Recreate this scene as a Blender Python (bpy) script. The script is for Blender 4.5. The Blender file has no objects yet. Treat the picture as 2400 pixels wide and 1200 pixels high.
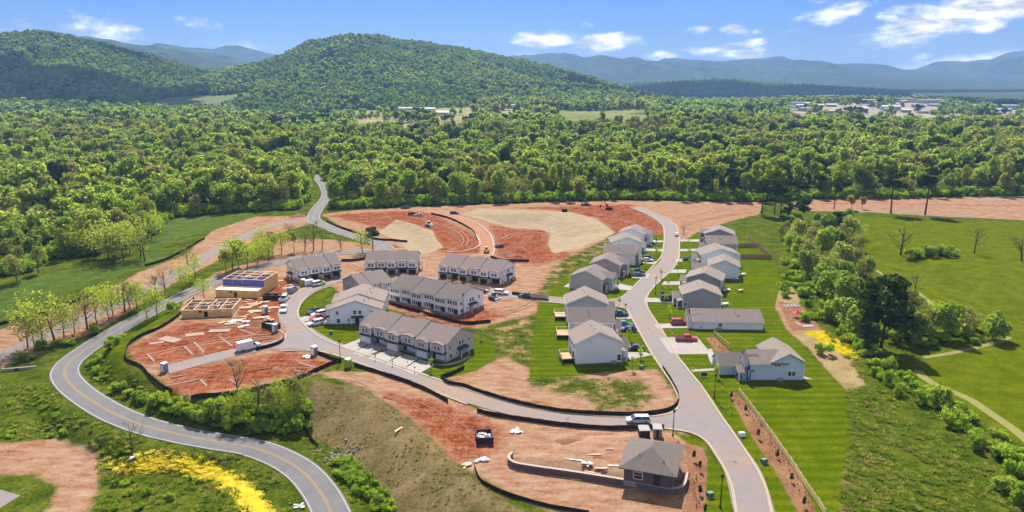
import bpy, math, random
import numpy as np
from mathutils import Vector, Matrix

# ------------------------------------------------------------------ camera
F_PX = 1714.0; CAM_H = 67.0; PITCH = math.radians(13.6)
scene = bpy.context.scene
COL = scene.collection
cam_d = bpy.data.cameras.new('camera'); cam = bpy.data.objects.new('camera', cam_d); COL.objects.link(cam)
cam_d.sensor_width = 36.0; cam_d.lens = 36.0 * F_PX / 2400.0
cam_d.clip_start = 1.0; cam_d.clip_end = 60000.0
cam.location = (0, 0, CAM_H); cam.rotation_euler = (math.pi / 2 - PITCH, 0, 0)
scene.camera = cam

# ------------------------------------------------------------------ light
SUN_EL = math.radians(49.0)
SUN_AZ = math.radians(-4.0)            # from straight ahead (+Y), negative = to the left
SUN_DIR = Vector((math.sin(SUN_AZ) * math.cos(SUN_EL), math.cos(SUN_AZ) * math.cos(SUN_EL), math.sin(SUN_EL)))
sun_d = bpy.data.lights.new('sun', 'SUN'); sun = bpy.data.objects.new('sun', sun_d); COL.objects.link(sun)
sun_d.energy = 3.4; sun_d.angle = math.radians(0.6); sun_d.color = (1.0, 0.95, 0.87)
sun.rotation_euler = SUN_DIR.to_track_quat('Z', 'Y').to_euler()
sun.location = (0, 0, 3000)
SKY_STRENGTH = 0.05
world = bpy.data.worlds.new('World'); scene.world = world; world.use_nodes = True
wn = world.node_tree.nodes; wl = world.node_tree.links; wn.clear()
w_out = wn.new('ShaderNodeOutputWorld'); w_bg = wn.new('ShaderNodeBackground')
w_sky = wn.new('ShaderNodeTexSky'); w_sky.sky_type = 'NISHITA'; w_sky.sun_disc = False
w_sky.sun_elevation = SUN_EL; w_sky.sun_rotation = SUN_AZ; w_sky.altitude = 300.0
w_sky.air_density = 1.0; w_sky.dust_density = 0.2; w_sky.ozone_density = 2.5
w_bg.inputs['Strength'].default_value = SKY_STRENGTH

def px_dir(px, py):
    d = (px - 1200.0) / F_PX; e = (600.0 - py) / F_PX
    c, s = math.cos(PITCH), math.sin(PITCH)
    return (d, c + e * s, -s + e * c)

# clouds of the fair-weather sky, each an elongated patch of broken noise: (px, py, half width, half height, tilt, density)
CLOUDS = [(250, 72, 110, 36, .10, .62), (465, 56, 62, 17, .0, .55), (565, 108, 80, 18, .0, .60), (20, 72, 45, 26, -.1, .5),
          (1270, 93, 82, 20, .02, 1.0), (1420, 100, 84, 24, -.08, 1.0), (1383, 58, 26, 9, .0, .6), (1550, 133, 50, 13, .0, .9),
          (1660, 120, 60, 13, -.1, .8), (1745, 128, 62, 15, -.06, 1.0), (1752, 101, 50, 14, -.12, .9), (1640, 68, 46, 13, -.15, .6),
          (1730, 68, 40, 18, .3, .75), (1770, 72, 24, 13, -.3, .6), (1962, 28, 82, 20, -.2, .85), (2170, 60, 130, 38, -.16, .88),
          (2330, 18, 200, 36, -.05, .9), (2080, 46, 24, 10, .0, .8), (2330, 60, 52, 13, -.1, .75), (2250, 143, 150, 13, -.14, .9),
          (2160, 133, 40, 9, .0, .7), (1245, 133, 60, 10, .0, .6), (755, 113, 36, 13, -.2, .6), (2150, 140, 60, 9, -.1, .5),
          (1850, 76, 60, 9, -.18, .4), (660, 82, 24, 9, -.1, .35), (1920, 1, 40, 8, 0, .5)]
def clouds():
    tc = wn.new('ShaderNodeTexCoord')
    def math_(op, a, b=None, c=None):
        n = wn.new('ShaderNodeMath'); n.operation = op
        for i, v in enumerate((a, b, c)):
            if v is None: continue
            if isinstance(v, (int, float)): n.inputs[i].default_value = v
            else: wl.new(v, n.inputs[i])
        return n.outputs[0]
    sep = wn.new('ShaderNodeSeparateXYZ'); wl.new(tc.outputs['Generated'], sep.inputs[0])
    az = math_('ARCTAN2', sep.outputs[0], sep.outputs[1]); el = math_('ARCSINE', sep.outputs[2])
    comb = wn.new('ShaderNodeCombineXYZ'); wl.new(az, comb.inputs[0]); wl.new(el, comb.inputs[1])
    def noise(scale, sy, detail, rough):
        mp = wn.new('ShaderNodeMapping'); mp.inputs['Scale'].default_value = (1, sy, 1); wl.new(comb.outputs[0], mp.inputs[0])
        nz = wn.new('ShaderNodeTexNoise'); nz.inputs['Scale'].default_value = scale; nz.inputs['Detail'].default_value = detail
        nz.inputs['Roughness'].default_value = rough; wl.new(mp.outputs[0], nz.inputs['Vector']); return nz
    warp = noise(16, 1.8, 5, .6)
    ws = wn.new('ShaderNodeSeparateColor'); wl.new(warp.outputs['Color'], ws.inputs[0])
    azw = math_('MULTIPLY_ADD', math_('SUBTRACT', ws.outputs[0], .5), .05, az)
    elw = math_('MULTIPLY_ADD', math_('SUBTRACT', ws.outputs[1], .5), .02, el)
    total = None
    for (px, py, rx, ry, tilt, dens) in CLOUDS:
        d = px_dir(px, py); L = math.sqrt(sum(q * q for q in d))
        a0 = math.atan2(d[0], d[1]); e0 = math.asin(d[2] / L)
        k = 1 / F_PX
        dx = math_('SUBTRACT', azw, a0); dy = math_('SUBTRACT', elw, e0)
        ct, st = math.cos(tilt), math.sin(tilt)
        u = math_('ADD', math_('MULTIPLY', dx, ct / (rx * k)), math_('MULTIPLY', dy, -st / (rx * k)))
        v = math_('ADD', math_('MULTIPLY', dx, st / (ry * k)), math_('MULTIPLY', dy, ct / (ry * k)))
        r2 = math_('ADD', math_('MULTIPLY', u, u), math_('MULTIPLY', v, v))
        g = math_('MULTIPLY', math_('EXPONENT', math_('MULTIPLY', r2, -1.0)), dens)
        total = g if total is None else math_('MAXIMUM', total, g)
    n1 = noise(42, 2.4, 8, .62)
    m = math_('MULTIPLY_ADD', math_('SUBTRACT', n1.outputs['Fac'], .5), 1.1, total)
    mr = wn.new('ShaderNodeMapRange'); mr.interpolation_type = 'SMOOTHSTEP'
    mr.inputs['From Min'].default_value = .28; mr.inputs['From Max'].default_value = .92
    wl.new(m, mr.inputs['Value'])
    gate = math_('GREATER_THAN', total, .04)
    # unseen broken cloud, denser than in view, added overhead and behind for fill light
    hgt = math_('MAXIMUM', sep.outputs[2], .05)
    lay = wn.new('ShaderNodeCombineXYZ'); wl.new(math_('DIVIDE', sep.outputs[0], hgt), lay.inputs[0]); wl.new(math_('DIVIDE', sep.outputs[1], hgt), lay.inputs[1])
    ln = wn.new('ShaderNodeTexNoise'); ln.inputs['Scale'].default_value = .9; ln.inputs['Detail'].default_value = 7; ln.inputs['Roughness'].default_value = .55; wl.new(lay.outputs[0], ln.inputs['Vector'])
    lm = wn.new('ShaderNodeMapRange'); lm.interpolation_type = 'SMOOTHSTEP'; lm.inputs['From Min'].default_value = .47; lm.inputs['From Max'].default_value = .60; wl.new(ln.outputs['Fac'], lm.inputs['Value'])
    hi = wn.new('ShaderNodeMapRange'); hi.interpolation_type = 'SMOOTHSTEP'; hi.inputs['From Min'].default_value = .12; hi.inputs['From Max'].default_value = .2; wl.new(sep.outputs[2], hi.inputs['Value'])
    layer = math_('MULTIPLY', lm.outputs[0], hi.outputs[0])
    mask = math_('MULTIPLY', math_('MAXIMUM', math_('MULTIPLY', mr.outputs[0], gate), layer), .86)
    mix = wn.new('ShaderNodeMix'); mix.data_type = 'RGBA'
    wl.new(mask, mix.inputs['Factor'])
    tint = wn.new('ShaderNodeMix'); tint.data_type = 'RGBA'; tint.blend_type = 'MULTIPLY'; tint.inputs['Factor'].default_value = 1
    wl.new(w_sky.outputs[0], tint.inputs['A']); tint.inputs['B'].default_value = SKY_TINT
    # aerosol whitening low on the horizon
    hw = math_('EXPONENT', math_('MULTIPLY', math_('MAXIMUM', el, 0.0), -22.0)); hm_ = wn.new('ShaderNodeMix'); hm_.data_type = 'RGBA'; wl.new(math_('MULTIPLY', hw, .62), hm_.inputs['Factor'])
    wl.new(tint.outputs['Result'], hm_.inputs['A']); hm_.inputs['B'].default_value = (5.2, 6.0, 6.8, 1); tint_out = hm_.outputs['Result']
    gm = wn.new('ShaderNodeGamma'); gm.inputs['Gamma'].default_value = SKY_GAMMA; wl.new(tint_out, gm.inputs['Color'])
    wl.new(gm.outputs[0], mix.inputs['A'])
    n3 = noise(26, 3.2, 6, .6); cr = wn.new('ShaderNodeValToRGB'); cr.color_ramp.elements[0].position = .38; cr.color_ramp.elements[1].position = .60
    cr.color_ramp.elements[0].color = tuple(v * .42 for v in CLOUD_COL[:3]) + (1,); cr.color_ramp.elements[1].color = CLOUD_COL
    wl.new(n3.outputs['Fac'], cr.inputs['Fac']); wl.new(cr.outputs[0], mix.inputs['B'])
    wl.new(mix.outputs['Result'], w_bg.inputs['Color'])
SKY_GAMMA = 1.0
SKY_TINT = (0.185, 0.34, 0.72, 1)
CLOUD_COL = (13., 12.8, 12.6, 1)  # cloud radiance, set above display white to raise ambient fill
clouds()
wl.new(w_bg.outputs[0], w_out.inputs['Surface'])

scene.view_settings.view_transform = 'Standard'; scene.view_settings.look = 'None'
scene.view_settings.gamma = 1.0; scene.view_settings.use_curve_mapping = False
scene.view_settings.exposure = 1.6
scene.render.engine = 'CYCLES'
cy = scene.cycles
cy.use_denoising = True; cy.max_bounces = 4; cy.diffuse_bounces = 3; cy.glossy_bounces = 2; cy.transmission_bounces = 2
cy.transparent_max_bounces = 8; cy.volume_bounces = 0; cy.caustics_reflective = False; cy.caustics_refractive = False
cy.use_adaptive_sampling = True; cy.adaptive_threshold = 0.02

# ------------------------------------------------------------------ numeric helpers
rng = np.random.default_rng(7); random.seed(7)
def ss(a, b, x):
    t = np.clip((np.asarray(x, float) - a) / (b - a), 0, 1); return t * t * (3 - 2 * t)
def vnoise(x, y, seed=0):
    x = np.asarray(x, float); y = np.asarray(y, float)
    xi = np.floor(x); yi = np.floor(y); fx = x - xi; fy = y - yi
    fx = fx * fx * (3 - 2 * fx); fy = fy * fy * (3 - 2 * fy)
    def hsh(a, b):
        v = np.sin(a * 127.1 + b * 311.7 + seed * 74.7) * 43758.5453
        return v - np.floor(v)
    return (hsh(xi, yi) * (1 - fx) * (1 - fy) + hsh(xi + 1, yi) * fx * (1 - fy) + hsh(xi, yi + 1) * (1 - fx) * fy + hsh(xi + 1, yi + 1) * fx * fy) * 2 - 1
def fbm(x, y, seed=0, octs=4):
    t = 0; a = 1.0; n = 0
    for i in range(octs):
        t = t + a * vnoise(x * 2 ** i, y * 2 ** i, seed + i * 13); n += a; a *= .5
    return t / n
def sdf(poly, X, Y):                     # signed distance, inside positive
    X = np.asarray(X, float); Y = np.asarray(Y, float)
    d2 = np.full(X.shape, 1e18); ins = np.zeros(X.shape, bool); n = len(poly)
    for i in range(n):
        ax, ay = poly[i]; bx, by = poly[(i + 1) % n]
        ex, ey = bx - ax, by - ay; L = ex * ex + ey * ey + 1e-12
        t = np.clip(((X - ax) * ex + (Y - ay) * ey) / L, 0, 1)
        dx = X - ax - t * ex; dy = Y - ay - t * ey
        d2 = np.minimum(d2, dx * dx + dy * dy)
        c = ((ay > Y) != (by > Y))
        if abs(by - ay) > 1e-12:
            ins ^= c & (X < (bx - ax) * (Y - ay) / (by - ay) + ax)
    d = np.sqrt(d2); return np.where(ins, d, -d)

def U(px, py, z=0.0):                    # the point at height z seen at that pixel of the photograph
    d = px_dir(px, py); t = (z - CAM_H) / d[2]
    return Vector((d[0] * t, d[1] * t, z))

# ------------------------------------------------------------------ terrain
CREST = [tuple(U(*p)[:2]) for p in [(520, 640), (470, 690), (415, 745), (300, 798), (284, 850), (330, 893), (440, 948), (600, 928), (700, 903),
         (745, 887), (850, 907), (960, 977), (1060, 1077), (1130, 1132), (1210, 1187)]]
PLATEAU = CREST + [(2, 75), (300, 60), (900, 60), (900, 3000), (-60, 3000), (-60, 500)]
PIT = [tuple(U(*p)[:2]) for p in [(1085, 500), (1300, 497), (1440, 540), (1400, 580), (1290, 605), (1170, 605), (1155, 545)]]
PIT2 = [tuple(U(*p)[:2]) for p in [(930, 512), (1020, 535), (1040, 590), (950, 598), (880, 545)]]
PAD = [tuple(U(*p)[:2]) for p in [(1192, 1085), (1215, 1098), (1330, 1112), (1460, 1132), (1560, 1152), (1592, 1150), (1604, 1120), (1608, 1040), (1560, 1016), (1400, 1022), (1260, 1060)]]
def H_nat(x, y):
    x = np.asarray(x, float); y = np.asarray(y, float)
    d = -sdf(PLATEAU, x, y)
    h = -6.0 * ss(0, 17, d) * (1 - .85 * ss(175, 240, y))
    h = h - 3.5 * ss(0, 22, sdf(PIT, x, y)) - 2.2 * ss(0, 14, sdf(PIT2, x, y))
    h = h + 1.1 * ss(0, 2.0, sdf(PAD, x, y))
    h = h + 20 * fbm(x / 290., y / 240., 3, 3) * ss(500, 800, y) * (1 - .6 * ss(1500, 2200, y))
    w = np.exp(-((x + 40) / 260.) ** 2) * ss(850, 980, y) * (1 - ss(1560, 1800, y)); h = h * (1 - w) + w * (16 * ss(950, 1560, y) - 3)       # the farms' open shelf
    w = np.exp(-((x / np.maximum(y, 1) - .50) / .16) ** 2) * ss(1000, 1150, y) * (1 - ss(2100, 2400, y)); h = h * (1 - w) + w * (14 * ss(1100, 2000, y) - 4)   # the town's flat
    h = h - 3.0 * np.exp(-((x - 150 - (y - 250) * -.12) / 14.0) ** 2) * ss(120, 170, y) * (1 - ss(330, 400, y))
    return h
MAIN_PX = [(792, 1235), (748, 1150), (690, 1092), (600, 1052), (500, 1034), (390, 1012), (290, 980), (215, 940), (165, 900), (152, 868), (180, 835), (240, 795), (300, 760), (360, 728), (430, 692), (520, 655), (640, 618)]
BED = None
def H(x, y):                             # natural ground with the country road's level bed cut into it
    x = np.asarray(x, float); y = np.asarray(y, float); h = H_nat(x, y)
    if BED is None: return h
    m = (y < 260) & (x < 40) & (x > -260)
    if not m.any(): return h
    X, Y = x[m], y[m]; best = np.full(X.shape, 1e9); zb = np.zeros(X.shape)
    for (ax, ay, az), (bx, by, bz) in zip(BED, BED[1:]):
        ex, ey = bx - ax, by - ay; t = np.clip(((X - ax) * ex + (Y - ay) * ey) / (ex * ex + ey * ey + 1e-9), 0, 1); d = np.hypot(X - ax - t * ex, Y - ay - t * ey); k = d < best
        best = np.where(k, d, best); zb = np.where(k, az + (bz - az) * t, zb)
    w = 1 - ss(4.6, 11.0, best); h = h.copy(); h[m] = h[m] * (1 - w) + zb * w
    return h
def Hs(x, y): return float(H(np.array([x]), np.array([y]))[0])
def G(px, py):                           # where the photograph's pixel meets the ground
    d = np.array(px_dir(px, py)); ts = (np.linspace(4, -9, 60) - CAM_H) / d[2]
    P = d[None, :] * ts[:, None]; z = P[:, 2] + CAM_H - H(P[:, 0], P[:, 1])
    i = int(np.argmax(z <= 0)) if (z <= 0).any() else len(ts) - 1
    if i == 0: t = ts[0]
    else:
        a, b = z[i - 1], z[i]; t = ts[i - 1] + (ts[i] - ts[i - 1]) * a / (a - b + 1e-9)
    p = d * t; return Vector((p[0], p[1], Hs(p[0], p[1])))
_p = [G(*q) for q in MAIN_PX]; _z = np.array([q.z for q in _p]); _z = np.convolve(np.pad(_z, 2, 'edge'), [.15, .2, .3, .2, .15], 'valid')
BED = [(q.x, q.y, float(z)) for q, z in zip(_p, _z)]
def GP(pts): return [G(*p) for p in pts]
def GXY(pts): return [tuple(G(*p)[:2]) for p in pts]

# ------------------------------------------------------------------ materials
def lin(c):
    return tuple((v / 255 / 12.92) if v / 255 <= .04045 else ((v / 255 + .055) / 1.055) ** 2.4 for v in c)
MATS = {}
def mat(name, rgb, rough=.85, var=.12, scale=1.5, bump=0.0, metal=0.0, spec=.25, fine=0.0, stain=None, sscale=.05):
    """rgb = linear base colour; var = noise variation of it"""
    if name in MATS: return MATS[name]
    m = bpy.data.materials.new(name); m.use_nodes = True; nt = m.node_tree; n = nt.nodes; l = nt.links
    b = n['Principled BSDF']; b.inputs['Roughness'].default_value = rough; b.inputs['Metallic'].default_value = metal
    b.inputs['Specular IOR Level'].default_value = spec
    tc = n.new('ShaderNodeTexCoord')
    nz = n.new('ShaderNodeTexNoise'); nz.inputs['Scale'].default_value = scale; nz.inputs['Detail'].default_value = 6
    nz.inputs['Roughness'].default_value = .65; l.new(tc.outputs['Object'], nz.inputs['Vector'])
    r = n.new('ShaderNodeValToRGB'); r.color_ramp.elements[0].position = .3; r.color_ramp.elements[1].position = .7
    r.color_ramp.elements[0].color = tuple(v * (1 - var) for v in rgb) + (1,)
    r.color_ramp.elements[1].color = tuple(min(v * (1 + var), 1) for v in rgb) + (1,)
    l.new(nz.outputs['Fac'], r.inputs['Fac']); out = r.outputs['Color']
    if stain:
        n2 = n.new('ShaderNodeTexNoise'); n2.inputs['Scale'].default_value = sscale; n2.inputs['Detail'].default_value = 7; n2.inputs['Roughness'].default_value = .7; l.new(tc.outputs['Object'], n2.inputs['Vector'])
        mr = n.new('ShaderNodeMapRange'); mr.inputs['From Min'].default_value = .46; mr.inputs['From Max'].default_value = .68; mr.inputs['To Max'].default_value = .75; l.new(n2.outputs['Fac'], mr.inputs['Value'])
        mx = n.new('ShaderNodeMix'); mx.data_type = 'RGBA'; l.new(mr.outputs[0], mx.inputs['Factor']); l.new(out, mx.inputs['A']); mx.inputs['B'].default_value = tuple(stain) + (1,); out = mx.outputs['Result']
    l.new(out, b.inputs['Base Color'])
    if bump:
        bp = n.new('ShaderNodeBump'); bp.inputs['Strength'].default_value = .6; bp.inputs['Distance'].default_value = bump
        nb = n.new('ShaderNodeTexNoise'); nb.inputs['Scale'].default_value = fine or scale * 4; nb.inputs['Detail'].default_value = 3
        l.new(tc.outputs['Object'], nb.inputs['Vector']); l.new(nb.outputs['Fac'], bp.inputs['Height']); l.new(bp.outputs[0], b.inputs['Normal'])
    MATS[name] = m; return m
def S(*c): return lin(c)
K = .40                                   # photograph colour -> base colour
def A(*c): return tuple(v * K for v in lin(c))

# ------------------------------------------------------------------ mesh builder
class MB:
    def __init__(s): s.v = []; s.f = []
    def add(s, vs, fs):
        o = len(s.v); s.v += [tuple(v) for v in vs]; s.f += [tuple(i + o for i in f) for f in fs]; return s
    def box(s, x0, y0, z0, x1, y1, z1):
        return s.add([(x0, y0, z0), (x1, y0, z0), (x1, y1, z0), (x0, y1, z0), (x0, y0, z1), (x1, y0, z1), (x1, y1, z1), (x0, y1, z1)],
                     [(0, 3, 2, 1), (4, 5, 6, 7), (0, 1, 5, 4), (1, 2, 6, 5), (2, 3, 7, 6), (3, 0, 4, 7)])
    def prism(s, poly, axis, a, b):      # poly in the other two axes, extruded along axis from a to b
        n = len(poly)
        def p3(q, t): return {'x': (t, q[0], q[1]), 'y': (q[0], t, q[1]), 'z': (q[0], q[1], t)}[axis]
        vs = [p3(q, a) for q in poly] + [p3(q, b) for q in poly]
        fs = [tuple(range(n)), tuple(range(2 * n - 1, n - 1, -1))] + [(i, i + n, (i + 1) % n + n, (i + 1) % n) for i in range(n)]
        return s.add(vs, fs)
    def tube(s, pts, rads, k=6, cap=True):
        o = len(s.v); pts = [Vector(p) for p in pts]
        for i, p in enumerate(pts):
            d = (pts[min(i + 1, len(pts) - 1)] - pts[max(i - 1, 0)]).normalized()
            u = d.orthogonal().normalized(); w = d.cross(u)
            if i and u.dot(pu) < 0: u = -u; w = -w
            pu = u
            for j in range(k):
                a = 2 * math.pi * j / k; s.v.append(tuple(p + (u * math.cos(a) + w * math.sin(a)) * rads[i]))
        for i in range(len(pts) - 1):
            for j in range(k):
                s.f.append((o + i * k + j, o + i * k + (j + 1) % k, o + (i + 1) * k + (j + 1) % k, o + (i + 1) * k + j))
        if cap: s.f.append(tuple(o + j for j in range(k))[::-1]); s.f.append(tuple(o + (len(pts) - 1) * k + j for j in range(k)))
        return s
    def mesh(s, name, m, smooth=False):
        me = bpy.data.meshes.new(name); me.from_pydata(s.v, [], s.f); me.update()
        for q in (m if isinstance(m, (list, tuple)) else [m]): me.materials.append(q)
        bm_fix(me)
        if smooth:
            me.polygons.foreach_set('use_smooth', [True] * len(me.polygons))
        return me
    def build(s, name, m, parent=None, smooth=False):
        return link(name, s.mesh(name, m, smooth), parent)
import bmesh
def bm_fix(me):
    bm = bmesh.new(); bm.from_mesh(me); bmesh.ops.recalc_face_normals(bm, faces=bm.faces); bm.to_mesh(me); bm.free()
def link(name, data, parent=None, loc=None, rz=None):
    o = bpy.data.objects.new(name, data); COL.objects.link(o)
    if parent is not None: o.parent = parent
    if loc is not None: o.location = loc
    if rz is not None: o.rotation_euler = (0, 0, rz)
    return o
def tag(o, label=None, cat=None, group=None, kind=None):
    if label: o['label'] = label
    if cat: o['category'] = cat
    if group: o['group'] = group
    if kind: o['kind'] = kind
    return o
def thing(name, label, cat, loc, rz=0, group=None):
    o = link(name, None, None, loc, rz); o.empty_display_size = .5
    return tag(o, label, cat, group)
def copy_tree(o, parent=None, **kw):
    c = o.copy(); COL.objects.link(c); c.parent = parent
    for ch in KIDS.get(o.name, None) or o.children: copy_tree(ch, c)
    return c
KIDS = {}
def np_mesh(name, V, Fq, m, smooth=False):
    me = bpy.data.meshes.new(name); nv = len(V); k = Fq.shape[1]; nf = len(Fq)
    me.vertices.add(nv); me.vertices.foreach_set('co', np.asarray(V, np.float32).ravel())
    me.loops.add(nf * k); me.loops.foreach_set('vertex_index', Fq.astype(np.int32).ravel())
    me.polygons.add(nf); me.polygons.foreach_set('loop_start', np.arange(0, nf * k, k, dtype=np.int32))
    try: me.polygons.foreach_set('loop_total', np.full(nf, k, np.int32))
    except Exception: pass
    if smooth: me.polygons.foreach_set('use_smooth', np.ones(nf, bool))
    me.update(calc_edges=True); me.validate()
    if m: me.materials.append(m)
    return me
# ------------------------------------------------------------------ ground zones (traced outlines, world metres)
FOREST_EDGE = [(-900, 700), (-200, 660), (0, 648), (60, 640), (110, 608), (210, 600), (330, 572), (400, 512), (500, 500), (610, 494), (690, 492), (722, 470), (732, 428), (742, 412), (752, 412), (772, 440),
               (768, 470), (775, 492), (850, 488), (960, 483), (1130, 478), (1250, 474), (1450, 468), (1600, 471), (1780, 474), (1900, 467), (2100, 466), (2400, 458), (2700, 452), (3400, 440)]
ZONES = {
 'forest': [],
 'meadow': [[(-300, 860), (-60, 690), (0, 672), (110, 640), (300, 616), (420, 560), (560, 520), (610, 500), (400, 510), (330, 560), (330, 580), (405, 598), (300, 640), (160, 685), (0, 768)]],
 'field': [[(1960, 505), (2120, 512), (2400, 520), (2900, 540), (2900, 1250), (2420, 1060), (2250, 950), (2160, 885), (2170, 838), (2350, 795), (2250, 740), (2050, 640), (1990, 560)]],
 'lawn': [[(1588, 575), (1640, 545), (1740, 562), (1812, 606), (1830, 668), (1815, 720), (1842, 772), (1905, 840), (1980, 912), (2005, 922), (1998, 1010), (1975, 1090), (1965, 1215), (1790, 1215), (1770, 1130), (1690, 985), (1600, 860), (1545, 770), (1515, 715), (1520, 690), (1548, 640)],
          [(1262, 708), (1330, 640), (1400, 600), (1440, 562), (1500, 556), (1565, 548), (1572, 580), (1530, 630), (1480, 690), (1500, 740), (1540, 830), (1545, 865), (1460, 866), (1350, 882), (1240, 890), (1246, 800)],
          [(1000, 868), (1060, 850), (1132, 800), (1158, 802), (1163, 830), (1115, 870), (1030, 890)],
          [(725, 756), (790, 766), (870, 760), (845, 795), (795, 813), (745, 785)], [(700, 735), (722, 700), (788, 673), (784, 682), (755, 700), (756, 725)],
          [(1570, 1005), (1640, 1035), (1700, 1115), (1722, 1215), (1652, 1215), (1650, 1110), (1622, 1048), (1590, 1025)],
          [(420, 700), (430, 715), (380, 755), (300, 800), (280, 850), (300, 880), (240, 880), (215, 850), (300, 770)]],
 'dirt': [[(425, 700), (505, 640), (640, 600), (860, 575), (1050, 590), (1260, 606), (1330, 612), (1262, 690), (1262, 735), (1150, 772), (1050, 760), (900, 720), (880, 740), (760, 660), (690, 700), (672, 790), (300, 832), (420, 745)],
          [(300, 815), (360, 770), (430, 742), (670, 775), (690, 800), (790, 850), (720, 885), (450, 937), (400, 905), (330, 862)],
          [(1040, 882), (1120, 866), (1180, 835), (1245, 862), (1330, 872), (1540, 866), (1592, 940), (1560, 970), (1440, 975), (1250, 957), (1100, 912)],
          [(735, 870), (880, 872), (1100, 952), (1250, 992), (1480, 1007), (1600, 1012), (1655, 1080), (1652, 1210), (1400, 1215), (1260, 1190), (1130, 1120), (1060, 1078), (960, 980), (850, 908)],
          [(752, 502), (960, 486), (1200, 477), (1480, 470), (1792, 474), (1780, 502), (1640, 540), (1600, 568), (1560, 556), (1440, 548), (1400, 572), (1300, 622), (1180, 612), (1000, 602), (890, 562), (800, 532)],
          [(1830, 488), (1880, 468), (2400, 459), (2800, 452), (2800, 520), (2400, 516), (2200, 507), (2000, 496), (1880, 495)],
          [(-300, 900), (0, 772), (240, 690), (330, 636), (430, 600), (500, 540), (600, 507), (722, 507), (735, 522), (600, 562), (450, 642), (250, 765), (0, 862)],
          [(-200, 1040), (0, 1040), (130, 1028), (228, 1060), (238, 1110), (205, 1210), (105, 1210), (135, 1140), (80, 1112), (0, 1112), (-200, 1120)],
          [(1815, 665), (1862, 665), (1872, 712), (1930, 780), (2002, 850), (2027, 905), (1980, 912), (1902, 822), (1842, 772), (1815, 720)],
          [(640, 565), (760, 560), (860, 572), (860, 590), (700, 592), (640, 600)]],
 'red': [[(300, 815), (430, 752), (660, 772), (640, 800), (520, 832), (380, 852), (320, 852)], [(380, 872), (680, 822), (782, 850), (720, 872), (440, 932), (400, 900)],
         [(895, 918), (1000, 935), (1105, 968), (1190, 1018), (1150, 1062), (1072, 1082), (1000, 1012)],
         [(765, 506), (950, 494), (1012, 500), (1132, 560), (1130, 592), (1050, 597), (960, 562), (880, 532)], [(1150, 526), (1290, 536), (1290, 582), (1350, 600), (1250, 622), (1165, 602)],
         [(1200, 487), (1480, 479), (1562, 530), (1552, 562), (1440, 547), (1402, 512), (1300, 492)], [(900, 705), (1000, 730), (1075, 742), (1150, 722), (1180, 742), (1080, 770), (960, 738)],
         [(600, 650), (700, 655), (690, 690), (640, 770), (560, 760), (545, 720)]],
 'blanket': [[(1080, 503), (1122, 488), (1340, 497), (1400, 514), (1440, 545), (1410, 562), (1300, 594), (1285, 572), (1290, 546), (1260, 536), (1150, 521)],
             [(885, 545), (930, 514), (970, 525), (1015, 540), (1023, 560), (1040, 580), (1000, 594), (960, 592), (940, 566)]],
 'straw': [[(1815, 664), (1862, 664), (1874, 712), (1822, 706)], [(1856, 778), (1925, 774), (2002, 850), (2027, 905), (1980, 912), (1902, 822)]],
 'dry': [[(738, 893), (850, 910), (960, 982), (1060, 1082), (1130, 1132), (1210, 1190), (1260, 1215), (930, 1215), (860, 1120), (800, 1052), (698, 1000), (705, 960)]],
 'weedy': [[(1115, 768), (1255, 735), (1243, 862), (1182, 836), (1160, 795)], [(1232, 885), (1300, 880), (1500, 892), (1532, 930), (1500, 958), (1390, 962), (1380, 935), (1250, 905)],
           [(1340, 596), (1440, 552), (1442, 566), (1340, 640), (1272, 690), (1258, 688), (1300, 622)], [(1965, 1215), (1985, 1080), (2010, 1040), (2030, 1120), (2020, 1215)]],
 'yellow': [[(245, 1083), (340, 1075), (400, 1066), (480, 1082), (560, 1116), (602, 1150), (632, 1205), (592, 1205), (560, 1160), (500, 1122), (420, 1100), (310, 1105)],
            [(1880, 778), (1935, 775), (1990, 805), (2007, 838), (1990, 842), (1950, 815)]],
 'mulch': [[(1705, 918), (1727, 920), (1800, 1008), (1862, 1090), (1918, 1215), (1878, 1215), (1820, 1110), (1760, 1022)], [(1655, 792), (1674, 790), (1724, 838), (1712, 852), (1682, 830)],
           [(1605, 1035), (1648, 1050), (1658, 1078), (1652, 1215), (1598, 1215), (1612, 1110)], [(1822, 705), (1875, 715), (1925, 772), (1855, 776)]],
}
ZP = {k: [GXY(p) for p in v] for k, v in ZONES.items()}
edge = GXY(FOREST_EDGE)
FPOLY = edge + [(9000, 900), (9000, 9000), (-9000, 9000), (-9000, 700)]
ZP['forest'] = [FPOLY]

def axis(fine0, fine1, step, far0, far1, g=1.075):
    a = list(np.arange(fine0, fine1 + .01, step)); s = step; p = fine1
    while p < far1: s *= g; p += s; a.append(p)
    s = step; p = fine0; b = []
    while p > far0: s *= g; p -= s; b.append(p)
    return np.array(b[::-1] + a)
gx = axis(-170, 230, 1.0, -12000, 12000); gy = axis(84, 440, 1.0, -600, 22000)
GX, GY = np.meshgrid(gx, gy); GZ = H(GX, GY)
nx, ny = len(gx), len(gy)
GZ = GZ - 14 * ss(1500, 3500, np.hypot(GX, GY))
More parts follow.
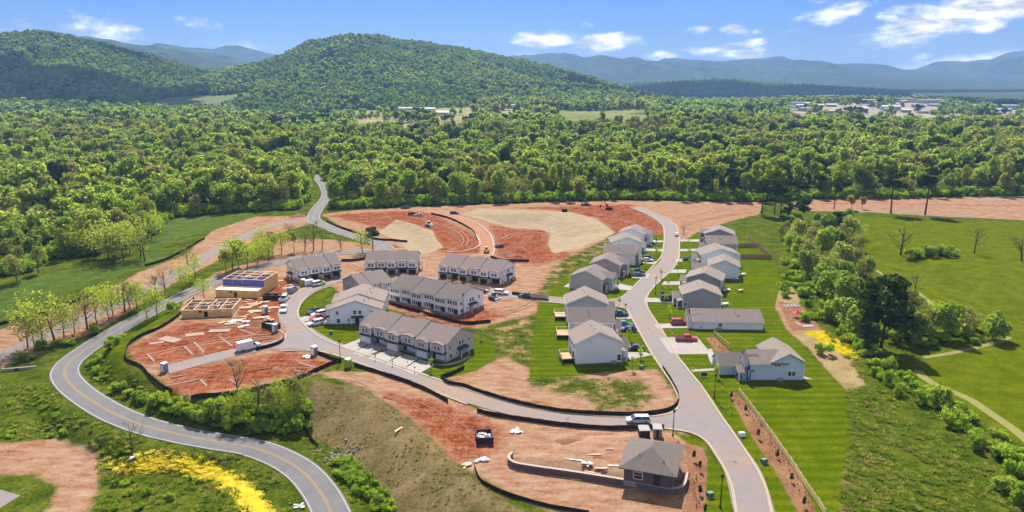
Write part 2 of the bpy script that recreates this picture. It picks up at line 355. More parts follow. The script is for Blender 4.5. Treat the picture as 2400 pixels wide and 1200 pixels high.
# small relief of the bare soil, so that raking light finds ruts and clods
def zone_sd(name, X, Y, lim=7.0):
    out = np.full(X.shape, -lim)
    for poly in ZP[name]:
        P = np.array(poly); m = (X > P[:, 0].min() - lim) & (X < P[:, 0].max() + lim) & (Y > P[:, 1].min() - lim) & (Y < P[:, 1].max() + lim)
        if m.any(): out[m] = np.maximum(out[m], np.clip(sdf(poly, X[m], Y[m]), -lim, lim))
    return out
ZA = {k: zone_sd(k, GX, GY) for k in ZONES}
near = (GY < 450) & (np.abs(GX) < 260)
rough_amt = .10 + .16 * (ZA['red'] > 0) + .05 * (ZA['dirt'] > 0) + .08 * (ZA['weedy'] > 0) - .09 * (ZA['lawn'] > 0)
REL = np.where(near, rough_amt * fbm(GX / 3.1, GY / 2.3, 9, 3), 0)
GZ = GZ + np.minimum(REL, .04)
idx = np.arange(nx * ny).reshape(ny, nx)
quads = np.stack([idx[:-1, :-1], idx[:-1, 1:], idx[1:, 1:], idx[1:, :-1]], -1).reshape(-1, 4)

def ground_material():
    m = bpy.data.materials.new('ground'); m.use_nodes = True; n = m.node_tree.nodes; l = m.node_tree.links
    b = n['Principled BSDF']; b.inputs['Roughness'].default_value = 1; b.inputs['Specular IOR Level'].default_value = 0
    geo = n.new('ShaderNodeNewGeometry')
    def noise(scale, detail=6, sx=1, sy=1, rough=.62, rot=0):
        mp = n.new('ShaderNodeMapping'); mp.inputs['Scale'].default_value = (sx, sy, 1); mp.inputs['Rotation'].default_value = (0, 0, rot)
        l.new(geo.outputs['Position'], mp.inputs[0])
        z = n.new('ShaderNodeTexNoise'); z.inputs['Scale'].default_value = scale; z.inputs['Detail'].default_value = detail; z.inputs['Roughness'].default_value = rough
        l.new(mp.outputs[0], z.inputs['Vector']); return z.outputs['Fac']
    big = noise(.03, 4); mid = noise(.22, 6); fine = noise(1.6, 6, rough=.75); streak = noise(.45, 7, .5, 1.3, rot=.5); edge_n = noise(.35, 8, rough=.7)
    def mth(op, a, bb, c=None):
        q = n.new('ShaderNodeMath'); q.operation = op
        for i, v in enumerate((a, bb, c)):
            if v is None: continue
            if isinstance(v, (int, float)): q.inputs[i].default_value = v
            else: l.new(v, q.inputs[i])
        return q.outputs[0]
    def ramp(fac, stops):
        r = n.new('ShaderNodeValToRGB'); e = r.color_ramp.elements
        while len(e) < len(stops): e.new(.5)
        for i, (p, c) in enumerate(stops): e[i].position = p; e[i].color = tuple(c) + (1,)
        l.new(fac, r.inputs['Fac']); return r.outputs['Color']
    def mix(f, a, c):
        q = n.new('ShaderNodeMix'); q.data_type = 'RGBA'; l.new(f, q.inputs['Factor']); l.new(a, q.inputs['A']); l.new(c, q.inputs['B']); return q.outputs['Result']
    def steep(v, k): return mth('MULTIPLY_ADD', mth('SUBTRACT', v, .5), k, .5)
    fm = steep(mth('ADD', mth('MULTIPLY', fine, .55), mth('MULTIPLY', mid, .45)), 1.5)
    fs = steep(mth('ADD', mth('MULTIPLY', fine, .4), mth('MULTIPLY', streak, .6)), 1.5)
    fb = mth('ADD', mth('MULTIPLY', fine, .5), mth('MULTIPLY', big, .5))
    col = ramp(fm, [(.30, A(56, 76, 20)), (.46, A(90, 110, 24)), (.56, A(120, 132, 36)), (.72, A(154, 151, 72))])
    def zone(col, name, c, amp, soft):
        at = n.new('ShaderNodeAttribute'); at.attribute_name = 'z_' + name
        v = mth('MULTIPLY_ADD', mth('SUBTRACT', edge_n, .5), amp, at.outputs['Fac'])
        mr = n.new('ShaderNodeMapRange'); mr.interpolation_type = 'SMOOTHSTEP'; mr.inputs['From Min'].default_value = -soft; mr.inputs['From Max'].default_value = soft
        l.new(v, mr.inputs['Value']); return mix(mr.outputs[0], col, c)
    col = zone(col, 'forest', ramp(fm, [(.35, A(78, 92, 40)), (.65, A(128, 140, 70))]), 5, 2.5)
    col = zone(col, 'meadow', ramp(fm, [(.30, A(76, 100, 34)), (.50, A(104, 130, 50)), (.70, A(136, 150, 74))]), 3, 1.2)
    col = zone(col, 'field', ramp(fm, [(.32, A(92, 110, 3)), (.50, A(118, 133, 6)), (.68, A(144, 151, 34))]), 4, 1.5)
    weeds = ramp(fm, [(.34, A(52, 74, 18)), (.48, A(96, 112, 34)), (.58, A(134, 138, 60)), (.68, A(178, 160, 104))])
    dirt = ramp(fs, [(.30, A(164, 108, 78)), (.43, A(200, 150, 116)), (.55, A(216, 172, 138)), (.70, A(228, 198, 164))])
    rut = noise(.9, 8, .18, 1.0, rough=.7, rot=.35); rut2 = noise(.7, 8, 1.2, .22, rough=.7, rot=-.5)
    fr = steep(mth('ADD', mth('ADD', mth('MULTIPLY', fine, .30), mth('MULTIPLY', rut, .30)), mth('ADD', mth('MULTIPLY', rut2, .22), mth('MULTIPLY', mid, .18))), 2.2)
    red = ramp(fr, [(.34, A(118, 54, 32)), (.44, A(170, 90, 56)), (.53, A(192, 114, 78)), (.62, A(206, 148, 110)), (.72, A(220, 180, 144))])
    col = zone(col, 'dirt', dirt, 3.5, .8)
    col = zone(col, 'red', red, 10, 2.6)
    col = zone(col, 'weedy', mix(ramp(mid, [(.50, (0, 0, 0)), (.60, (1, 1, 1))]), weeds, ramp(fs, [(.35, A(176, 140, 96)), (.6, A(208, 174, 130))])), 7, 2.0)
    col = zone(col, 'straw', ramp(fm, [(.30, A(150, 130, 70)), (.45, A(196, 168, 116)), (.60, A(214, 188, 138)), (.72, A(226, 204, 160))]), 2.5, .6)
    col = zone(col, 'dry', ramp(fm, [(.30, A(104, 96, 50)), (.45, A(148, 132, 84)), (.58, A(174, 152, 108)), (.70, A(198, 172, 132))]), 3, .8)
    # mown stripes across the lawns
    wv = n.new('ShaderNodeTexWave'); wv.wave_type = 'BANDS'; wv.bands_direction = 'Y'; wv.inputs['Scale'].default_value = .105; wv.inputs['Distortion'].default_value = 1.2
    wv.inputs['Detail'].default_value = 2; wv.inputs['Detail Scale'].default_value = .4; l.new(geo.outputs['Position'], wv.inputs['Vector'])
    lawn_f = mth('ADD', mth('ADD', mth('MULTIPLY', wv.outputs['Fac'], .075), mth('MULTIPLY', fine, .40)), mth('ADD', mth('MULTIPLY', mid, .34), mth('MULTIPLY', big, .14)))
    col = zone(col, 'lawn', ramp(lawn_f, [(.30, A(68, 98, 4)), (.45, A(99, 122, 2)), (.53, A(124, 139, 4)), (.62, A(156, 154, 44))]), 1.2, .35)
    # woven erosion blankets: bands of straw-coloured netting
    w2 = n.new('ShaderNodeTexWave'); w2.bands_direction = 'DIAGONAL'; w2.inputs['Scale'].default_value = .14; w2.inputs['Distortion'].default_value = .8; l.new(geo.outputs['Position'], w2.inputs['Vector'])
    bl = mth('ADD', mth('MULTIPLY', w2.outputs['Fac'], .08), mth('MULTIPLY', fm, .92))
    col = zone(col, 'blanket', ramp(bl, [(.30, A(196, 170, 132)), (.55, A(218, 196, 160)), (.75, A(230, 212, 180))]), .8, .4)
    col = zone(col, 'mulch', ramp(fm, [(.30, A(150, 98, 70)), (.65, A(206, 156, 120))]), .8, .3)
    col = zone(col, 'yellow', ramp(fm, [(.30, A(130, 130, 12)), (.40, A(210, 184, 6)), (.50, A(236, 204, 8)), (.68, A(246, 222, 30))]), 3.2, .6)
    l.new(col, b.inputs['Base Color'])
    bp = n.new('ShaderNodeBump'); bp.inputs['Strength'].default_value = .55; bp.inputs['Distance'].default_value = .35
    l.new(fine, bp.inputs['Height']); l.new(bp.outputs[0], b.inputs['Normal'])
    return m
g_me = np_mesh('ground', np.stack([GX.ravel(), GY.ravel(), GZ.ravel()], -1), quads, ground_material(), True)
for k, v in ZA.items():
    at = g_me.attributes.new('z_' + k, 'FLOAT', 'POINT'); at.data.foreach_set('value', v.ravel().astype(np.float32))
ground = tag(link('ground', g_me), kind='structure')

# ------------------------------------------------------------------ hills and far ridges
def skyline(pts, D):                      # crest points: photograph direction -> world x and height at distance D
    out = []
    for px, py in pts:
        d = px_dir(px, py); t = D / d[1]; out.append((d[0] * t, CAM_H + d[2] * t))
    a = np.array(out); return a[:, 0], a[:, 1]
HILLS = {}
def hill(name, label, pts, D, front, back, nxx, nyy, m, rough, seed, lower=0):
    xs, zs = skyline(pts, D)
    X = np.linspace(xs.min(), xs.max(), nxx); T = np.linspace(-1, 1, nyy)
    XX, TT = np.meshgrid(X, T)
    YY = D + np.where(TT < 0, TT * front, TT * back)
    ZZ = hill_z(XX, YY, xs, zs, D, front, back, rough, seed) - lower
    ii = np.arange(nxx * nyy).reshape(nyy, nxx)
    q = np.stack([ii[:-1, :-1], ii[:-1, 1:], ii[1:, 1:], ii[1:, :-1]], -1).reshape(-1, 4)
    o = link(name, np_mesh(name, np.stack([XX.ravel(), YY.ravel(), ZZ.ravel()], -1), q, m, True)); tag(o, kind='structure')
    HILLS[name + str(seed)] = (xs, zs, D, front, back, rough, seed, lower)
    return o
def hill_z(X, Y, xs, zs, D, front, back, rough, seed):
    crest = np.interp(X, xs, zs); edge_f = ss(0, .06, (X - xs.min()) / (xs.max() - xs.min())) * ss(0, .06, (xs.max() - X) / (xs.max() - xs.min()))
    t = np.where(Y < D, (D - Y) / front, (Y - D) / back)
    p = np.clip(1 - t, 0, 1); prof = p * p * (3 - 2 * p) * .55 + p * .45
    spur = fbm(X / (front * .28), Y / (front * .6), seed, 4); spur = spur + .8 * (1 - 2 * np.abs(fbm(X / (front * .20) + Y / (front * .9), Y / (front * .8), seed + 3, 3)) - .5)
    z = crest * prof * (1 + rough * spur * np.clip(t * 3.0, 0, 1) * np.clip(1.4 - t, 0, 1)) + 4
    return z * edge_f - 16 * (1 - edge_f)
def slope_mat(name, c0, c1, scale):
    m = bpy.data.materials.new(name); m.use_nodes = True; n = m.node_tree.nodes; l = m.node_tree.links
    b = n['Principled BSDF']; b.inputs['Roughness'].default_value = 1; b.inputs['Specular IOR Level'].default_value = 0
    g = n.new('ShaderNodeNewGeometry'); z = n.new('ShaderNodeTexNoise'); z.inputs['Scale'].default_value = scale; z.inputs['Detail'].default_value = 8; z.inputs['Roughness'].default_value = .7
    l.new(g.outputs['Position'], z.inputs['Vector']); r = n.new('ShaderNodeValToRGB'); r.color_ramp.elements[0].position = .36; r.color_ramp.elements[1].position = .64
    r.color_ramp.elements[0].color = c0 + (1,); r.color_ramp.elements[1].color = c1 + (1,); l.new(z.outputs['Fac'], r.inputs['Fac']); l.new(r.outputs[0], b.inputs['Base Color'])
    bp = n.new('ShaderNodeBump'); bp.inputs['Strength'].default_value = 1; bp.inputs['Distance'].default_value = 30; l.new(z.outputs['Fac'], bp.inputs['Height']); l.new(bp.outputs[0], b.inputs['Normal'])
    return m
M_wood = slope_mat('wooded_slope', (.020, .036, .014), (.050, .075, .026), .06)
M_far = slope_mat('far_wooded_slope', (.022, .036, .016), (.085, .105, .045), .010)
hill('wooded_hill', '', [(470, 172), (560, 172), (600, 166), (650, 151), (700, 131), (740, 123), (780, 106), (830, 93), (860, 88), (900, 88), (940, 97), (1000, 104), (1060, 112), (1120, 121), (1170, 131), (1210, 137), (1250, 147), (1300, 162), (1340, 173), (1390, 189), (1440, 204), (1480, 216), (1530, 228), (1600, 240)],
     2700, 1350, 1500, 220, 120, M_wood, .30, 21, 13)
hill('wooded_hill', '', [(-700, 150), (-300, 110), (-60, 93), (0, 88), (30, 81), (75, 72), (120, 76), (170, 85), (220, 96), (250, 106), (300, 119), (350, 133), (400, 149), (450, 161), (500, 168), (560, 180), (640, 195), (720, 215)],
     2350, 1150, 1300, 220, 110, M_wood, .30, 5, 13)
hill('wooded_ridge', '', [(150, 110), (200, 97), (255, 93), (300, 104), (370, 115), (430, 119), (520, 128), (570, 141), (620, 156), (680, 175), (760, 200)], 5200, 2200, 2000, 200, 90, M_far, .7, 33)
hill('far_ridge', '', [(330, 150), (400, 122), (430, 114), (470, 112), (500, 116), (530, 107), (560, 105), (590, 113), (640, 128), (690, 134), (740, 150), (850, 170)], 8200, 2500, 2500, 200, 80, M_far, .7, 41)
hill('wooded_ridge', '', [(1200, 205), (1340, 197), (1400, 193), (1450, 195), (1560, 187), (1640, 182), (1700, 181), (1760, 187), (1850, 192), (1950, 196), (2030, 203), (2080, 210), (2200, 216), (2300, 222), (2500, 230)], 4000, 900, 900, 160, 50, M_wood, .2, 51, 24)
hill('far_ridge', '', [(1050, 160), (1180, 141), (1230, 137), (1260, 134), (1300, 140), (1312, 137), (1350, 147), (1390, 148), (1420, 146), (1440, 150), (1470, 142), (1490, 141), (1520, 145), (1560, 144), (1600, 140), (1640, 141), (1690, 146), (1750, 140), (1790, 137), (1818, 132), (1835, 132), (1862, 143), (1900, 148), (1930, 149), (1960, 153), (2000, 163), (2050, 163), (2080, 167), (2120, 178), (2190, 192), (2300, 205)],
     8800, 3200, 2500, 480, 160, M_far, .95, 61)
hill('wooded_ridge', '', [(900, 215), (1100, 204), (1250, 199), (1400, 197), (1600, 196), (1800, 194), (1950, 193), (2100, 191), (2250, 190), (2400, 189), (2600, 187), (3000, 190)], 6200, 1500, 800, 200, 50, M_far, .3, 91)
hill('far_ridge', '', [(1950, 175), (2060, 164), (2130, 163), (2180, 165), (2240, 153), (2275, 151), (2350, 160), (2450, 165), (2600, 160)], 11500, 2500, 2500, 160, 60, M_far, .6, 71)
hill('far_ridge', '', [(2080, 196), (2150, 181), (2200, 166), (2260, 153), (2300, 150), (2320, 149), (2360, 139), (2400, 134), (2480, 128), (2600, 118), (2800, 140), (3100, 170)], 8000, 3000, 2500, 300, 140, M_far, .95, 81)
def hills_at(X, Y):
    z = np.full(np.shape(X), -99.0)
    for (xs, zs, D, fr, bk, ro, sd, lo) in [HILLS[k] for k in ('wooded_hill21', 'wooded_hill5', 'wooded_ridge51')]:
        m = (X > xs.min()) & (X < xs.max()) & (Y > D - fr) & (Y < D + bk)
        if m.any(): z[m] = np.maximum(z[m], hill_z(X[m], Y[m], xs, zs, D, fr, bk, ro, sd) - lo)
    return z
# ------------------------------------------------------------------ trees
def leaf_material(name, stops, trans=.55, dark=.75):
    m = bpy.data.materials.new(name); m.use_nodes = True; n = m.node_tree.nodes; l = m.node_tree.links; n.clear()
    out = n.new('ShaderNodeOutputMaterial'); oi = n.new('ShaderNodeObjectInfo'); tc = n.new('ShaderNodeTexCoord')
    r = n.new('ShaderNodeValToRGB'); e = r.color_ramp.elements
    while len(e) < len(stops): e.new(.5)
    for i, c in enumerate(stops): e[i].position = i / max(len(stops) - 1, 1); e[i].color = tuple(v * g for v, g in zip(c, (2.5, 2.55, 1.4))) + (1,)
    l.new(oi.outputs['Random'], r.inputs['Fac'])
    z = n.new('ShaderNodeTexNoise'); z.inputs['Scale'].default_value = .8; z.inputs['Detail'].default_value = 3; l.new(tc.outputs['Object'], z.inputs['Vector'])
    mr = n.new('ShaderNodeMapRange'); mr.inputs['From Min'].default_value = .3; mr.inputs['From Max'].default_value = .7; mr.inputs['To Min'].default_value = dark; mr.inputs['To Max'].default_value = 1.25
    l.new(z.outputs['Fac'], mr.inputs['Value'])
    mx = n.new('ShaderNodeMix'); mx.data_type = 'RGBA'; mx.blend_type = 'MULTIPLY'; mx.inputs['Factor'].default_value = 1
    l.new(r.outputs[0], mx.inputs['A']); l.new(mr.outputs[0], mx.inputs['B'])
    d = n.new('ShaderNodeBsdfDiffuse'); t = n.new('ShaderNodeBsdfTranslucent'); s = n.new('ShaderNodeMixShader'); s.inputs['Fac'].default_value = trans
    l.new(mx.outputs['Result'], d.inputs['Color'])
    warm = n.new('ShaderNodeMix'); warm.data_type = 'RGBA'; warm.blend_type = 'MULTIPLY'; warm.inputs['Factor'].default_value = 1
    l.new(mx.outputs['Result'], warm.inputs['A']); warm.inputs['B'].default_value = (1.12, 1.15, .62, 1); l.new(warm.outputs['Result'], t.inputs['Color'])
    l.new(d.outputs[0], s.inputs[1]); l.new(t.outputs[0], s.inputs[2]); l.new(s.outputs[0], out.inputs['Surface'])
    return m
M_leaf = leaf_material('broad_leaves', [(.058, .090, .028), (.090, .125, .032), (.118, .158, .040), (.140, .172, .050), (.105, .138, .042), (.150, .160, .070), (.072, .108, .036), (.138, .145, .082), (.098, .132, .034)])
M_hill_shade = leaf_material('shade_toned_hill_leaves', [(.038, .066, .026), (.058, .092, .032), (.082, .118, .038), (.066, .100, .040), (.092, .112, .050), (.048, .078, .030)], .5)  # both hillside greens darkened for the self-shade coarse far crowns lack
M_hill_shade2 = leaf_material('light_shade_toned_hill_leaves', [(.060, .092, .034), (.082, .116, .040), (.098, .128, .048), (.110, .126, .058)], .5)
M_spring = leaf_material('spring_leaves', [(.140, .165, .036), (.165, .185, .045), (.125, .150, .045), (.160, .160, .060)], .55)
M_olive = leaf_material('olive_budding_leaves', [(.120, .120, .058), (.140, .130, .070), (.110, .120, .045)], .3)
M_pine = leaf_material('pine_needles', [(.018, .032, .013), (.026, .040, .016), (.023, .036, .018)], .15, .7)
M_shrub = leaf_material('shrub_leaves', [(.075, .120, .020), (.110, .160, .026), (.150, .185, .034), (.092, .132, .028)], .55)
M_rust = leaf_material('rust_leaves', [(.150, .110, .045), (.165, .125, .05)], .45)
M_bark = mat('bark', (.085, .066, .050), .95, .25, 3)
M_paleb = mat('pale_bark', (.17, .14, .11), .95, .2, 3)

def crown_arrays(seed, R, z0, z1, lobes, nq, size, up=.25, core=True, flat=1.0, spread=1.0):
    r = np.random.default_rng(seed); V = []; Q = []
    C = []; RR = []
    for i in range(lobes):
        a = r.uniform(0, 2 * math.pi); rad = R * .62 * math.sqrt(r.uniform(0, 1)) * spread; t = r.uniform(0, 1)
        zz = z0 + (z1 - z0) * (.28 + .62 * t) * 1.0
        k = 1 - .45 * abs(t - .35)
        C.append((rad * math.cos(a) * k, rad * math.sin(a) * k, zz)); RR.append(R * r.uniform(.34, .52) * (1 - .25 * t))
    C = np.array(C); RR = np.array(RR)
    which = r.integers(0, lobes, nq); d = r.normal(size=(nq, 3)); d[:, 2] += up; d /= np.linalg.norm(d, axis=1)[:, None]
    sc = np.array([1, 1, flat]); P = C[which] + d * sc * (RR[which] * r.uniform(.72, 1.06, nq))[:, None]
    P[:, 2] = np.maximum(P[:, 2], z0 * .9)
    n = d + r.normal(size=(nq, 3)) * .55; n /= np.linalg.norm(n, axis=1)[:, None]
    u = np.cross(n, r.normal(size=(nq, 3))); u /= np.linalg.norm(u, axis=1)[:, None]; w = np.cross(n, u)
    s = (size * r.uniform(.55, 1.25, nq))[:, None]
    a1 = r.uniform(.7, 1.0, (nq, 1)); 
    V = np.concatenate([P - u * s - w * s * .25, P - w * s * a1, P + u * s * a1 + w * s * .2, P + w * s], 1).reshape(-1, 3)
    Q = np.arange(nq * 4).reshape(-1, 4)
    if core:
        for c, rr in zip(C, RR):         # solid heart of each bough mass
            o = len(V); k = 5; ring = []
            for zz, f in ((-.7, .55), (0, .72), (.6, .5)):
                for j in range(k):
                    a = 2 * math.pi * j / k; ring.append((c[0] + rr * f * math.cos(a), c[1] + rr * f * math.sin(a), c[2] + rr * zz * .8 * flat))
            V = np.concatenate([V, np.array(ring)])
            q = [(o + i * k + j, o + i * k + (j + 1) % k, o + (i + 1) * k + (j + 1) % k, o + (i + 1) * k + j) for i in range(2) for j in range(k)]
            q += [(o + 10, o + 11, o + 12, o + 13), (o + 10, o + 13, o + 14, o + 10)][:1]
            Q = np.concatenate([Q, np.array(q)])
    return V, Q
def trunk_mesh(name, seed, h, r0, limbs, lean=.05, m=None, limb_len=.45, start=.35, twigs=0):
    r = random.Random(seed); mb = MB(); lx, ly = r.uniform(-lean, lean) * h, r.uniform(-lean, lean) * h
    pts = [(lx * t + r.uniform(-.12, .12) * (t > 0), ly * t + r.uniform(-.12, .12) * (t > 0), h * t - .35 * (t == 0)) for t in (0, .3, .6, 1)]
    mb.tube(pts, [r0, r0 * .8, r0 * .55, r0 * .16], 6)
    for i in range(limbs):
        t = r.uniform(start, .9); a = r.uniform(0, 6.28); L = h * limb_len * r.uniform(.6, 1.1) * (1.15 - t)
        b = Vector((lx * t, ly * t, h * t)); e1 = b + Vector((math.cos(a) * L * .5, math.sin(a) * L * .5, L * .45)); e2 = e1 + Vector((math.cos(a + .3) * L * .4, math.sin(a + .3) * L * .4, L * .55))
        mb.tube([b, e1, e2], [r0 * .42 * (1.2 - t), r0 * .26 * (1.2 - t), r0 * .08], 4, False)
        for q in range(twigs):
            s = e1.lerp(e2, r.uniform(0, .8)); aa = r.uniform(0, 6.28); mb.tube([s, s + Vector((math.cos(aa) * L * .3, math.sin(aa) * L * .3, L * .28))], [r0 * .12, r0 * .04], 3, False)
    return mb.mesh(name, m or M_bark, True)
TREES = {}
def reg(kind, crown, trunk): TREES.setdefault(kind, []).append((crown, trunk))
for i in range(6):                        # full broadleaf crowns
    R = [7.0, 6.2, 7.6, 6.6, 7.2, 5.8][i]; h = [15, 17, 16, 13.5, 18, 15][i]
    V, Q = crown_arrays(100 + i, R, h * .22, h, 16 + i % 3, 1250, .66, core=False); reg('broad', np_mesh('crown', V, Q, M_leaf), trunk_mesh('trunk', i, h * .75, .3, 5))
for i in range(4):                        # tall trees of the wood's edge: long bare stem, loose crown
    h = [19, 21, 18, 20][i]; V, Q = crown_arrays(140 + i, 3.7, h * .42, h, 11, 620, .6, core=False); reg('tall', np_mesh('crown', V, Q, [M_leaf, M_spring][i % 2]), trunk_mesh('trunk', 40 + i, h * .9, .27, 7, .06, None, .4, .4))
for i in range(4):                        # airy spring trees, boughs showing
    h = [9, 10.5, 8, 11][i]; V, Q = crown_arrays(170 + i, [5.2, 5.6, 4.8, 5.4][i], h * .08, h * 1.05, 20, 820, .24, core=False); reg('spring', np_mesh('crown', V, Q, M_spring), trunk_mesh('trunk', 60 + i, h * .95, .17, 11, .14, None, .6, .15, 3))
for i in range(3):
    h = [12, 14, 11][i]; V, Q = crown_arrays(190 + i, [4.6, 4.2, 4.8][i], h * .2, h, 13, 720, .42, core=False); reg('olive', np_mesh('crown', V, Q, M_olive), trunk_mesh('trunk', 80 + i, h * .85, .22, 8, .1, M_paleb, .5, .25, 2))
for i in range(3):                        # pines: flat needle plates on a tall stem
    h = [19, 17, 21][i]; V, Q = crown_arrays(210 + i, 5.0, h * .42, h, 16, 1300, .5, up=.5, core=True, flat=.38, spread=1.3); reg('pine', np_mesh('crown', V, Q, M_pine), trunk_mesh('trunk', 90 + i, h * .97, .42, 9, .04, None, .3, .45))
for i in range(2):                        # dark dense pine, low boughs
    h = [18, 15][i]; V, Q = crown_arrays(220 + i, 6.0, h * .12, h, 20, 1500, .55, up=.4, core=True, flat=.55, spread=1.2); reg('darkpine', np_mesh('crown', V, Q, M_pine), trunk_mesh('trunk', 95 + i, h * .95, .35, 9))
for i in range(3):                        # leafless
    h = [10, 8, 12][i]; V, Q = crown_arrays(230 + i, 3.6, h * .35, h, 10, 150, .17, core=False); reg('bare', np_mesh('crown', V, Q, M_olive), trunk_mesh('trunk', 30 + i, h * .95, .27, 16, .12, M_bark, .7, .2, 6))
for i in range(4):                        # shrubs
    h = [2.6, 3.4, 2.0, 3.0][i]; V, Q = crown_arrays(250 + i, [1.9, 2.3, 1.7, 2.6][i], .1, h, 12, 560, .2, spread=1.45); reg('shrub', np_mesh('foliage', V, Q, M_shrub), trunk_mesh('stem', 50 + i, h * .6, .06, 4))
V, Q = crown_arrays(270, 3.3, 2.5, 8.5, 10, 560, .4, core=False); reg('rust', np_mesh('crown', V, Q, M_rust), trunk_mesh('trunk', 77, 8, .18, 8, .08, None, .5, .3, 2))
TREE_N = {'n': 0}
def plant(kind, var, x, y, s, label, group=None, name=None, cat='tree', sz=None, rz=None, sink=.0):
    crown, trunk = TREES[kind][var % len(TREES[kind])]
    o = thing(name or {'pine': 'pine_tree', 'darkpine': 'pine_tree', 'shrub': 'shrub', 'bare': 'bare_tree'}.get(kind, 'broadleaf_tree'), label, cat, (x, y, Hs(x, y) - sink), random.uniform(0, 6.28) if rz is None else rz, group)
    o.scale = (s, s, sz or s)
    link('stem' if kind == 'shrub' else 'trunk', trunk, o); link('foliage' if kind == 'shrub' else 'crown', crown, o)
    TREE_N['n'] += 1; return o

# ---- the wood: nearest rows are trees of their own, the rest one mass
FAR_OPEN = [[(-830, 1520), (-590, 1520), (-600, 1790), (-820, 1770)], [(400, 1080), (620, 1080), (1500, 1300), (1700, 1900), (1300, 2100), (690, 1900)], [(-190, 900), (-55, 900), (-60, 1200), (25, 1250), (40, 1480), (-330, 1520)], [(60, 930), (180, 930), (255, 1420), (80, 1420)]]
ROADGAP = [tuple(G(*p)[:2]) for p in [(715, 500), (722, 470), (733, 428), (737, 408), (752, 408), (772, 440), (778, 480), (775, 500)]]
def in_forest(X, Y):
    ok = sdf(FPOLY, X, Y) > 2.5
    for i, p in enumerate([ROADGAP] + FAR_OPEN): ok &= (sdf(p, X, Y) < 3) | ((i in (2, 3)) & (vnoise(X / 34, Y / 34, 19) > (.50 if i == 2 else .62)))
    return ok
def jitter_grid(x0, x1, y0, y1, step, seed):
    r = np.random.default_rng(seed); xs = np.arange(x0, x1, step); ys = np.arange(y0, y1, step); X, Y = np.meshgrid(xs, ys)
    X = X + r.uniform(-.45, .45, X.shape) * step + (np.arange(len(ys)) % 2 * step / 2)[:, None]; Y = Y + r.uniform(-.45, .45, Y.shape) * step
    return X.ravel(), Y.ravel()
def frustum(X, Y, margin=60): return (np.abs(X) < Y * .72 + margin) & (Y > 60)
pts_all = []
for (y0, y1, step, sd) in ((150, 760, 8.3, 1), (760, 1500, 9.6, 2), (1500, 2750, 11, 3)):
    w = y1 * .74 + 80; X, Y = jitter_grid(-w, w, y0, y1, step, sd); k = frustum(X, Y); X, Y = X[k], Y[k]
    k = in_forest(X, Y) & (vnoise(X / 60, Y / 60, 4) > -.93); X, Y = X[k], Y[k]
    if y0 >= 760: k = vnoise(X / 130, Y / 120, 8) > -.42 + .06 * (Y > 1500); X, Y = X[k], Y[k]
    pts_all.append(np.stack([X, Y], 1))
P1 = np.concatenate(pts_all)
dist = np.hypot(P1[:, 0], P1[:, 1]); sd_edge = sdf(FPOLY, P1[:, 0], P1[:, 1])
# the front rows
front_score = dist * .30 + sd_edge * 6.0
order = np.argsort(front_score); N_IND = 270
ind = order[:N_IND]; rest = order[N_IND:]
WOOD_LABELS = {'broad': 'full green broadleaf tree of the wood', 'tall': 'tall bare-stemmed tree of the wood edge', 'pine': 'tall dark pine of the wood edge',
               'olive': 'olive-green budding tree of the wood edge', 'spring': 'airy yellow-green tree of the wood edge'}
for q in ind:
    x, y = P1[q]; e = sd_edge[q]; u = random.random()
    if x > 20: kind = 'tall' if (e < 14 and u < .60) else 'pine' if u > .91 else 'olive' if u > .78 else 'spring' if u > .70 else 'broad'
    elif x > -70: kind = 'olive' if u < .5 else 'spring' if u < .62 else 'broad' if u < .92 else 'tall'
    else: kind = 'broad' if u < .68 else 'olive' if u < .9 else 'spring'
    s = random.uniform(.75, 1.15) * (.8 if e < 5 else 1)
    where = ' at the near left' if x < -120 and y < 235 else ' left of the meadow' if x < -120 and y < 300 else ' at the far left' if x < -120 else ' behind the left meadow' if x < -62 else ' left of the winding road' if x < -48 and False else ' behind the red earth' if x < 75 else ' behind the top of the street' if x < 150 else ' behind the long red strip'
    plant(kind, random.randrange(6), x, y, s, WOOD_LABELS[kind] + where, 'edge-of-wood ' + {'broad': 'broadleaf trees', 'tall': 'tall trees', 'pine': 'pines', 'olive': 'budding trees', 'spring': 'airy trees'}[kind])

# ---- low-detail trees for the mass of the wood and the hills
def proto(name, objs):
    c = bpy.data.collections.new(name)
    for i, me in enumerate(objs): c.objects.link(bpy.data.objects.new('%s_%02d' % (name, i), me))
    return c
midm = []
for i in range(8):
    R = [7.2, 6.4, 7.8, 6.8, 6.2, 7.4, 6.6, 5.6][i]; h = [15, 17, 15.5, 13.5, 18, 16, 14.5, 15][i]
    V, Q = crown_arrays(300 + i, R, h * .12, h, 15, 560, 1.0); midm.append(np_mesh('crown', V, Q, [M_leaf, M_leaf, M_leaf, M_olive, M_leaf, M_leaf, M_spring, M_pine][i]))
farm = []
for i in range(6):
    R = [8.0, 7.2, 8.6, 7.6, 7.0, 6.6][i]; V, Q = crown_arrays(320 + i, R, 1.0, 16, 7, 110, 2.1); farm.append(np_mesh('crown', V, Q, [M_leaf, M_leaf, M_leaf, M_leaf, M_olive, M_pine][i]))
C_mid = proto('mid_tree', midm); C_far = proto('far_tree', farm)
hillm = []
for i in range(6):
    V, Q = crown_arrays(340 + i, [8.0, 7.2, 8.6, 7.6, 7.0, 6.6][i], 1.0, 16, 8, 115, 2.0); hillm.append(np_mesh('crown', V, Q, [M_hill_shade, M_hill_shade, M_hill_shade2, M_hill_shade, M_hill_shade2, M_pine][i]))
C_hill = proto('hill_tree', hillm)
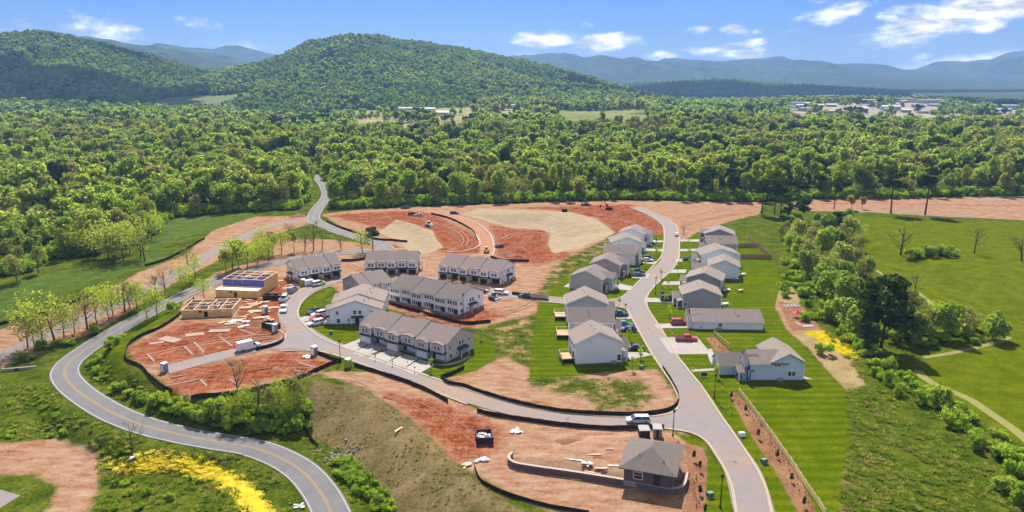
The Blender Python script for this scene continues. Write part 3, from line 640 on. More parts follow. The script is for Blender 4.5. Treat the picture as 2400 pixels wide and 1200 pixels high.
def scatter(name, label, cat, X, Y, Z, S, idx, coll, kind='stuff'):
    n = len(X); me = bpy.data.meshes.new(name); me.vertices.add(n)
    me.vertices.foreach_set('co', np.stack([X, Y, Z], 1).astype(np.float32).ravel())
    r = np.random.default_rng(n)
    at = me.attributes.new('rot', 'FLOAT_VECTOR', 'POINT'); at.data.foreach_set('vector', np.stack([np.zeros(n), np.zeros(n), r.uniform(0, 6.28, n)], 1).astype(np.float32).ravel())
    at = me.attributes.new('scl', 'FLOAT_VECTOR', 'POINT'); at.data.foreach_set('vector', (S if S.ndim == 2 else np.stack([S, S, S], 1)).astype(np.float32).ravel())
    at = me.attributes.new('pick', 'INT', 'POINT'); at.data.foreach_set('value', idx.astype(np.int32))
    ng = bpy.data.node_groups.new(name, 'GeometryNodeTree'); ng.interface.new_socket('Geometry', in_out='INPUT', socket_type='NodeSocketGeometry'); ng.interface.new_socket('Geometry', in_out='OUTPUT', socket_type='NodeSocketGeometry')
    N = ng.nodes; gi = N.new('NodeGroupInput'); go = N.new('NodeGroupOutput'); ip = N.new('GeometryNodeInstanceOnPoints'); ci = N.new('GeometryNodeCollectionInfo')
    ci.inputs['Collection'].default_value = coll; ci.inputs['Separate Children'].default_value = True; ci.inputs['Reset Children'].default_value = True
    def attr(nm, ty):
        a = N.new('GeometryNodeInputNamedAttribute'); a.data_type = ty; a.inputs['Name'].default_value = nm; return a.outputs['Attribute']
    e2r = N.new('FunctionNodeEulerToRotation'); L = ng.links
    L.new(attr('rot', 'FLOAT_VECTOR'), e2r.inputs[0]); L.new(e2r.outputs[0], ip.inputs['Rotation']); L.new(attr('scl', 'FLOAT_VECTOR'), ip.inputs['Scale'])
    L.new(attr('pick', 'INT'), ip.inputs['Instance Index']); ip.inputs['Pick Instance'].default_value = True
    L.new(gi.outputs[0], ip.inputs['Points']); L.new(ci.outputs[0], ip.inputs['Instance']); L.new(ip.outputs[0], go.inputs[0])
    o = link(name, me); md = o.modifiers.new('scatter', 'NODES'); md.node_group = ng
    return tag(o, label, cat, kind=kind)
RX, RY = P1[rest, 0], P1[rest, 1]; RZ = H(RX, RY) - 14 * ss(1500, 3500, np.hypot(RX, RY)); hz = hills_at(RX, RY); RZ = np.maximum(RZ, hz - 1)
r3 = np.random.default_rng(3)
nearm = RY < 950
pk = r3.choice(8, len(RX), p=[.16, .13, .14, .18, .10, .12, .11, .06])
patch = fbm(RX / 80, RY / 80, 77, 3); pk = np.where(patch + r3.normal(0, .12, len(RX)) > .38, 7, np.where(patch + r3.normal(0, .12, len(RX)) < -.36, 3, pk))
scatter('woodland', 'dense green woodland filling the valley behind the building site', 'woodland', RX[nearm], RY[nearm], RZ[nearm], r3.choice([.5, .68, .86, 1.05, 1.25], nearm.sum(), p=[.2, .25, .28, .19, .08]) * r3.uniform(.88, 1.12, nearm.sum()), pk[nearm], C_mid)
fm_ = ~nearm & (RY < 2300)
pf = r3.choice(6, len(RX), p=[.26, .24, .2, .16, .07, .07]); pf = np.where(patch + r3.normal(0, .1, len(RX)) > .36, 5, pf)
scatter('distant_woodland', 'far woodland rolling to the foot of the hills', 'woodland', RX[fm_], RY[fm_], RZ[fm_], r3.choice([.45, .62, .8, 1.05], fm_.sum(), p=[.25, .3, .3, .15]) * r3.uniform(.88, 1.12, fm_.sum()), pf[fm_], C_far)
# bright undergrowth where light reaches in along the wood's edge
ue = r3.integers(0, len(edge) - 1, 5200); ut = r3.uniform(0, 1, 5200); ex_ = np.array(edge); UX = ex_[ue, 0] * (1 - ut) + ex_[ue + 1, 0] * ut + r3.normal(0, 3.5, 5200); UY = ex_[ue, 1] * (1 - ut) + ex_[ue + 1, 1] * ut + r3.uniform(-1, 16, 5200)
k = (sdf(FPOLY, UX, UY) > .5) & (sdf(ROADGAP, UX, UY) < -1) & frustum(UX, UY, 30); UX, UY = UX[k], UY[k]
C_und = proto('undergrowth', [t[0] for t in TREES['shrub']])
scatter('undergrowth', 'light green undergrowth between the stems along the edge of the wood', 'undergrowth', UX, UY, H(UX, UY), r3.uniform(.5, 1.5, len(UX)), r3.integers(0, 4, len(UX)), C_und)
# hills
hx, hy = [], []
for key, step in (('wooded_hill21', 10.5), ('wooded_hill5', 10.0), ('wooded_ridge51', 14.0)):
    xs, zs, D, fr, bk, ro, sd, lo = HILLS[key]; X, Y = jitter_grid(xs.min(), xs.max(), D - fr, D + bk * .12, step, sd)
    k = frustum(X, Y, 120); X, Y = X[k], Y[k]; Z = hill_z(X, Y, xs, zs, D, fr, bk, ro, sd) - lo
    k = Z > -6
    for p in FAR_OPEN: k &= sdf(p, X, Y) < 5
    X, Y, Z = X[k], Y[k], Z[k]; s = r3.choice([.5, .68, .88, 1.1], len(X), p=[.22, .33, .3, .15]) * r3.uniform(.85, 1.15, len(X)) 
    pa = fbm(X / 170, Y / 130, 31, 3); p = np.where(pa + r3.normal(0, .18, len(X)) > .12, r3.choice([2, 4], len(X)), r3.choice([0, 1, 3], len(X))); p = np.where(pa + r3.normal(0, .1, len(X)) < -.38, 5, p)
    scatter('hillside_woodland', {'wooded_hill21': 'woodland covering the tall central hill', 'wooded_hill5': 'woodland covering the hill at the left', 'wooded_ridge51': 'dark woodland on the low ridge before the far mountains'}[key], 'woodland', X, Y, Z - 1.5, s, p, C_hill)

# open fields and clearings far out in the valley, lying on the slope
def far_field(poly, rgb0, rgb1, name):
    P = np.array(poly); xs = np.linspace(P[:, 0].min(), P[:, 0].max(), 40); ys = np.linspace(P[:, 1].min(), P[:, 1].max(), 40); X, Y = np.meshgrid(xs, ys); sd = sdf(poly, X, Y)
    Z = np.maximum(H(X, Y) - 14 * ss(1500, 3500, np.hypot(X, Y)), hills_at(X, Y)) + .6; ii = np.arange(1600).reshape(40, 40); q = np.stack([ii[:-1, :-1], ii[:-1, 1:], ii[1:, 1:], ii[1:, :-1]], -1).reshape(-1, 4); k = (sd.ravel()[q] > -2).all(1)
    m = slope_mat(name, rgb0, rgb1, .02); m.node_tree.nodes['Bump'].inputs['Distance'].default_value = .5
    tag(link(name, np_mesh(name, np.stack([X.ravel(), Y.ravel(), Z.ravel()], 1), q[k], m, True)), kind='structure')
far_field(FAR_OPEN[0], (.10, .13, .05), (.15, .17, .07), 'hillside_field'); far_field(FAR_OPEN[1], (.18, .17, .12), (.34, .28, .22), 'town_ground'); far_field(FAR_OPEN[2], (.16, .17, .06), (.30, .24, .14), 'valley_clearing'); far_field(FAR_OPEN[3], (.10, .14, .04), (.20, .20, .08), 'valley_field')
# ------------------------------------------------------------------ roads, kerbs, drives
M_asph = mat('light_asphalt', A(180, 168, 164), .9, .07, .35, stain=A(208, 168, 136), sscale=.045)
M_road = mat('county_road_asphalt', A(152, 149, 150), .9, .08, .4, stain=A(136, 133, 133), sscale=.12)
M_conc = mat('concrete', A(218, 208, 200), .85, .06, .5, stain=A(198, 184, 172), sscale=.15)
M_kerb = mat('kerb_concrete', A(226, 204, 176), .85, .07, .8)
M_gravel = mat('grey_gravel', A(176, 162, 150), .95, .14, .6)
M_yline = mat('yellow_road_paint', A(222, 176, 96), .8, .1, 1)
M_wline = mat('white_road_paint', A(232, 226, 220), .8, .1, 1)
M_dust = mat('dusty_asphalt', A(206, 168, 140), .9, .12, .25)
M_haul = mat('compacted_haul_road_soil', A(214, 150, 104), .95, .10, .3)
M_trail = mat('worn_grass_trail', A(176, 172, 92), .95, .12, .8)
def smooth(P, step=2.0):                  # Catmull-Rom through world points, evenly resampled
    P = [Vector((p[0], p[1], 0)) for p in P]; Q = [2 * P[0] - P[1]] + P + [2 * P[-1] - P[-2]]; out = []
    for i in range(1, len(Q) - 2):
        a, b, c, d = Q[i - 1:i + 3]; n = max(2, int((c - b).length / step))
        for j in range(n):
            t = j / n; out.append(.5 * ((2 * b) + (c - a) * t + (2 * a - 5 * b + 4 * c - d) * t * t + (3 * b - a - 3 * c + d) * t ** 3))
    out.append(P[-1]); return out
def offset(C, o):
    R = []
    for i, p in enumerate(C):
        d = (C[min(i + 1, len(C) - 1)] - C[max(i - 1, 0)]).normalized(); R.append(p + Vector((-d.y, d.x, 0)) * o)
    return R
def hz_(P): 
    a = H(np.array([p.x for p in P]), np.array([p.y for p in P])); return a
def ribbon(C, o0, o1, lift, cross=1):     # strip between two side offsets, draped on the ground
    mb = MB(); cols = [offset(C, o0 + (o1 - o0) * k / cross) for k in range(cross + 1)]; k = cross + 1
    zz = [hz_(c) for c in cols]
    for i in range(len(C)):
        for c, z in zip(cols, zz): mb.v.append((c[i].x, c[i].y, z[i] + lift))
    for i in range(len(C) - 1):
        for j in range(cross): mb.f.append((i * k + j, i * k + j + 1, (i + 1) * k + j + 1, (i + 1) * k + j))
    return mb
def kerb_mb(C, w=.5, h=.17):              # raised kerb with a gutter lip
    mb = MB(); L = offset(C, w / 2); R = offset(C, -w / 2); z = hz_(C)
    for i in range(len(C)):
        mb.v += [(L[i].x, L[i].y, z[i] - .15), (L[i].x, L[i].y, z[i] + h), (R[i].x, R[i].y, z[i] + h - .02), (R[i].x, R[i].y, z[i] - .15)]
    n = len(C)
    for i in range(n - 1):
        for j in range(3): mb.f.append((i * 4 + j, i * 4 + j + 1, (i + 1) * 4 + j + 1, (i + 1) * 4 + j))
    mb.f += [(0, 1, 2, 3), tuple((n - 1) * 4 + j for j in (3, 2, 1, 0))]
    return mb
def road(name, pts, width, m, lift=.06, kind='structure'):
    C = smooth(GP(pts), 1.2); o = ribbon(C, -width / 2, width / 2, lift, 6).build(name, m); tag(o, kind=kind); return o, C
def sheet(name, pts, m, lift=.05, thick=0.0, parent=None, kind='structure'):
    P = GP(pts); z = sum(p.z for p in P) / len(P) + lift; mb = MB(); n = len(P)
    ar = sum(P[i].x * P[(i + 1) % n].y - P[(i + 1) % n].x * P[i].y for i in range(n)); P = P if ar > 0 else P[::-1]
    mb.add([(p.x, p.y, z) for p in P] + [(p.x, p.y, z - .25) for p in P], [tuple(range(n))] + [(i, i + n, (i + 1) % n + n, (i + 1) % n) for i in range(n)])
    o = mb.build(name, m, parent)
    return tag(o, kind=kind) if parent is None else o
# country road below the site
main_px = MAIN_PX[:-1] + [(640, 618), (760, 596), (880, 588), (905, 580), (870, 565), (800, 545), (745, 522), (735, 508), (745, 488), (765, 462), (762, 440), (745, 418), (728, 404)]
mr, MC = road('country_road', main_px, 6.6, M_road, .10)
link('centre_line', None, mr) if False else None
ribbon(MC, -.24, -.10, .106).build('centre_line', M_yline, mr); ribbon(MC, .10, .24, .106).build('centre_line', M_yline, mr)
for s in (-1, 1): ribbon(MC, s * 2.95 - .09, s * 2.95 + .09, .106).build('edge_line', M_wline, mr)
# streets of the new development
st_a, CA = road('street', [(1785, 1240), (1767, 1195), (1741, 1107), (1705, 1050), (1652, 975), (1606, 900), (1580, 862), (1553, 825), (1524, 775), (1500, 735), (1493, 703), (1509, 672), (1549, 632), (1570, 605), (1574, 550), (1565, 525), (1536, 505), (1490, 486)], 6.5, M_asph, .064)
st_b, CB = road('street', [(1625, 992), (1560, 990), (1440, 990), (1300, 977), (1180, 952), (1080, 922), (960, 880), (850, 838), (760, 805), (705, 772), (676, 738), (690, 702), (725, 677), (790, 656), (860, 646), (950, 648), (1060, 664), (1170, 687), (1300, 704), (1400, 708), (1495, 712)], 5.9, M_asph, .060)
sp, CS = road('side_street', [(722, 790), (660, 806), (590, 818), (500, 838), (388, 868)], 5.6, M_asph, .056)
for nm, poly in (('street_corner', [(1520, 978), (1568, 971), (1588, 957), (1592, 936), (1640, 960), (1690, 1010), (1700, 1060), (1682, 1070), (1656, 1035), (1620, 1015), (1530, 1003)]),
                 ('street_corner', [(1420, 703), (1452, 699), (1470, 687), (1490, 668), (1510, 690), (1512, 730), (1482, 746), (1467, 724), (1430, 717), (1420, 716)]),
                 ('street_corner', [(640, 800), (668, 790), (672, 765), (700, 760), (760, 800), (800, 830), (760, 825), (700, 818), (650, 818)])):
    sheet(nm, poly, M_asph, .070)
# dusty stretch left by the trucks
KERBS = [[(1812, 1225), (1800, 1162), (1787, 1125), (1762, 1080), (1725, 1025), (1690, 975), (1662, 932), (1637, 897), (1585, 832), (1550, 772), (1525, 735), (1513, 710), (1516, 695), (1533, 672), (1575, 632), (1590, 608), (1592, 590), (1591, 550), (1580, 525), (1550, 505), (1502, 486)],
         [(1727, 1215), (1717, 1150), (1702, 1107), (1680, 1070), (1655, 1035), (1620, 1015), (1560, 1005)],
         [(1540, 975), (1568, 970), (1587, 957), (1591, 935), (1575, 900), (1549, 862), (1525, 825), (1497, 775), (1480, 745), (1466, 724), (1430, 717), (1320, 712), (1200, 697)],
         [(1540, 976), (1440, 977), (1300, 966), (1190, 942), (1090, 912), (1020, 888), (900, 846), (800, 813), (745, 788), (708, 755), (698, 735), (708, 708), (740, 683), (790, 666)],
         [(1430, 702), (1452, 699), (1470, 687), (1495, 662), (1525, 630), (1547, 605), (1554, 587), (1557, 545), (1550, 525), (1525, 507), (1475, 485)],
         [(640, 770), (664, 780), (668, 795), (640, 806), (590, 812)], [(655, 740), (664, 712), (690, 690), (730, 668), (790, 648), (860, 639)],
         [(1060, 655), (1170, 680), (1300, 697), (1420, 702)], [(1500, 1003), (1400, 1004), (1250, 988), (1120, 958)], [(1095, 948), (960, 897), (850, 855), (760, 826), (700, 822), (655, 824)]]
for k in KERBS: tag(kerb_mb(smooth(GP(k), 1.5)).build('kerb', M_kerb), kind='structure')
# haul road through the red earth with its new kerbs, gravel road on the left, trails
hr, CH = road('haul_road', [(1005, 494), (1050, 505), (1095, 522), (1128, 548), (1142, 575), (1140, 600)], 6.0, M_haul, .062)
for k in ([(995, 498), (1040, 508), (1085, 527), (1115, 550), (1124, 574), (1090, 588), (1050, 592)], [(1025, 492), (1070, 506), (1115, 522), (1148, 548), (1158, 578), (1152, 598), (1120, 606)]):
    tag(kerb_mb(smooth(GP(k), 1.5), .7).build('kerb', M_conc), kind='structure')
road('dirt_track', [(1000, 489), (1100, 484), (1250, 479), (1400, 477), (1480, 477)], 4.5, M_haul, .058)
road('gravel_road', [(-120, 890), (0, 835), (100, 790), (210, 742), (330, 688), (420, 640), (500, 590), (570, 556), (620, 534), (680, 520), (735, 515)], 6.0, M_gravel, .05)
road('gravel_track', [(2010, 496), (2100, 497), (2200, 502), (2290, 508)], 4, M_gravel, .055); road('gravel_track', [(2290, 470), (2350, 468), (2440, 464)], 6, M_gravel, .055)
for t, w in (([(2440, 1062), (2380, 1010), (2330, 975), (2270, 935), (2210, 910), (2165, 885), (2152, 868)], 2.2), ([(2165, 838), (2230, 828), (2300, 812), (2350, 798), (2366, 790)], 1.5), ([(2035, 620), (2060, 638), (2085, 652)], 1.6), ([(2148, 684), (2170, 700), (2186, 716)], 1.6)):
    road('trail', t, w, M_trail, .05)
# drives
DRIVES = [[(1460, 847), (1457, 836), (1464, 826), (1512, 826), (1530, 832)], [(1440, 776), (1440, 765), (1485, 766), (1498, 778)], [(1440, 747), (1440, 738), (1478, 739), (1484, 748)],
          [(1440, 667), (1448, 664), (1482, 671), (1476, 681), (1440, 678)], [(1478, 648), (1482, 641), (1524, 643), (1517, 653), (1480, 652)], [(1500, 616), (1502, 611), (1540, 613), (1535, 620)],
          [(1512, 588), (1512, 583), (1554, 584), (1554, 590)], [(1517, 568), (1517, 563), (1554, 564), (1554, 568)],
          [(1592, 566), (1592, 562), (1650, 561), (1650, 567)], [(1590, 589), (1592, 584), (1646, 583), (1644, 589)], [(1582, 613), (1586, 607), (1634, 607), (1632, 614)], [(1568, 640), (1576, 632), (1610, 632), (1606, 640)],
          [(1550, 668), (1556, 660), (1600, 660), (1598, 668)], [(1512, 708), (1512, 698), (1598, 700), (1602, 710)], [(1540, 770), (1534, 760), (1612, 757), (1622, 769)],
          [(1570, 828), (1545, 792), (1632, 788), (1658, 818), (1660, 830), (1592, 831)],
          [(795, 813), (850, 792), (872, 803), (826, 825)], [(826, 827), (874, 804), (905, 815), (906, 818), (850, 836)], [(862, 840), (912, 818), (945, 828), (900, 852)], [(903, 853), (948, 830), (982, 840), (942, 866)], [(944, 867), (985, 842), (1020, 855), (975, 880)],
          [(700, 745), (755, 733), (775, 738), (772, 748), (704, 755)], [(704, 757), (772, 749), (776, 758), (722, 768)]]
for i, d in enumerate(DRIVES): sheet('driveway', d, M_conc, .075)
for d in ([(1655, 820), (1668, 817), (1682, 850), (1700, 866), (1712, 876), (1700, 876), (1680, 866), (1664, 848)], [(1622, 872), (1620, 867), (1685, 863), (1688, 868)], [(1018, 855), (1045, 853), (1078, 845), (1100, 833), (1106, 836), (1080, 850), (1048, 858)], [(1320, 672), (1334, 664), (1334, 674)]):
    sheet('footpath', d, M_conc, .078)

for px in ((1722, 1083), (1565, 905), (1520, 770), (1330, 982), (700, 770)):
    p = G(*px); MB().tube([(p.x, p.y, p.z), (p.x, p.y, p.z + .095)], [.42, .42], 12).build('manhole_cover', mat('manhole_iron', (.10, .09, .085), .7, .1, 3), st_a if px[0] > 1400 else st_b)

# tyre tracks pressed into the bare soil
M_trk = mat('pressed_clay_track', A(178, 116, 86), .95, .3, 1.2); M_trk2 = mat('dry_dust_track', A(212, 166, 132), .95, .22, 1.2)
TRK = [([(905, 925), (980, 950), (1060, 990), (1130, 1040)], 0),
       ([(790, 520), (850, 512), (930, 505), (1000, 508)], 0), ([(880, 528), (960, 520), (1040, 535), (1090, 570)], 0), ([(1050, 590), (1090, 570), (1080, 545), (1030, 525), (960, 508)], 1), ([(1170, 600), (1210, 575), (1280, 560)], 0), ([(1180, 560), (1230, 545), (1290, 550)], 1), ([(1330, 490), (1420, 500), (1490, 520), (1540, 550)], 0), ([(1390, 500), (1450, 512), (1500, 535), (1520, 556)], 1), ([(1440, 488), (1500, 505), (1550, 530)], 0),
       ([(1600, 510), (1680, 495), (1770, 488)], 1), ([(1600, 530), (1650, 515), (1760, 498)], 0), ([(1900, 478), (2050, 476), (2200, 480), (2400, 482)], 0), ([(2100, 486), (2250, 488), (2400, 498)], 1), ([(330, 838), (430, 815), (540, 795), (640, 785)], 1), ([(340, 800), (440, 772), (560, 765), (640, 772)], 0), ([(420, 905), (520, 880), (620, 860), (720, 850)], 0), ([(760, 880), (840, 890), (900, 915)], 1), ([(1000, 615), (1010, 640), (1060, 652)], 1), ([(820, 620), (840, 630), (900, 642)], 0), ([(1180, 735), (1230, 720), (1255, 705)], 0)]
for pts, c in TRK:
    C = smooth(GP(pts), 1.0); g = MB()
    for s_ in (-.95, .95): m_ = ribbon(C, s_ - .2, s_ + .2, .052 if c else .056); g.add(m_.v, m_.f)
    tag(g.build('tyre_track', M_trk2 if c else M_trk), kind='structure')
# ------------------------------------------------------------------ buildings
M_glass = mat('window_glass', (.020, .026, .034), .12, .3, .6, spec=.6)
M_white = mat('white_trim', (.84, .84, .83), .6, .03, 1)
M_roof = mat('taupe_shingles', A(178, 160, 152), .95, .12, 1.2, .02, fine=9)
M_roofg = mat('grey_shingles', A(156, 144, 136), .95, .12, 1.2, .02, fine=9)
M_roofl = mat('pale_grey_shingles', A(190, 172, 160), .95, .10, 1.2, .02, fine=9)
M_dark = mat('dark_metal_porch_roof', (.045, .046, .05), .7, .1, 2)
M_garage = mat('white_garage_door', (.82, .81, .79), .6, .03, 1)
M_door = mat('dark_door', (.035, .035, .04), .5, .1, 2)
M_pipe = mat('vent_pipe_grey', (.10, .09, .09), .6, .1, 4)
M_found = mat('foundation_block', (.30, .28, .26), .95, .1, 3)
M_deck = mat('deck_timber', (.52, .36, .24), .9, .15, 3)
M_osb = mat('sheathing_board', (.66, .43, .15), .9, .16, 1.4)
M_stud = mat('pale_stud_timber', (.76, .56, .35), .9, .12, 3)
M_blue = mat('blue_wall_membrane', (.11, .12, .42), .8, .10, 1)
M_wrap = mat('white_house_wrap', (.78, .77, .77), .8, .05, 1)
M_band = mat('navy_flashing_band', (.035, .05, .085), .7, .15, 2)
M_dark_open = mat('painted_dark_opening', (.035, .028, .022), 1, .2, 1)  # solid panels whose dark colour stands for the shade inside openings
def siding(name, c): return mat(name, c, .75, .05, .5, .008, fine=2)
M_sw = siding('white_siding', (.82, .81, .80)); M_sb = siding('pale_blue_siding', (.58, .64, .68)); M_sg = siding('grey_siding', (.38, .37, .37)); M_sd = siding('slate_siding', (.27, .27, .29))
M_st = siding('taupe_siding', (.50, .45, .41)); M_sl = siding('light_grey_siding', (.76, .75, .73)); M_brown = siding('brown_grey_siding', (.38, .31, .30)); M_brick = siding('dark_brick', (.17, .13, .12))
_cache = {}
def window_meshes(w, h, style):
    k = (round(w, 2), round(h, 2), style)
    if k not in _cache:
        fr = MB(); t = .09
        fr.box(-w / 2 - t, -.07, -h / 2 - t, w / 2 + t, .03, -h / 2).box(-w / 2 - t, -.07, h / 2, w / 2 + t, .03, h / 2 + t).box(-w / 2 - t, -.07, -h / 2, -w / 2, .03, h / 2).box(w / 2, -.07, -h / 2, w / 2 + t, .03, h / 2).box(-w / 2, -.045, -.03, w / 2, .03, .03)
        pa = MB().box(-w / 2, -.03, -h / 2, w / 2, .04, h / 2)
        _cache[k] = (fr.mesh('window', M_white), pa.mesh('pane', M_glass))
    return _cache[k]
def garage_meshes(w, h, m):
    k = ('g', round(w, 2), round(h, 2), m.name)
    if k not in _cache:
        mb = MB(); n = 4
        for i in range(n): mb.box(-w / 2, -.05, h * i / n + .02, w / 2, .05, h * (i + 1) / n - .02)
        mb.box(-w / 2, -.02, 0, w / 2, .05, h)
        _cache[k] = mb.mesh('garage_door', m)
    return _cache[k]
ZS = .79                                  # storey heights here are low: about 2.3 m
class Building:
    """local frame: x along the wall A->B, y away from it, z up; wall A->B looks towards -y"""
    def __init__(s, name, label, cat, Axy, Bxy, D, group=None, z=None, zs=None):
        s.W = math.hypot(Bxy[0] - Axy[0], Bxy[1] - Axy[1]); s.D = D; ang = math.atan2(Bxy[1] - Axy[1], Bxy[0] - Axy[0])
        zz = Hs(*Axy) if z is None else z
        s.o = thing(name, label, cat, (Axy[0], Axy[1], zz), ang, group); s.o.scale = (1, 1, ZS if zs is None else zs)
        s.wall = MB(); s.trim = MB(); s.roofs = []; s.found = MB()
    def place(s, side, u, off=0):
        return {'front': ((u, -off), 0), 'right': ((s.W + off, u), math.pi / 2), 'back': ((u, s.D + off), math.pi), 'left': ((-off, u), -math.pi / 2)}[side]
    def window(s, side, u, z, w=.9, h=1.4, off=0):
        fr, pa = window_meshes(w, h, 0); (x, y), rz = s.place(side, u, off); f = link('window', fr, s.o, (x, y, z), rz); link('pane', pa, f); return f
    def garage(s, side, u, w=2.6, h=2.2, m=None, off=0):
        (x, y), rz = s.place(side, u, off); return link('garage_door', garage_meshes(w, h, m or M_garage), s.o, (x, y, .02), rz)
    def door(s, side, u, z=.15, w=1.0, h=2.1, off=0):
        (x, y), rz = s.place(side, u, off); k = ('d', w, h)
        if k not in _cache: _cache[k] = MB().box(-w / 2, -.05, 0, w / 2, .05, h).mesh('door', M_door)
        return link('door', _cache[k], s.o, (x, y, z), rz)
    def block(s, x0, x1, y0, y1, eave, rise, axis, over=.35, roof=None, base=-.8, z0=None, trim=True, wall=None):
        w = wall or s.wall; b = base if z0 is None else z0
        if axis == 'y': xm = (x0 + x1) / 2; w.prism([(x0, b), (x1, b), (x1, eave), (xm, eave + rise), (x0, eave)], 'y', y0, y1)
        else: ym = (y0 + y1) / 2; w.prism([(y0, b), (y1, b), (y1, eave), (ym, eave + rise), (y0, eave)], 'x', x0, x1)
        r = MB(); t = .17; o = over
        a0, a1, c0, c1 = (x0, x1, y0, y1) if axis == 'y' else (y0, y1, x0, x1)
        am = (a0 + a1) / 2; sl = rise / ((a1 - a0) / 2); zl = eave - sl * o
        poly = [(a0 - o, zl + .02), (am, eave + rise + .02), (a1 + o, zl + .02), (a1 + o, zl + .02 + t), (am, eave + rise + .02 + t), (a0 - o, zl + .02 + t)]
        r.prism(poly, axis, c0 - o, c1 + o); s.roofs.append(r)
        if trim:
            tt = .16                      # rake boards and fascia, a little proud of the roof edge
            for c in (c0 - o, c1 + o):
                q0, q1 = (c - .03, c + .0) if c < c1 else (c, c + .03)
                s.trim.prism([(a0 - o - .02, zl - .06), (am, eave + rise - .06), (a1 + o + .02, zl - .06), (a1 + o + .02, zl + tt - .03), (am, eave + rise + tt - .03), (a0 - o - .02, zl + tt - .03)], axis, q0, q1)
            for a in (a0 - o - .035, a1 + o + .005):
                if axis == 'y': s.trim.box(a, c0 - o, zl - .05, a + .03, c1 + o, zl + .12)
                else: s.trim.box(c0 - o, a, zl - .05, c1 + o, a + .03, zl + .12)
            if z0 is None:
                for (xx, yy) in ((x0, y0), (x1, y0), (x1, y1), (x0, y1)): s.trim.box(xx - .09, yy - .09, -.1, xx + .09, yy + .09, eave - .12)
        return s
    def hip(s, x0, x1, y0, y1, eave, rise, over=.5):
        s.wall.box(x0, y0, -.8, x1, y1, eave); r = MB(); o = over
        X0, X1, Y0, Y1 = x0 - o, x1 + o, y0 - o, y1 + o; hw = min(X1 - X0, Y1 - Y0) / 2
        if X1 - X0 < Y1 - Y0: p, q = ((X0 + X1) / 2, Y0 + hw, eave + rise), ((X0 + X1) / 2, Y1 - hw, eave + rise)
        else: p, q = (X0 + hw, (Y0 + Y1) / 2, eave + rise), (X1 - hw, (Y0 + Y1) / 2, eave + rise)
        e = eave - .05; b = [(X0, Y0, e), (X1, Y0, e), (X1, Y1, e), (X0, Y1, e)]
        if X1 - X0 < Y1 - Y0: r.add(b + [p, q], [(0, 1, 4), (1, 2, 5, 4), (2, 3, 5), (3, 0, 4, 5)])
        else: r.add(b + [p, q], [(0, 1, 5, 4), (1, 2, 5), (2, 3, 4, 5), (3, 0, 4)])
        r.box(X0 + .02, Y0 + .02, e - .2, X1 - .02, Y1 - .02, e - .005); s.roofs.append(r)
    def pipes(s, spots):
        for (x, y, z) in spots: MB().tube([(x, y, z - .3), (x, y, z + .65)], [.09, .09], 6).build('vent_pipe', M_pipe, s.o)
    def done(s, wm, rm, tm=None):
        s.wall.build('wall', wm, s.o)
        for r in s.roofs: r.build('roof', rm, s.o)
        if s.trim.v: s.trim.build('trim', tm or M_white, s.o)
        return s
def e2(px, py, z): p = U(px, py, z); return (p.x, p.y)

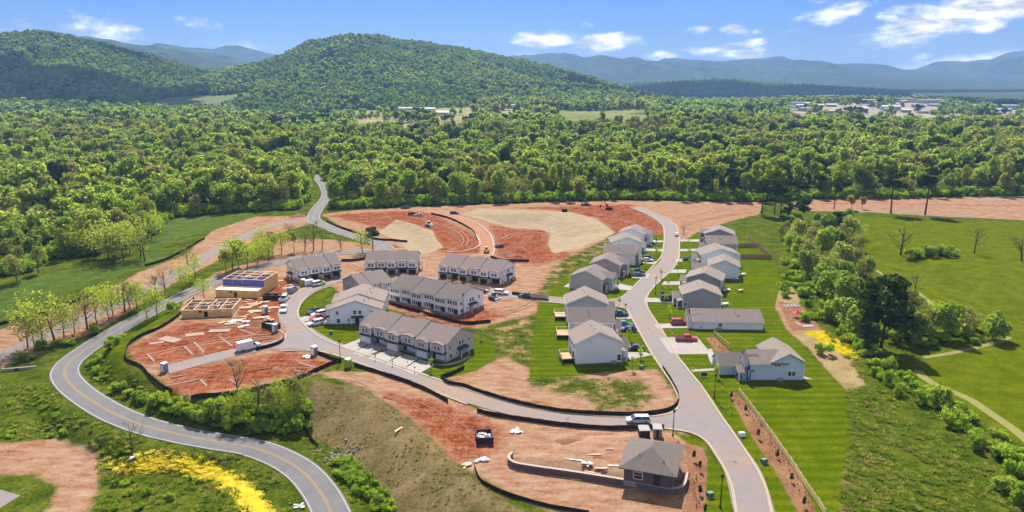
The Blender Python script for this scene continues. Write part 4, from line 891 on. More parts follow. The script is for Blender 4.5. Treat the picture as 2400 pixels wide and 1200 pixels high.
# ---- houses of the long street
def house(label, pA, pB, D, eave, rise, axis, wm, rm, street, wing=None, deck=False, win=(), zeave=None, pipes=2, name='house', lowgar=True, at_eave=True, zs=None):
    zs = zs or ZS; z = eave * zs
    Axy, Bxy = e2(*pA, z), e2(*pB, z)
    b = Building(name, label, 'house', Axy, Bxy, D, 'houses along the street', 0.0, zs)
    W = b.W; b.block(0, W, 0, D, eave, rise, axis, .38)
    sgn = 1 if street == 'right' else -1; side = street
    # street front: projecting garage with its own cross gable, porch beside it
    if wing:
        y0, y1, ex, we, wr = wing
        x0, x1 = (W - 2.5, W + ex) if sgn > 0 else (-ex, 2.5)
        b.block(x0, x1, y0, y1, we, wr, 'x', .3)
        g = b.garage(side, (y0 + y1) / 2, min(4.6, y1 - y0 - .8), 2.2, None, ex + .02)
        if we > 4:
            for q in (-.7, .7): b.window(side, (y0 + y1) / 2 + q, 4.2, .85, 1.35, ex + .02)
        py0, py1 = (0.2, y0 - .1) if y0 > D - y1 else (y1 + .1, D - .2)
        xa, xb = (W, W + 1.6) if sgn > 0 else (-1.6, 0)
        pr = MB(); zz = [(xa, 3.15), (xb, 2.75), (xb, 2.60), (xa, 3.0)] if sgn > 0 else [(xa, 2.75), (xb, 3.15), (xb, 3.0), (xa, 2.60)]
        pr.prism(zz, 'y', py0, py1); pr.build('porch_roof', rm, b.o)
        for q in (py0 + .15, py1 - .15): MB().box((xb if sgn > 0 else xa) - .1 - .1 * sgn, q - .1, -.3, (xb if sgn > 0 else xa) + .1 - .1 * sgn, q + .1, 2.62).build('porch_post', M_white, b.o)
        MB().box(xa, py0, -.3, xb, py1, .16).build('porch_floor', M_conc, b.o)
        b.door(side, (py0 + py1) / 2 + .6, .17, off=.02)
        for q in (-.8, .8): b.window(side, (py0 + py1) / 2 + q, 4.3, .85, 1.35, .02)
    for (sd, u, zw, w, h) in win: b.window(sd, u, zw, w, h, .02)
    back = 'left' if sgn > 0 else 'right'
    for u in (D * .25, D * .55, D * .8): b.window(back, u, 4.2, .9, 1.3, .02)
    b.window(back, D * .7, 1.5, 1.6, 1.5, .02); b.door(back, D * .35, .3, 1.6, 2.1, .02)
    if deck:
        bx0, bx1 = (-3.3, -.02) if sgn > 0 else (W + .02, W + 3.3); d0, d1 = D * .15, D * .62
        dk = MB(); n = 12
        for i in range(n): dk.box(bx0, d0 + (d1 - d0) * i / n + .015, 1.15, bx1, d0 + (d1 - d0) * (i + 1) / n - .015, 1.22)
        dk.box(bx0, d0, .95, bx1, d0 + .06, 1.15).box(bx0, d1 - .06, .95, bx1, d1, 1.15); dk.build('deck', M_deck, b.o)
        rl = MB(); xo = bx0 if sgn > 0 else bx1 - .1
        rl.box(xo, d0, 2.1, xo + .1, d1, 2.2).box(bx0, d0, 2.1, bx1, d0 + .1, 2.2).box(bx0, d1 - .1, 2.1, bx1, d1, 2.2)
        for i in range(15): yy = d0 + (d1 - d0) * i / 14; rl.box(xo + .03, yy - .02, 1.22, xo + .07, yy + .02, 2.1)
        for i in range(11): xx = bx0 + (bx1 - bx0) * i / 10; rl.box(xx - .02, d0 + .03, 1.22, xx + .02, d0 + .07, 2.1)
        rl.build('deck_railing', M_deck, b.o)
        for yy in (d0 + .1, d1 - .1): MB().box(xo - .02, yy - .08, -.8, xo + .14, yy + .08, 2.25).build('deck_post', M_deck, b.o)
    MB().box(-.04, -.04, -.9, W + .04, D + .04, .22).build('foundation', M_found, b.o)
    pz = eave + rise * .55
    if axis == 'y': b.pipes([(W * .42, D * .6, eave + rise * .82), (W * .45, D * .3, eave + rise * .86), (W * .30, D * .4, eave + rise * .58)][:pipes])
    else: b.pipes([(W * .44, D * .3, eave + rise * .58), (W * .47, D * .22, eave + rise * .42)][:pipes])
    MB().box(W * .8, -.75, -.2, W * .8 + .8, -.12, .75).build('air_conditioner', M_found, b.o)
    return b.done(wm, rm)
E2 = 5.6; RS = 2.7
house('light grey gable house with timber deck nearest the bare lot', (1351, 805), (1457, 800), 8.6, E2, RS, 'y', M_sl, M_roofl, 'right', (3.2, 7.6, 2.6, 2.9, 1.6), True, (('front', 10.6, 1.4, .9, 1.5),), zs=.97)
house('grey house with broad taupe roof slope between two gable houses', (1334, 754), (1437, 756), 8.8, E2, RS, 'x', M_sg, M_roof, 'right', (3.0, 7.8, 2.2, 2.9, 1.6), True, zs=.95)
house('slate grey gable house just below the cross street', (1328, 712), (1424, 712.5), 8.6, E2, RS, 'y', M_sg, M_roofl, 'right', (3.2, 7.6, 2.4, 2.9, 1.6), True, (('front', 2.1, 4.0, .6, .9),), zs=.95)
house('taupe gable house just above the cross street', (1335.5, 646), (1411, 655), 9.2, E2, RS + .2, 'y', M_st, M_roof, 'right', (3.6, 8.6, 2.4, 5.3, 1.6), False)
house('taupe gable house with dark blue cars on its drive', (1384, 617), (1453, 622), 9.0, E2, RS + .1, 'y', M_brown, M_roof, 'right', (3.6, 8.4, 2.2, 5.3, 1.6), False)
house('pale house with plain taupe roof slope facing the camera, uphill row', (1417, 592), (1489, 595), 8.8, E2, RS, 'x', M_sl, M_roof, 'right', (3.0, 7.6, 2.0, 2.9, 1.6), False)
house('pale blue-grey gable house, second from the top of the left row', (1434, 568), (1504, 568), 8.6, E2, RS, 'y', M_sl, M_roofl, 'right', (3.0, 7.6, 2.2, 2.9, 1.6), False)
house('topmost house of the left row with small dark front gable', (1450, 544.5), (1510, 549), 8.6, E2, RS, 'y', M_sl, M_roofl, 'right', (2.4, 7.4, 2.2, 5.2, 1.6), False)
house('slate gable house beside the long one-storey house', (1601, 689.5), (1691, 692.5), 8.8, E2, RS, 'y', M_sd, M_roofl, 'left', (3.2, 8.0, 2.4, 2.9, 1.6), False, (('front', .9, 1.7, .9, 1.4),))
house('slate gable house with white back corner trim, fourth up the right row', (1609, 650), (1691, 658), 9.0, E2, RS, 'y', M_sd, M_roofl, 'left', (3.2, 8.0, 2.4, 2.9, 1.6), False)
house('light grey gable house with patio furniture behind it', (1663, 622), (1733, 626), 9.0, E2, RS, 'y', M_sl, M_roofl, 'left', (3.0, 8.0, 5.5, 2.9, 1.8), False, (('front', 5.2, 2.2, .8, 1.2),))
house('pale blue gable house with fenced back garden', (1645, 597), (1734, 597), 8.6, E2, RS + .3, 'y', M_sb, M_roofl, 'left', (3.0, 7.8, 2.0, 2.9, 1.6), False, (('front', 7.0, 4.2, .9, 1.1),))
house('grey house with plain roof slope, second from top of right row', (1659, 570), (1728, 571), 8.8, E2, RS, 'x', M_sg, M_roof, 'left', (3.0, 7.8, 2.0, 2.9, 1.6), False)
house('topmost slate gable house of the right row', (1652, 547), (1721, 550.5), 8.8, E2, RS, 'y', M_sd, M_roofl, 'left', (3.0, 7.8, 2.0, 5.2, 1.5), False)
# one-storey house
b = Building('house', 'long one-storey white house with wide taupe roof', 'house', e2(1628, 753, 2.9 * ZS), e2(1788, 755.5, 2.9 * ZS), 10.2, 'houses along the street', 0.0)
b.block(0, b.W, 0, 10.2, 2.9, 2.6, 'x', .38)
for y0, y1, ex in ((.6, 4.6, 1.6), (5.6, 9.2, .9)): b.block(-ex, 3.4, y0, y1, 2.8, 1.5, 'x', .3)
b.garage('left', 2.6, 3.2, 2.2, None, 1.62); b.window('left', 7.4, 1.5, 1.6, 1.4, .92)
for u, z, w, h in ((1.9, .8, .5, .5), (7.0, 1.7, 1.0, 1.0)): b.window('front', u, z, w, h, .02)
MB().box(6.0, -.7, -.2, 7.4, -.1, .8).build('air_conditioner', M_found, b.o)
b.pipes([(b.W * .62, 3.2, 4.55), (b.W * .65, 2.2, 4.0), (b.W * .68, 2.2, 4.0), (b.W * .45, 5.0, 5.5)]); MB().box(-.04, -.04, -.9, b.W + .04, 10.24, .2).build('foundation', M_found, b.o); b.done(M_sw, M_roof)
# model home in the foreground
b = Building('house', 'large pale blue house with dark front gables beside a blue flag', 'house', e2(1758, 889, 0.2), e2(1882, 889, .2), 10.5, 'houses along the street', 0.0)
W = b.W; mx = W * .395
b.block(mx, W, 0, 10.5, 5.6, 2.5, 'y', .4, trim=False); b.block(0, mx + 3.4, 0.06, 7.6, 5.1, 2.4, 'x', .38, trim=False)
for q in ((0, .06), (W, 0), (W, 10.5)): b.trim.box(q[0] - .09, q[1] - .09, -.1, q[0] + .09, q[1] + .09, 5.0)
b.trim.box(-.4, -.36, 4.78, mx - .5, -.32, 4.96)
b.block(-1.3, 2.0, 0.6, 3.9, 5.0, 1.7, 'x', .3); b.block(-6.2, 1.2, 3.2, 8.9, 2.9, 2.6, 'x', .35); b.block(-2.8, .5, -.4, 3.0, 2.8, 1.2, 'x', .3, z0=2.4, trim=True)
for q in (-.25, 2.85): MB().box(-2.75, q - .12, -.3, -2.5, q + .12, 2.5).build('porch_post', M_white, b.o)
MB().box(-2.8, -.4, -.3, 0, 3.0, .14).build('porch_floor', M_conc, b.o)
b.door('left', 1.4, .16, off=.02); b.window('left', 2.2, 4.3, .8, 1.3, 1.33); b.window('left', 1.2, 4.3, .8, 1.3, 1.33)
for q in (4.6, 5.6, 6.6, 7.6): b.window('left', q, 1.5, .8, 1.5, 6.22)
b.window('left', 6.0, 3.8, .8, .8, 6.22)
for q in (-.5, .5): b.window('front', mx + 1.2 + q * .75, 4.6, .6, .8, .02)
for q in (-.45, .45): b.window('front', mx + 4.6 + q, 2.0, .75, 1.2, .02)
MB().box(mx + 1.4, -.75, -.2, mx + 2.5, -.15, .85).build('air_conditioner', M_found, b.o); b.pipes([(W * .78, 6, 7.2), (W * .55, 5, 6.6)])
MB().box(-.04, -.04, -.9, W + .04, 10.54, .15).build('foundation', M_found, b.o)
MB().add([(W + .1, .6, .1), (W + 2.6, .2, .1), (W + .1, 3.2, .1), (W + .1, .6, -.2), (W + 2.6, .2, -.2), (W + .1, 3.2, -.2)], [(0, 1, 2), (0, 3, 4, 1), (1, 4, 5, 2)]).build('patio', M_conc, b.o)
b.done(M_sb, M_roofl)
# hip-roofed building by the retaining wall
b = Building('clubhouse', 'small hip-roofed grey building behind the curved retaining wall', 'building', tuple(U(1463, 1091, 3.85)[:2]), tuple(U(1575, 1110, 3.85)[:2]), 9.8, None, 1.05, 1.0)
b.hip(0, b.W, 0, 9.8, 2.8, 2.3, .9)
MB().box(.3, -.06, 2.1, b.W * .66, -.01, 2.66).build('frieze_board', mat('cream_board', (.55, .48, .33), .8, .1, 2), b.o); MB().box(b.W * .74, -.06, 2.1, b.W * .95, -.01, 2.66).build('frieze_board', MATS['cream_board'], b.o)
b.door('front', b.W * .7, .1, 1.1, 2.1, .02); b.window('front', b.W * .3, 1.4, 1.4, 1.2, .02)
for u in (.38, .52): MB().box(b.W * u, 2.3, 3.4, b.W * u + .4, 2.7, 4.3).build('roof_vent', M_white, b.o)
b.pipes([(b.W * .28, 2.0, 3.8), (b.W * .80, 1.4, 3.5)]); b.done(mat('clubhouse_block', (.15, .11, .10), .9, .12, 2), M_roofg)
MB().box(-.02, -.02, -.9, b.W + .02, 9.82, .1).build('foundation', M_found, b.o)

# ---- terraces
def terrace(label, pA, pB, D, n, style, z=5.6, rise=3.0, face='front', visible_end='right', wm=None, rm=None, name='row_of_townhouses', A_B=None):
    Axy, Bxy = A_B or (e2(*pA, z * ZS), e2(*pB, z * ZS))
    b = Building(name, label, 'townhouses', Axy, Bxy, D, 'townhouse rows', 0.0); W = b.W; u = W / n
    jog = [0, .35, -.05, .5, .12, .4, 0, .3]; dy = [0, .45, -.2, .5, .1, .35, 0, .3]
    wrap = style == 'wrap'; front = face == 'front'
    for i in range(n):
        x0, x1 = i * u, (i + 1) * u; ev = z + jog[i % 8] - .2; d0 = dy[i % 8]
        b.block(x0 + (.0 if i == 0 else .002), x1, d0, D, ev, rise, 'x', .32, trim=False)
        r = b.roofs.pop()                 # the unit's own roof, overhanging only at the row's ends
        vs = []
        for (x, y, zz) in r.v: vs.append((max(x, x0 + .004 if i else x0 - .32) if x < x0 + .1 else min(x, x1 - .004 if i < n - 1 else x1 + .32), y, zz))
        r.v = vs; b.roofs.append(r)
        b.trim.box(x0 - (.3 if i == 0 else 0), d0 - .36, ev - .34, x1 + (.3 if i == n - 1 else 0), d0 - .325, ev - .12)
        for xx in ((x0, x1) if i == n - 1 else (x0,)): b.trim.box(xx - .08, d0 - .03, 0, xx + .08, d0 + .05, ev - .3)
        if i: 
            zt = ev + rise; zp = z + jog[(i - 1) % 8] - .2 + rise
        if front:
            gx = x0 + u * .52; bay = (i % 2 == 0)
            ex = 1.1
            # upper bay over the garage, its own little gable
            b.wall.box(x0 + u * .16, d0 - ex, 2.75, x1 - u * .10, d0 + .02, ev - .25)
            bay_mb = MB(); bx0, bx1 = x0 + u * .10, x1 - u * .04; bm_ = (bx0 + bx1) / 2; hh = .75 if bay else .35
            bay_mb.prism([(bx0, ev - .27), (bm_, ev + hh - .27), (bx1, ev - .27), (bx1, ev - .12), (bm_, ev + hh - .12), (bx0, ev - .12)], 'y', d0 - ex - .25, d0 + 2.2 if bay else d0 + 1.2); b.roofs.append(bay_mb)
            if bay: b.wall.prism([(bx0 + .15, ev - .26), (bm_, ev + hh - .3), (bx1 - .15, ev - .26)], 'y', d0 - ex, d0 + 1)
            for q in (-.55, .55): b.window('front', bm_ + q, 4.25, .85, 1.3, ex - d0 + .02)
            for q in (bx0 + .12, bx1 - .12): b.trim.box(q - .09, d0 - ex - .04, 2.75, q + .09, d0 - ex + .05, ev - .3)
            # dark skirt roof between the floors
            sk = MB(); sk.prism([(d0 - ex - .55, 2.72), (d0 - ex + .02, 3.05), (d0 + .01, 3.05), (d0 + .01, 2.62), (d0 - ex - .55, 2.62)], 'x', x0 + .02, x1 - .02); sk.build('skirt_roof', M_band if wrap else M_dark, b.o)
            b.wall.box(x0 + u * .10, d0 - ex + .02, -.8, x1 - u * .06, d0 + .02, 2.64) if bay else None
            off = (ex if bay else 0) - d0 + .03
            if wrap: 
                link('garage_shade_panel', garage_meshes(2.5, 2.15, M_dark_open), b.o, (gx + .1, d0 - (ex if bay else 0) - .03 - (0 if bay else .0), .02), 0)
                ob = MB(); y_ = d0 - (ex if bay else 0) - .025; ob.box(x0 + .12, y_, .05, gx - 1.2, y_ + .02, 2.6).box(gx + 1.4, y_, .05, x1 - .12, y_ + .02, 2.6).box(gx - 1.2, y_, 2.2, gx + 1.4, y_ + .02, 2.6); ob.build('sheathing_panel', M_osb, b.o)
            else:
                b.garage('front', gx + .1, 2.6, 2.2, None, off)
                b.door('front', x0 + .75, .1, .95, 2.1, -d0 + .03)
                for q in (gx - 1.35, gx + 1.55): b.trim.box(q - .12, d0 - (ex if bay else 0) - .06, 0, q + .12, d0 - (ex if bay else 0) + .04, 2.6)
        else:
            for q in (.22, .40, .66, .82): b.window('front', x0 + u * q, 4.2 + jog[i % 8] * .5, .8, 1.3, -d0 + .02)
            for q in (.2, .36, .52): b.window('front', x0 + u * q, 1.5, .75, 1.5, -d0 + .02)
            b.door('front', x0 + u * .78, .1, 1.5, 2.1, -d0 + .02)
            if wrap:
                sk = MB().box(x0 + .1, d0 - .02, 2.75, x1 - .1, d0 + .01, 2.95); sk.build('flashing_band', M_band, b.o)
    # end wall: paired windows, entry canopy, flashing lines
    for end in ('left', 'right'):
        for u_, zz, w, h in ((D * .15, 1.3, .9, 1.4), (D * .13, 4.2, .7, 1.2), (D * .48, 4.3, .85, 1.3), (D * .58, 4.3, .85, 1.3), (D * .35, 1.4, .5, .8), (D * .78, 1.3, .7, 1.3), (D * .82, 4.2, .7, 1.2)): b.window(end, u_, zz, w, h, .02)
        b.door(end, D * .52, .12, 1.1, 2.1, .02)
        (x, y), rz = b.place(end, D * .53, 0)
        cn = MB().prism([(-1.4, 2.75), (-.0, 3.1), (-.0, 2.65), (-1.4, 2.65)], 'x', -1.7, 1.7); o = cn.build('entry_canopy', M_band if wrap else M_dark, b.o); o.location = (x, y, 0); o.rotation_euler = (0, 0, rz)
        ps = MB().box(-1.6, -1.35, -.3, -1.45, -1.2, 2.66).box(1.45, -1.35, -.3, 1.6, -1.2, 2.66); o = ps.build('canopy_posts', M_white, b.o); o.location = (x, y, 0); o.rotation_euler = (0, 0, rz)
        if wrap:
            for zz in (2.8, 5.0): o = MB().box(-D * .5, -.025, zz, D * .4, .01, zz + .16).build('flashing_band', M_band, b.o); (x, y), rz = b.place(end, D * .53, 0); o.location = (x, y, 0); o.rotation_euler = (0, 0, rz)
    MB().box(-.04, -.35, -.9, W + .04, D + .04, .2).build('foundation', M_found, b.o)
    for i in range(n): b.pipes([(u * (i + .3), D * .72, z + rise * .62), (u * (i + .7), D * .66, z + rise * .72)])
    return b.done(wm, rm or M_roof)
terrace('finished taupe townhouse row with white garage doors and concrete drives', None, None, 11.2, 6, 'done', 5.7, 3.0, 'front', wm=M_st, A_B=(e2(848, 796, 0), e2(1046, 849, 0)))
_b = e2(776, 760, 0); _c = e2(893, 723, 5.6 * ZS); _v = Vector((_c[0] - _b[0], _c[1] - _b[1])); _D = _v.length; _v.normalize(); _n = Vector((-_v.y, _v.x))
terrace('white townhouse row with cars parked at its garages', None, None, _D, 3, 'done', 5.7, 3.1, 'front', wm=M_sw, rm=M_roofl, A_B=((_b[0] + _n.x * 17, _b[1] + _n.y * 17), _b))
terrace('plain grey-brown townhouse block on the inside of the bend', (848, 671), (917, 656), 11.5, 3, 'rear', 5.6, 3.2, 'rear', wm=M_brown)
terrace('long unfinished townhouse row with white rear walls and many windows', (912, 671), (1072, 706), 12.5, 6, 'rear', 5.6, 3.4, 'rear', wm=M_sw, rm=M_roofg)
terrace('unfinished townhouse row with raw sheathing beside the timber frames', (696, 633), (799, 618), 11.5, 4, 'wrap', 5.6, 3.2, 'front', wm=M_wrap)
terrace('unfinished townhouse row with raw sheathing facing the camera squarely', (857, 613.5), (977, 612.5), 11, 5, 'wrap', 5.6, 3.2, 'front', wm=M_wrap)
terrace('longest unfinished townhouse row, wrapped in white, with open garages', (1030, 621), (1172, 638), 12, 6, 'wrap', 5.6, 3.2, 'front', wm=M_wrap)

# ---- timber frames going up
def frame_house(label, pA, pB, D, floors, blue_at, seed):
    b = Building('timber_frame', label, 'timber frame', e2(*pA, 0), e2(*pB, 0), D, 'timber frames going up', 0.0); W = b.W; r = random.Random(seed)
    h = 2.9; t = .16
    for fl in range(floors):
        z0 = fl * h; y0 = 0 if fl == 0 else D * .32
        def panel(x0, y0_, x1, y1_, m, nm='wall_panel'): return MB().box(x0, y0_, z0, x1, y1_, z0 + h - .12).build(nm, m, b.o)
        n = max(4, int(W / 2.4))
        for i in range(n): panel(W * i / n + .012, y0, W * (i + 1) / n - .012, y0 + t, M_blue if fl == blue_at else M_osb)
        for (xx, s) in ((0, 1), (W - t, -1)):
            k = 4
            for i in range(k): panel(xx, y0 + t + (D - y0 - t) * i / k + .012, xx + t, y0 + t + (D - y0 - t) * (i + 1) / k - .012, M_osb)
        panel(t, D - t, W - t, D, M_osb)
        tp = MB().box(0, y0 - .01, z0 + h - .12, W, y0 + t + .03, z0 + h).box(-.01, y0, z0 + h - .119, t + .04, D, z0 + h + .001).box(W - t - .04, y0, z0 + h - .119, W + .01, D, z0 + h + .001).box(0, D - t - .03, z0 + h - .12, W, D + .01, z0 + h + .002); tp.build('top_plate', M_stud, b.o)
        rows = [y0 + (D - y0) * q for q in (.35, .66)]
        for j, yy in enumerate(rows):
            st = MB(); k = int(W / .6)
            for i in range(k): st.box(W * i / k, yy, z0, W * i / k + .07, yy + .14, z0 + h - .05)
            st.box(0, yy - .01, z0 + h - .05, W, yy + .15, z0 + h + .06); st.build('stud_wall', M_stud, b.o)
            if j == 1 or fl == blue_at: MB().box(.2, yy + .15, z0, W - .2, yy + .18, z0 + h - .1).build('membrane', M_blue, b.o)
        for i in range(1, 4): 
            st = MB(); xx = W * i / 4 + r.uniform(-.4, .4); k = int((D - y0) / .6)
            for q in range(k): st.box(xx, y0 + (D - y0) * q / k, z0, xx + .12, y0 + (D - y0) * q / k + .07, z0 + h - .05)
            st.box(xx - .01, y0, z0 + h - .05, xx + .13, D, z0 + h + .062); st.build('stud_wall', M_stud, b.o)
        if floors > 1 and fl == 0: MB().box(-.05, -.05, h + .01, W + .05, D, h + .1).build('floor_deck', M_stud, b.o)
    if floors == 1 or True:
        for i, q in enumerate((.18, .34, .55, .78)):
            MB().box(W * q, -.03, 1.7, W * q + .9, .02 + t + .02, 2.5).build('window_opening', M_stud if i != 1 else M_glass, b.o)
        MB().box(W * .44, -.03, .1, W * .44 + 1.0, t + .03, 2.1).build('door_opening', M_dark_open, b.o)  # solid dark box standing for the shade inside the doorway
    # raking braces
    for q in (.96, 1.02): MB().tube([(W * q, .3, h), (W * q + 1.6, -1.2, 0)], [.06, .06], 4).build('brace', M_stud, b.o)
    MB().box(-.3, -.3, -.9, W + .3, D + .3, .04).build('foundation', M_found, b.o)
    for i in range(9):                    # trusses, loose joists and boards lying on the plates
        x = W * r.uniform(.05, .8); y = (0 if floors == 1 else D * .34) + r.uniform(.3, D * .6); L = r.uniform(2, 4.5); q = MB().box(0, 0, 0, L, .18, .1).build('joist', M_stud, b.o); q.location = (x, y, floors * h + .08 + i * .02); q.rotation_euler = (0, 0, r.uniform(-.5, 1.6))
    return b
frame_house('single-storey frame with yellow sheathing standing over the red pads', (426, 745), (546, 741), 10.5, 1, -1, 3)
frame_house('two-storey frame with blue wall and open floors beside stacked lumber', (506, 695), (604, 699), 15, 2, 1, 4)
frame_house('low frame with raw timber roof deck nearest the wrapped row', (604, 678), (650, 668), 14, 1, -1, 8)
# ------------------------------------------------------------------ vehicles and machines
M_tyre = mat('tyre_rubber', (.02, .02, .02), .9, .2, 4); M_rim = mat('wheel_rim', (.45, .45, .46), .35, .1, 4, metal=.7)
M_lamp = mat('headlamp_glass', (.75, .75, .72), .2, .05, 4, spec=.6); M_tail = mat('tail_lamp_red', (.35, .02, .02), .3, .1, 4)
M_cglass = mat('car_glass', (.025, .03, .035), .08, .2, 1, spec=.7)
PAINT = {}
def paint(nm, c):
    if nm not in PAINT:
        m = mat('car_paint_' + nm, c, .32, .05, .6, spec=.5); m.node_tree.nodes['Principled BSDF'].inputs['Coat Weight'].default_value = .5; PAINT[nm] = m
    return PAINT[nm]
COLS = {'silver': (.50, .52, .54), 'white': (.74, .74, .73), 'red': (.42, .025, .03), 'dark': (.03, .033, .042), 'blue': (.035, .06, .15), 'black': (.016, .016, .018), 'teal': (.02, .16, .15), 'grey': (.22, .23, .25), 'orange': (.55, .14, .06), 'yellow': (.6, .42, .08), 'tan': (.48, .36, .25)}
def taper_box(mb, x0, x1, w, z0, z1, fx0, fx1, fw):   # frustum: bottom x0..x1 half width w, top fx0..fx1 half width fw
    return mb.add([(x0, -w, z0), (x1, -w, z0), (x1, w, z0), (x0, w, z0), (fx0, -fw, z1), (fx1, -fw, z1), (fx1, fw, z1), (fx0, fw, z1)], [(0, 3, 2, 1), (4, 5, 6, 7), (0, 1, 5, 4), (1, 2, 6, 5), (2, 3, 7, 6), (3, 0, 4, 7)])
SPEC = {  # length, width, belt, roof, cabin bottom (rear, front), cabin top (rear, front)
 'sedan': (4.7, 1.82, .92, 1.45, (-1.95, 1.15), (-1.15, .35)), 'suv': (4.7, 1.9, 1.05, 1.75, (-2.25, 1.15), (-2.0, .45)), 'minivan': (5.1, 1.98, 1.05, 1.78, (-2.45, 1.55), (-2.2, .65)),
 'pickup': (5.8, 2.0, 1.08, 1.88, (-.75, 1.45), (-.5, .75)), 'van': (6.0, 2.05, 1.2, 2.6, (-2.95, 2.0), (-2.9, 1.2))}
VM = {}
def vehicle_parts(kind, col):
    if (kind, col) in VM: return VM[(kind, col)]
    L, Wd, belt, roof, cb, ct = SPEC[kind]; w = Wd / 2; P = paint(col, COLS[col]); parts = []
    b = MB(); xs = [-L / 2, -L / 2 + .12, -L / 2 + .5, -L * .1, cb[1] - .1, L / 2 - .35, L / 2 - .05, L / 2]
    hood = belt - (.08 if kind != 'van' else .0)
    tops = [belt - .22, belt - .03, belt, belt, belt, hood - .06, hood - .2, hood - .35]; hw = [w * .86, w * .95, w, w, w, w * .97, w * .9, w * .82]
    zl = [.42, .3, .26, .26, .26, .28, .34, .45]
    for x, t, h, z in zip(xs, tops, hw, zl): b.v += [(x, -h * .97, z), (x, -h, (z + t) / 2 + .05), (x, -h * .93, t), (x, h * .93, t), (x, h, (z + t) / 2 + .05), (x, h * .97, z)]
    n = len(xs)
    for i in range(n - 1):
        for j in range(6): b.f.append((i * 6 + j, i * 6 + (j + 1) % 6, (i + 1) * 6 + (j + 1) % 6, (i + 1) * 6 + j))
    b.f += [tuple(range(6)), tuple((n - 1) * 6 + j for j in range(6))[::-1]]
    parts.append(('body', b.mesh('body', P), []))
    if kind == 'pickup':
        bed = MB().box(-L / 2 + .15, -w * .82, belt - .02, -.82, w * .82, belt + .004); bs = MB()
        bs.box(-L / 2 + .05, -w * .95, belt - .03, -.78, -w * .82, belt + .12).box(-L / 2 + .05, w * .82, belt - .03, -.78, w * .95, belt + .12).box(-L / 2 + .03, -w * .9, belt - .03, -L / 2 + .14, w * .9, belt + .12)
        parts.append(('bed_floor', bed.mesh('bed_floor', M_tyre), [])); parts.append(('bed_side', bs.mesh('bed_side', P), []))
    g = MB(); taper_box(g, cb[0], cb[1], w * .90, belt - .05, roof - .06, ct[0], ct[1], w * .72)
    if kind == 'van':
        g = MB(); taper_box(g, cb[1] - .95, cb[1], w * .93, belt - .05, roof - .55, cb[1] - 1.1, ct[1] - .02, w * .84)
        vb = MB(); taper_box(vb, cb[0], cb[1] - .95, w * .97, belt - .05, roof, ct[0], cb[1] - 1.15, w * .86); taper_box(vb, cb[1] - 1.3, cb[1] - .8, w * .9, roof - .58, roof, cb[1] - 1.3, cb[1] - 1.1, w * .84)
        parts.append(('cargo_box', vb.mesh('cargo_box', P), []))
    parts.append(('windows', g.mesh('windows', M_cglass), []))
    if kind != 'van':
        r = MB(); taper_box(r, ct[0] - .06, ct[1] + .08, w * .735, roof - .08, roof, ct[0] + .1, ct[1] - .08, w * .66)
        for t in ((0, .0), (.5, .5), (1, 1)):    # pillars
            for s in (-1, 1):
                x0 = cb[0] + (cb[1] - cb[0]) * t[0]; x1 = ct[0] + (ct[1] - ct[0]) * t[1]; r.tube([(x0, s * w * .91, belt - .05), (x1, s * w * .73, roof - .05)], [.06, .06], 4)
        parts.append(('roof', r.mesh('roof', P), []))
    wheel = VM.get('wheel')
    if wheel is None:
        t = MB().tube([(0, -.12, 0), (0, .12, 0)], [.36, .36], 14).mesh('tyre', M_tyre); rm = MB().tube([(0, -.14, 0), (0, .14, 0)], [.21, .21], 8).mesh('rim', M_rim); VM['wheel'] = wheel = (t, rm)
    ax = L * .31
    for x in (-ax, ax):
        for s in (-1, 1): parts.append(('wheel', wheel[0], [('rim', wheel[1], (0, 0, 0))], (x, s * (w - .1), .36)))
    hl = MB().box(-.06, -.2, -.08, .06, .2, .08).mesh('headlight', M_lamp); tl = MB().box(-.05, -.12, -.14, .05, .12, .14).mesh('tail_light', M_tail)
    for s in (-1, 1): parts.append(('headlight', hl, [], (L / 2 - .06, s * w * .62, hood - .30))); parts.append(('tail_light', tl, [], (-L / 2 + .02, s * w * .72, belt - .25)))
    VM[(kind, col)] = parts; return parts
def vehicle(kind, col, rear, front, label, s=1.0, group=None, lift=.09, name=None):
    a, b_ = G(*rear), G(*front); c = (a + b_) / 2; ang = math.atan2(b_.y - a.y, b_.x - a.x)
    o = thing(name or {'pickup': 'pickup_truck', 'van': 'cargo_van', 'minivan': 'minivan'}.get(kind, 'parked_car'), label, {'pickup': 'truck', 'van': 'van', 'minivan': 'van'}.get(kind, 'car'), (c.x, c.y, Hs(c.x, c.y) + lift), ang, group); o.scale = (s, s, s * .9)
    for p in vehicle_parts(kind, col):
        q = link(p[0], p[1], o, p[3] if len(p) > 3 else None)
        for ch in p[2]: link(ch[0], ch[1], q, ch[2])
    return o
g1 = 'cars parked on the drives'; g2 = 'site vehicles'
vehicle('minivan', 'silver', (1520, 990), (1470, 990), 'silver minivan driving on the lower street', .93)
vehicle('pickup', 'red', (1583, 798), (1633, 798), 'bright red pickup truck on the wide concrete pad', 1.0, g1)
vehicle('sedan', 'dark', (1510, 819), (1466, 819), 'dark sedan on the drive of the nearest light grey house', 1.0, g1)
vehicle('suv', 'teal', (1443, 765), (1482, 765), 'dark teal car behind a blue car, left-row drive', 1.0, g1); vehicle('sedan', 'blue', (1486, 775), (1458, 775), 'blue car parked beside the dark teal car', 1.0, g1)
vehicle('pickup', 'blue', (1438, 740), (1462, 740), 'navy pickup on the drive just below the cross street', .95, g1)
vehicle('suv', 'dark', (1548, 704), (1583, 704), 'dark blue car in front of the slate gable house', 1.05, g1)
vehicle('suv', 'red', (1573, 760), (1611, 760), 'red car at the long one-storey house', 1.05, g1)
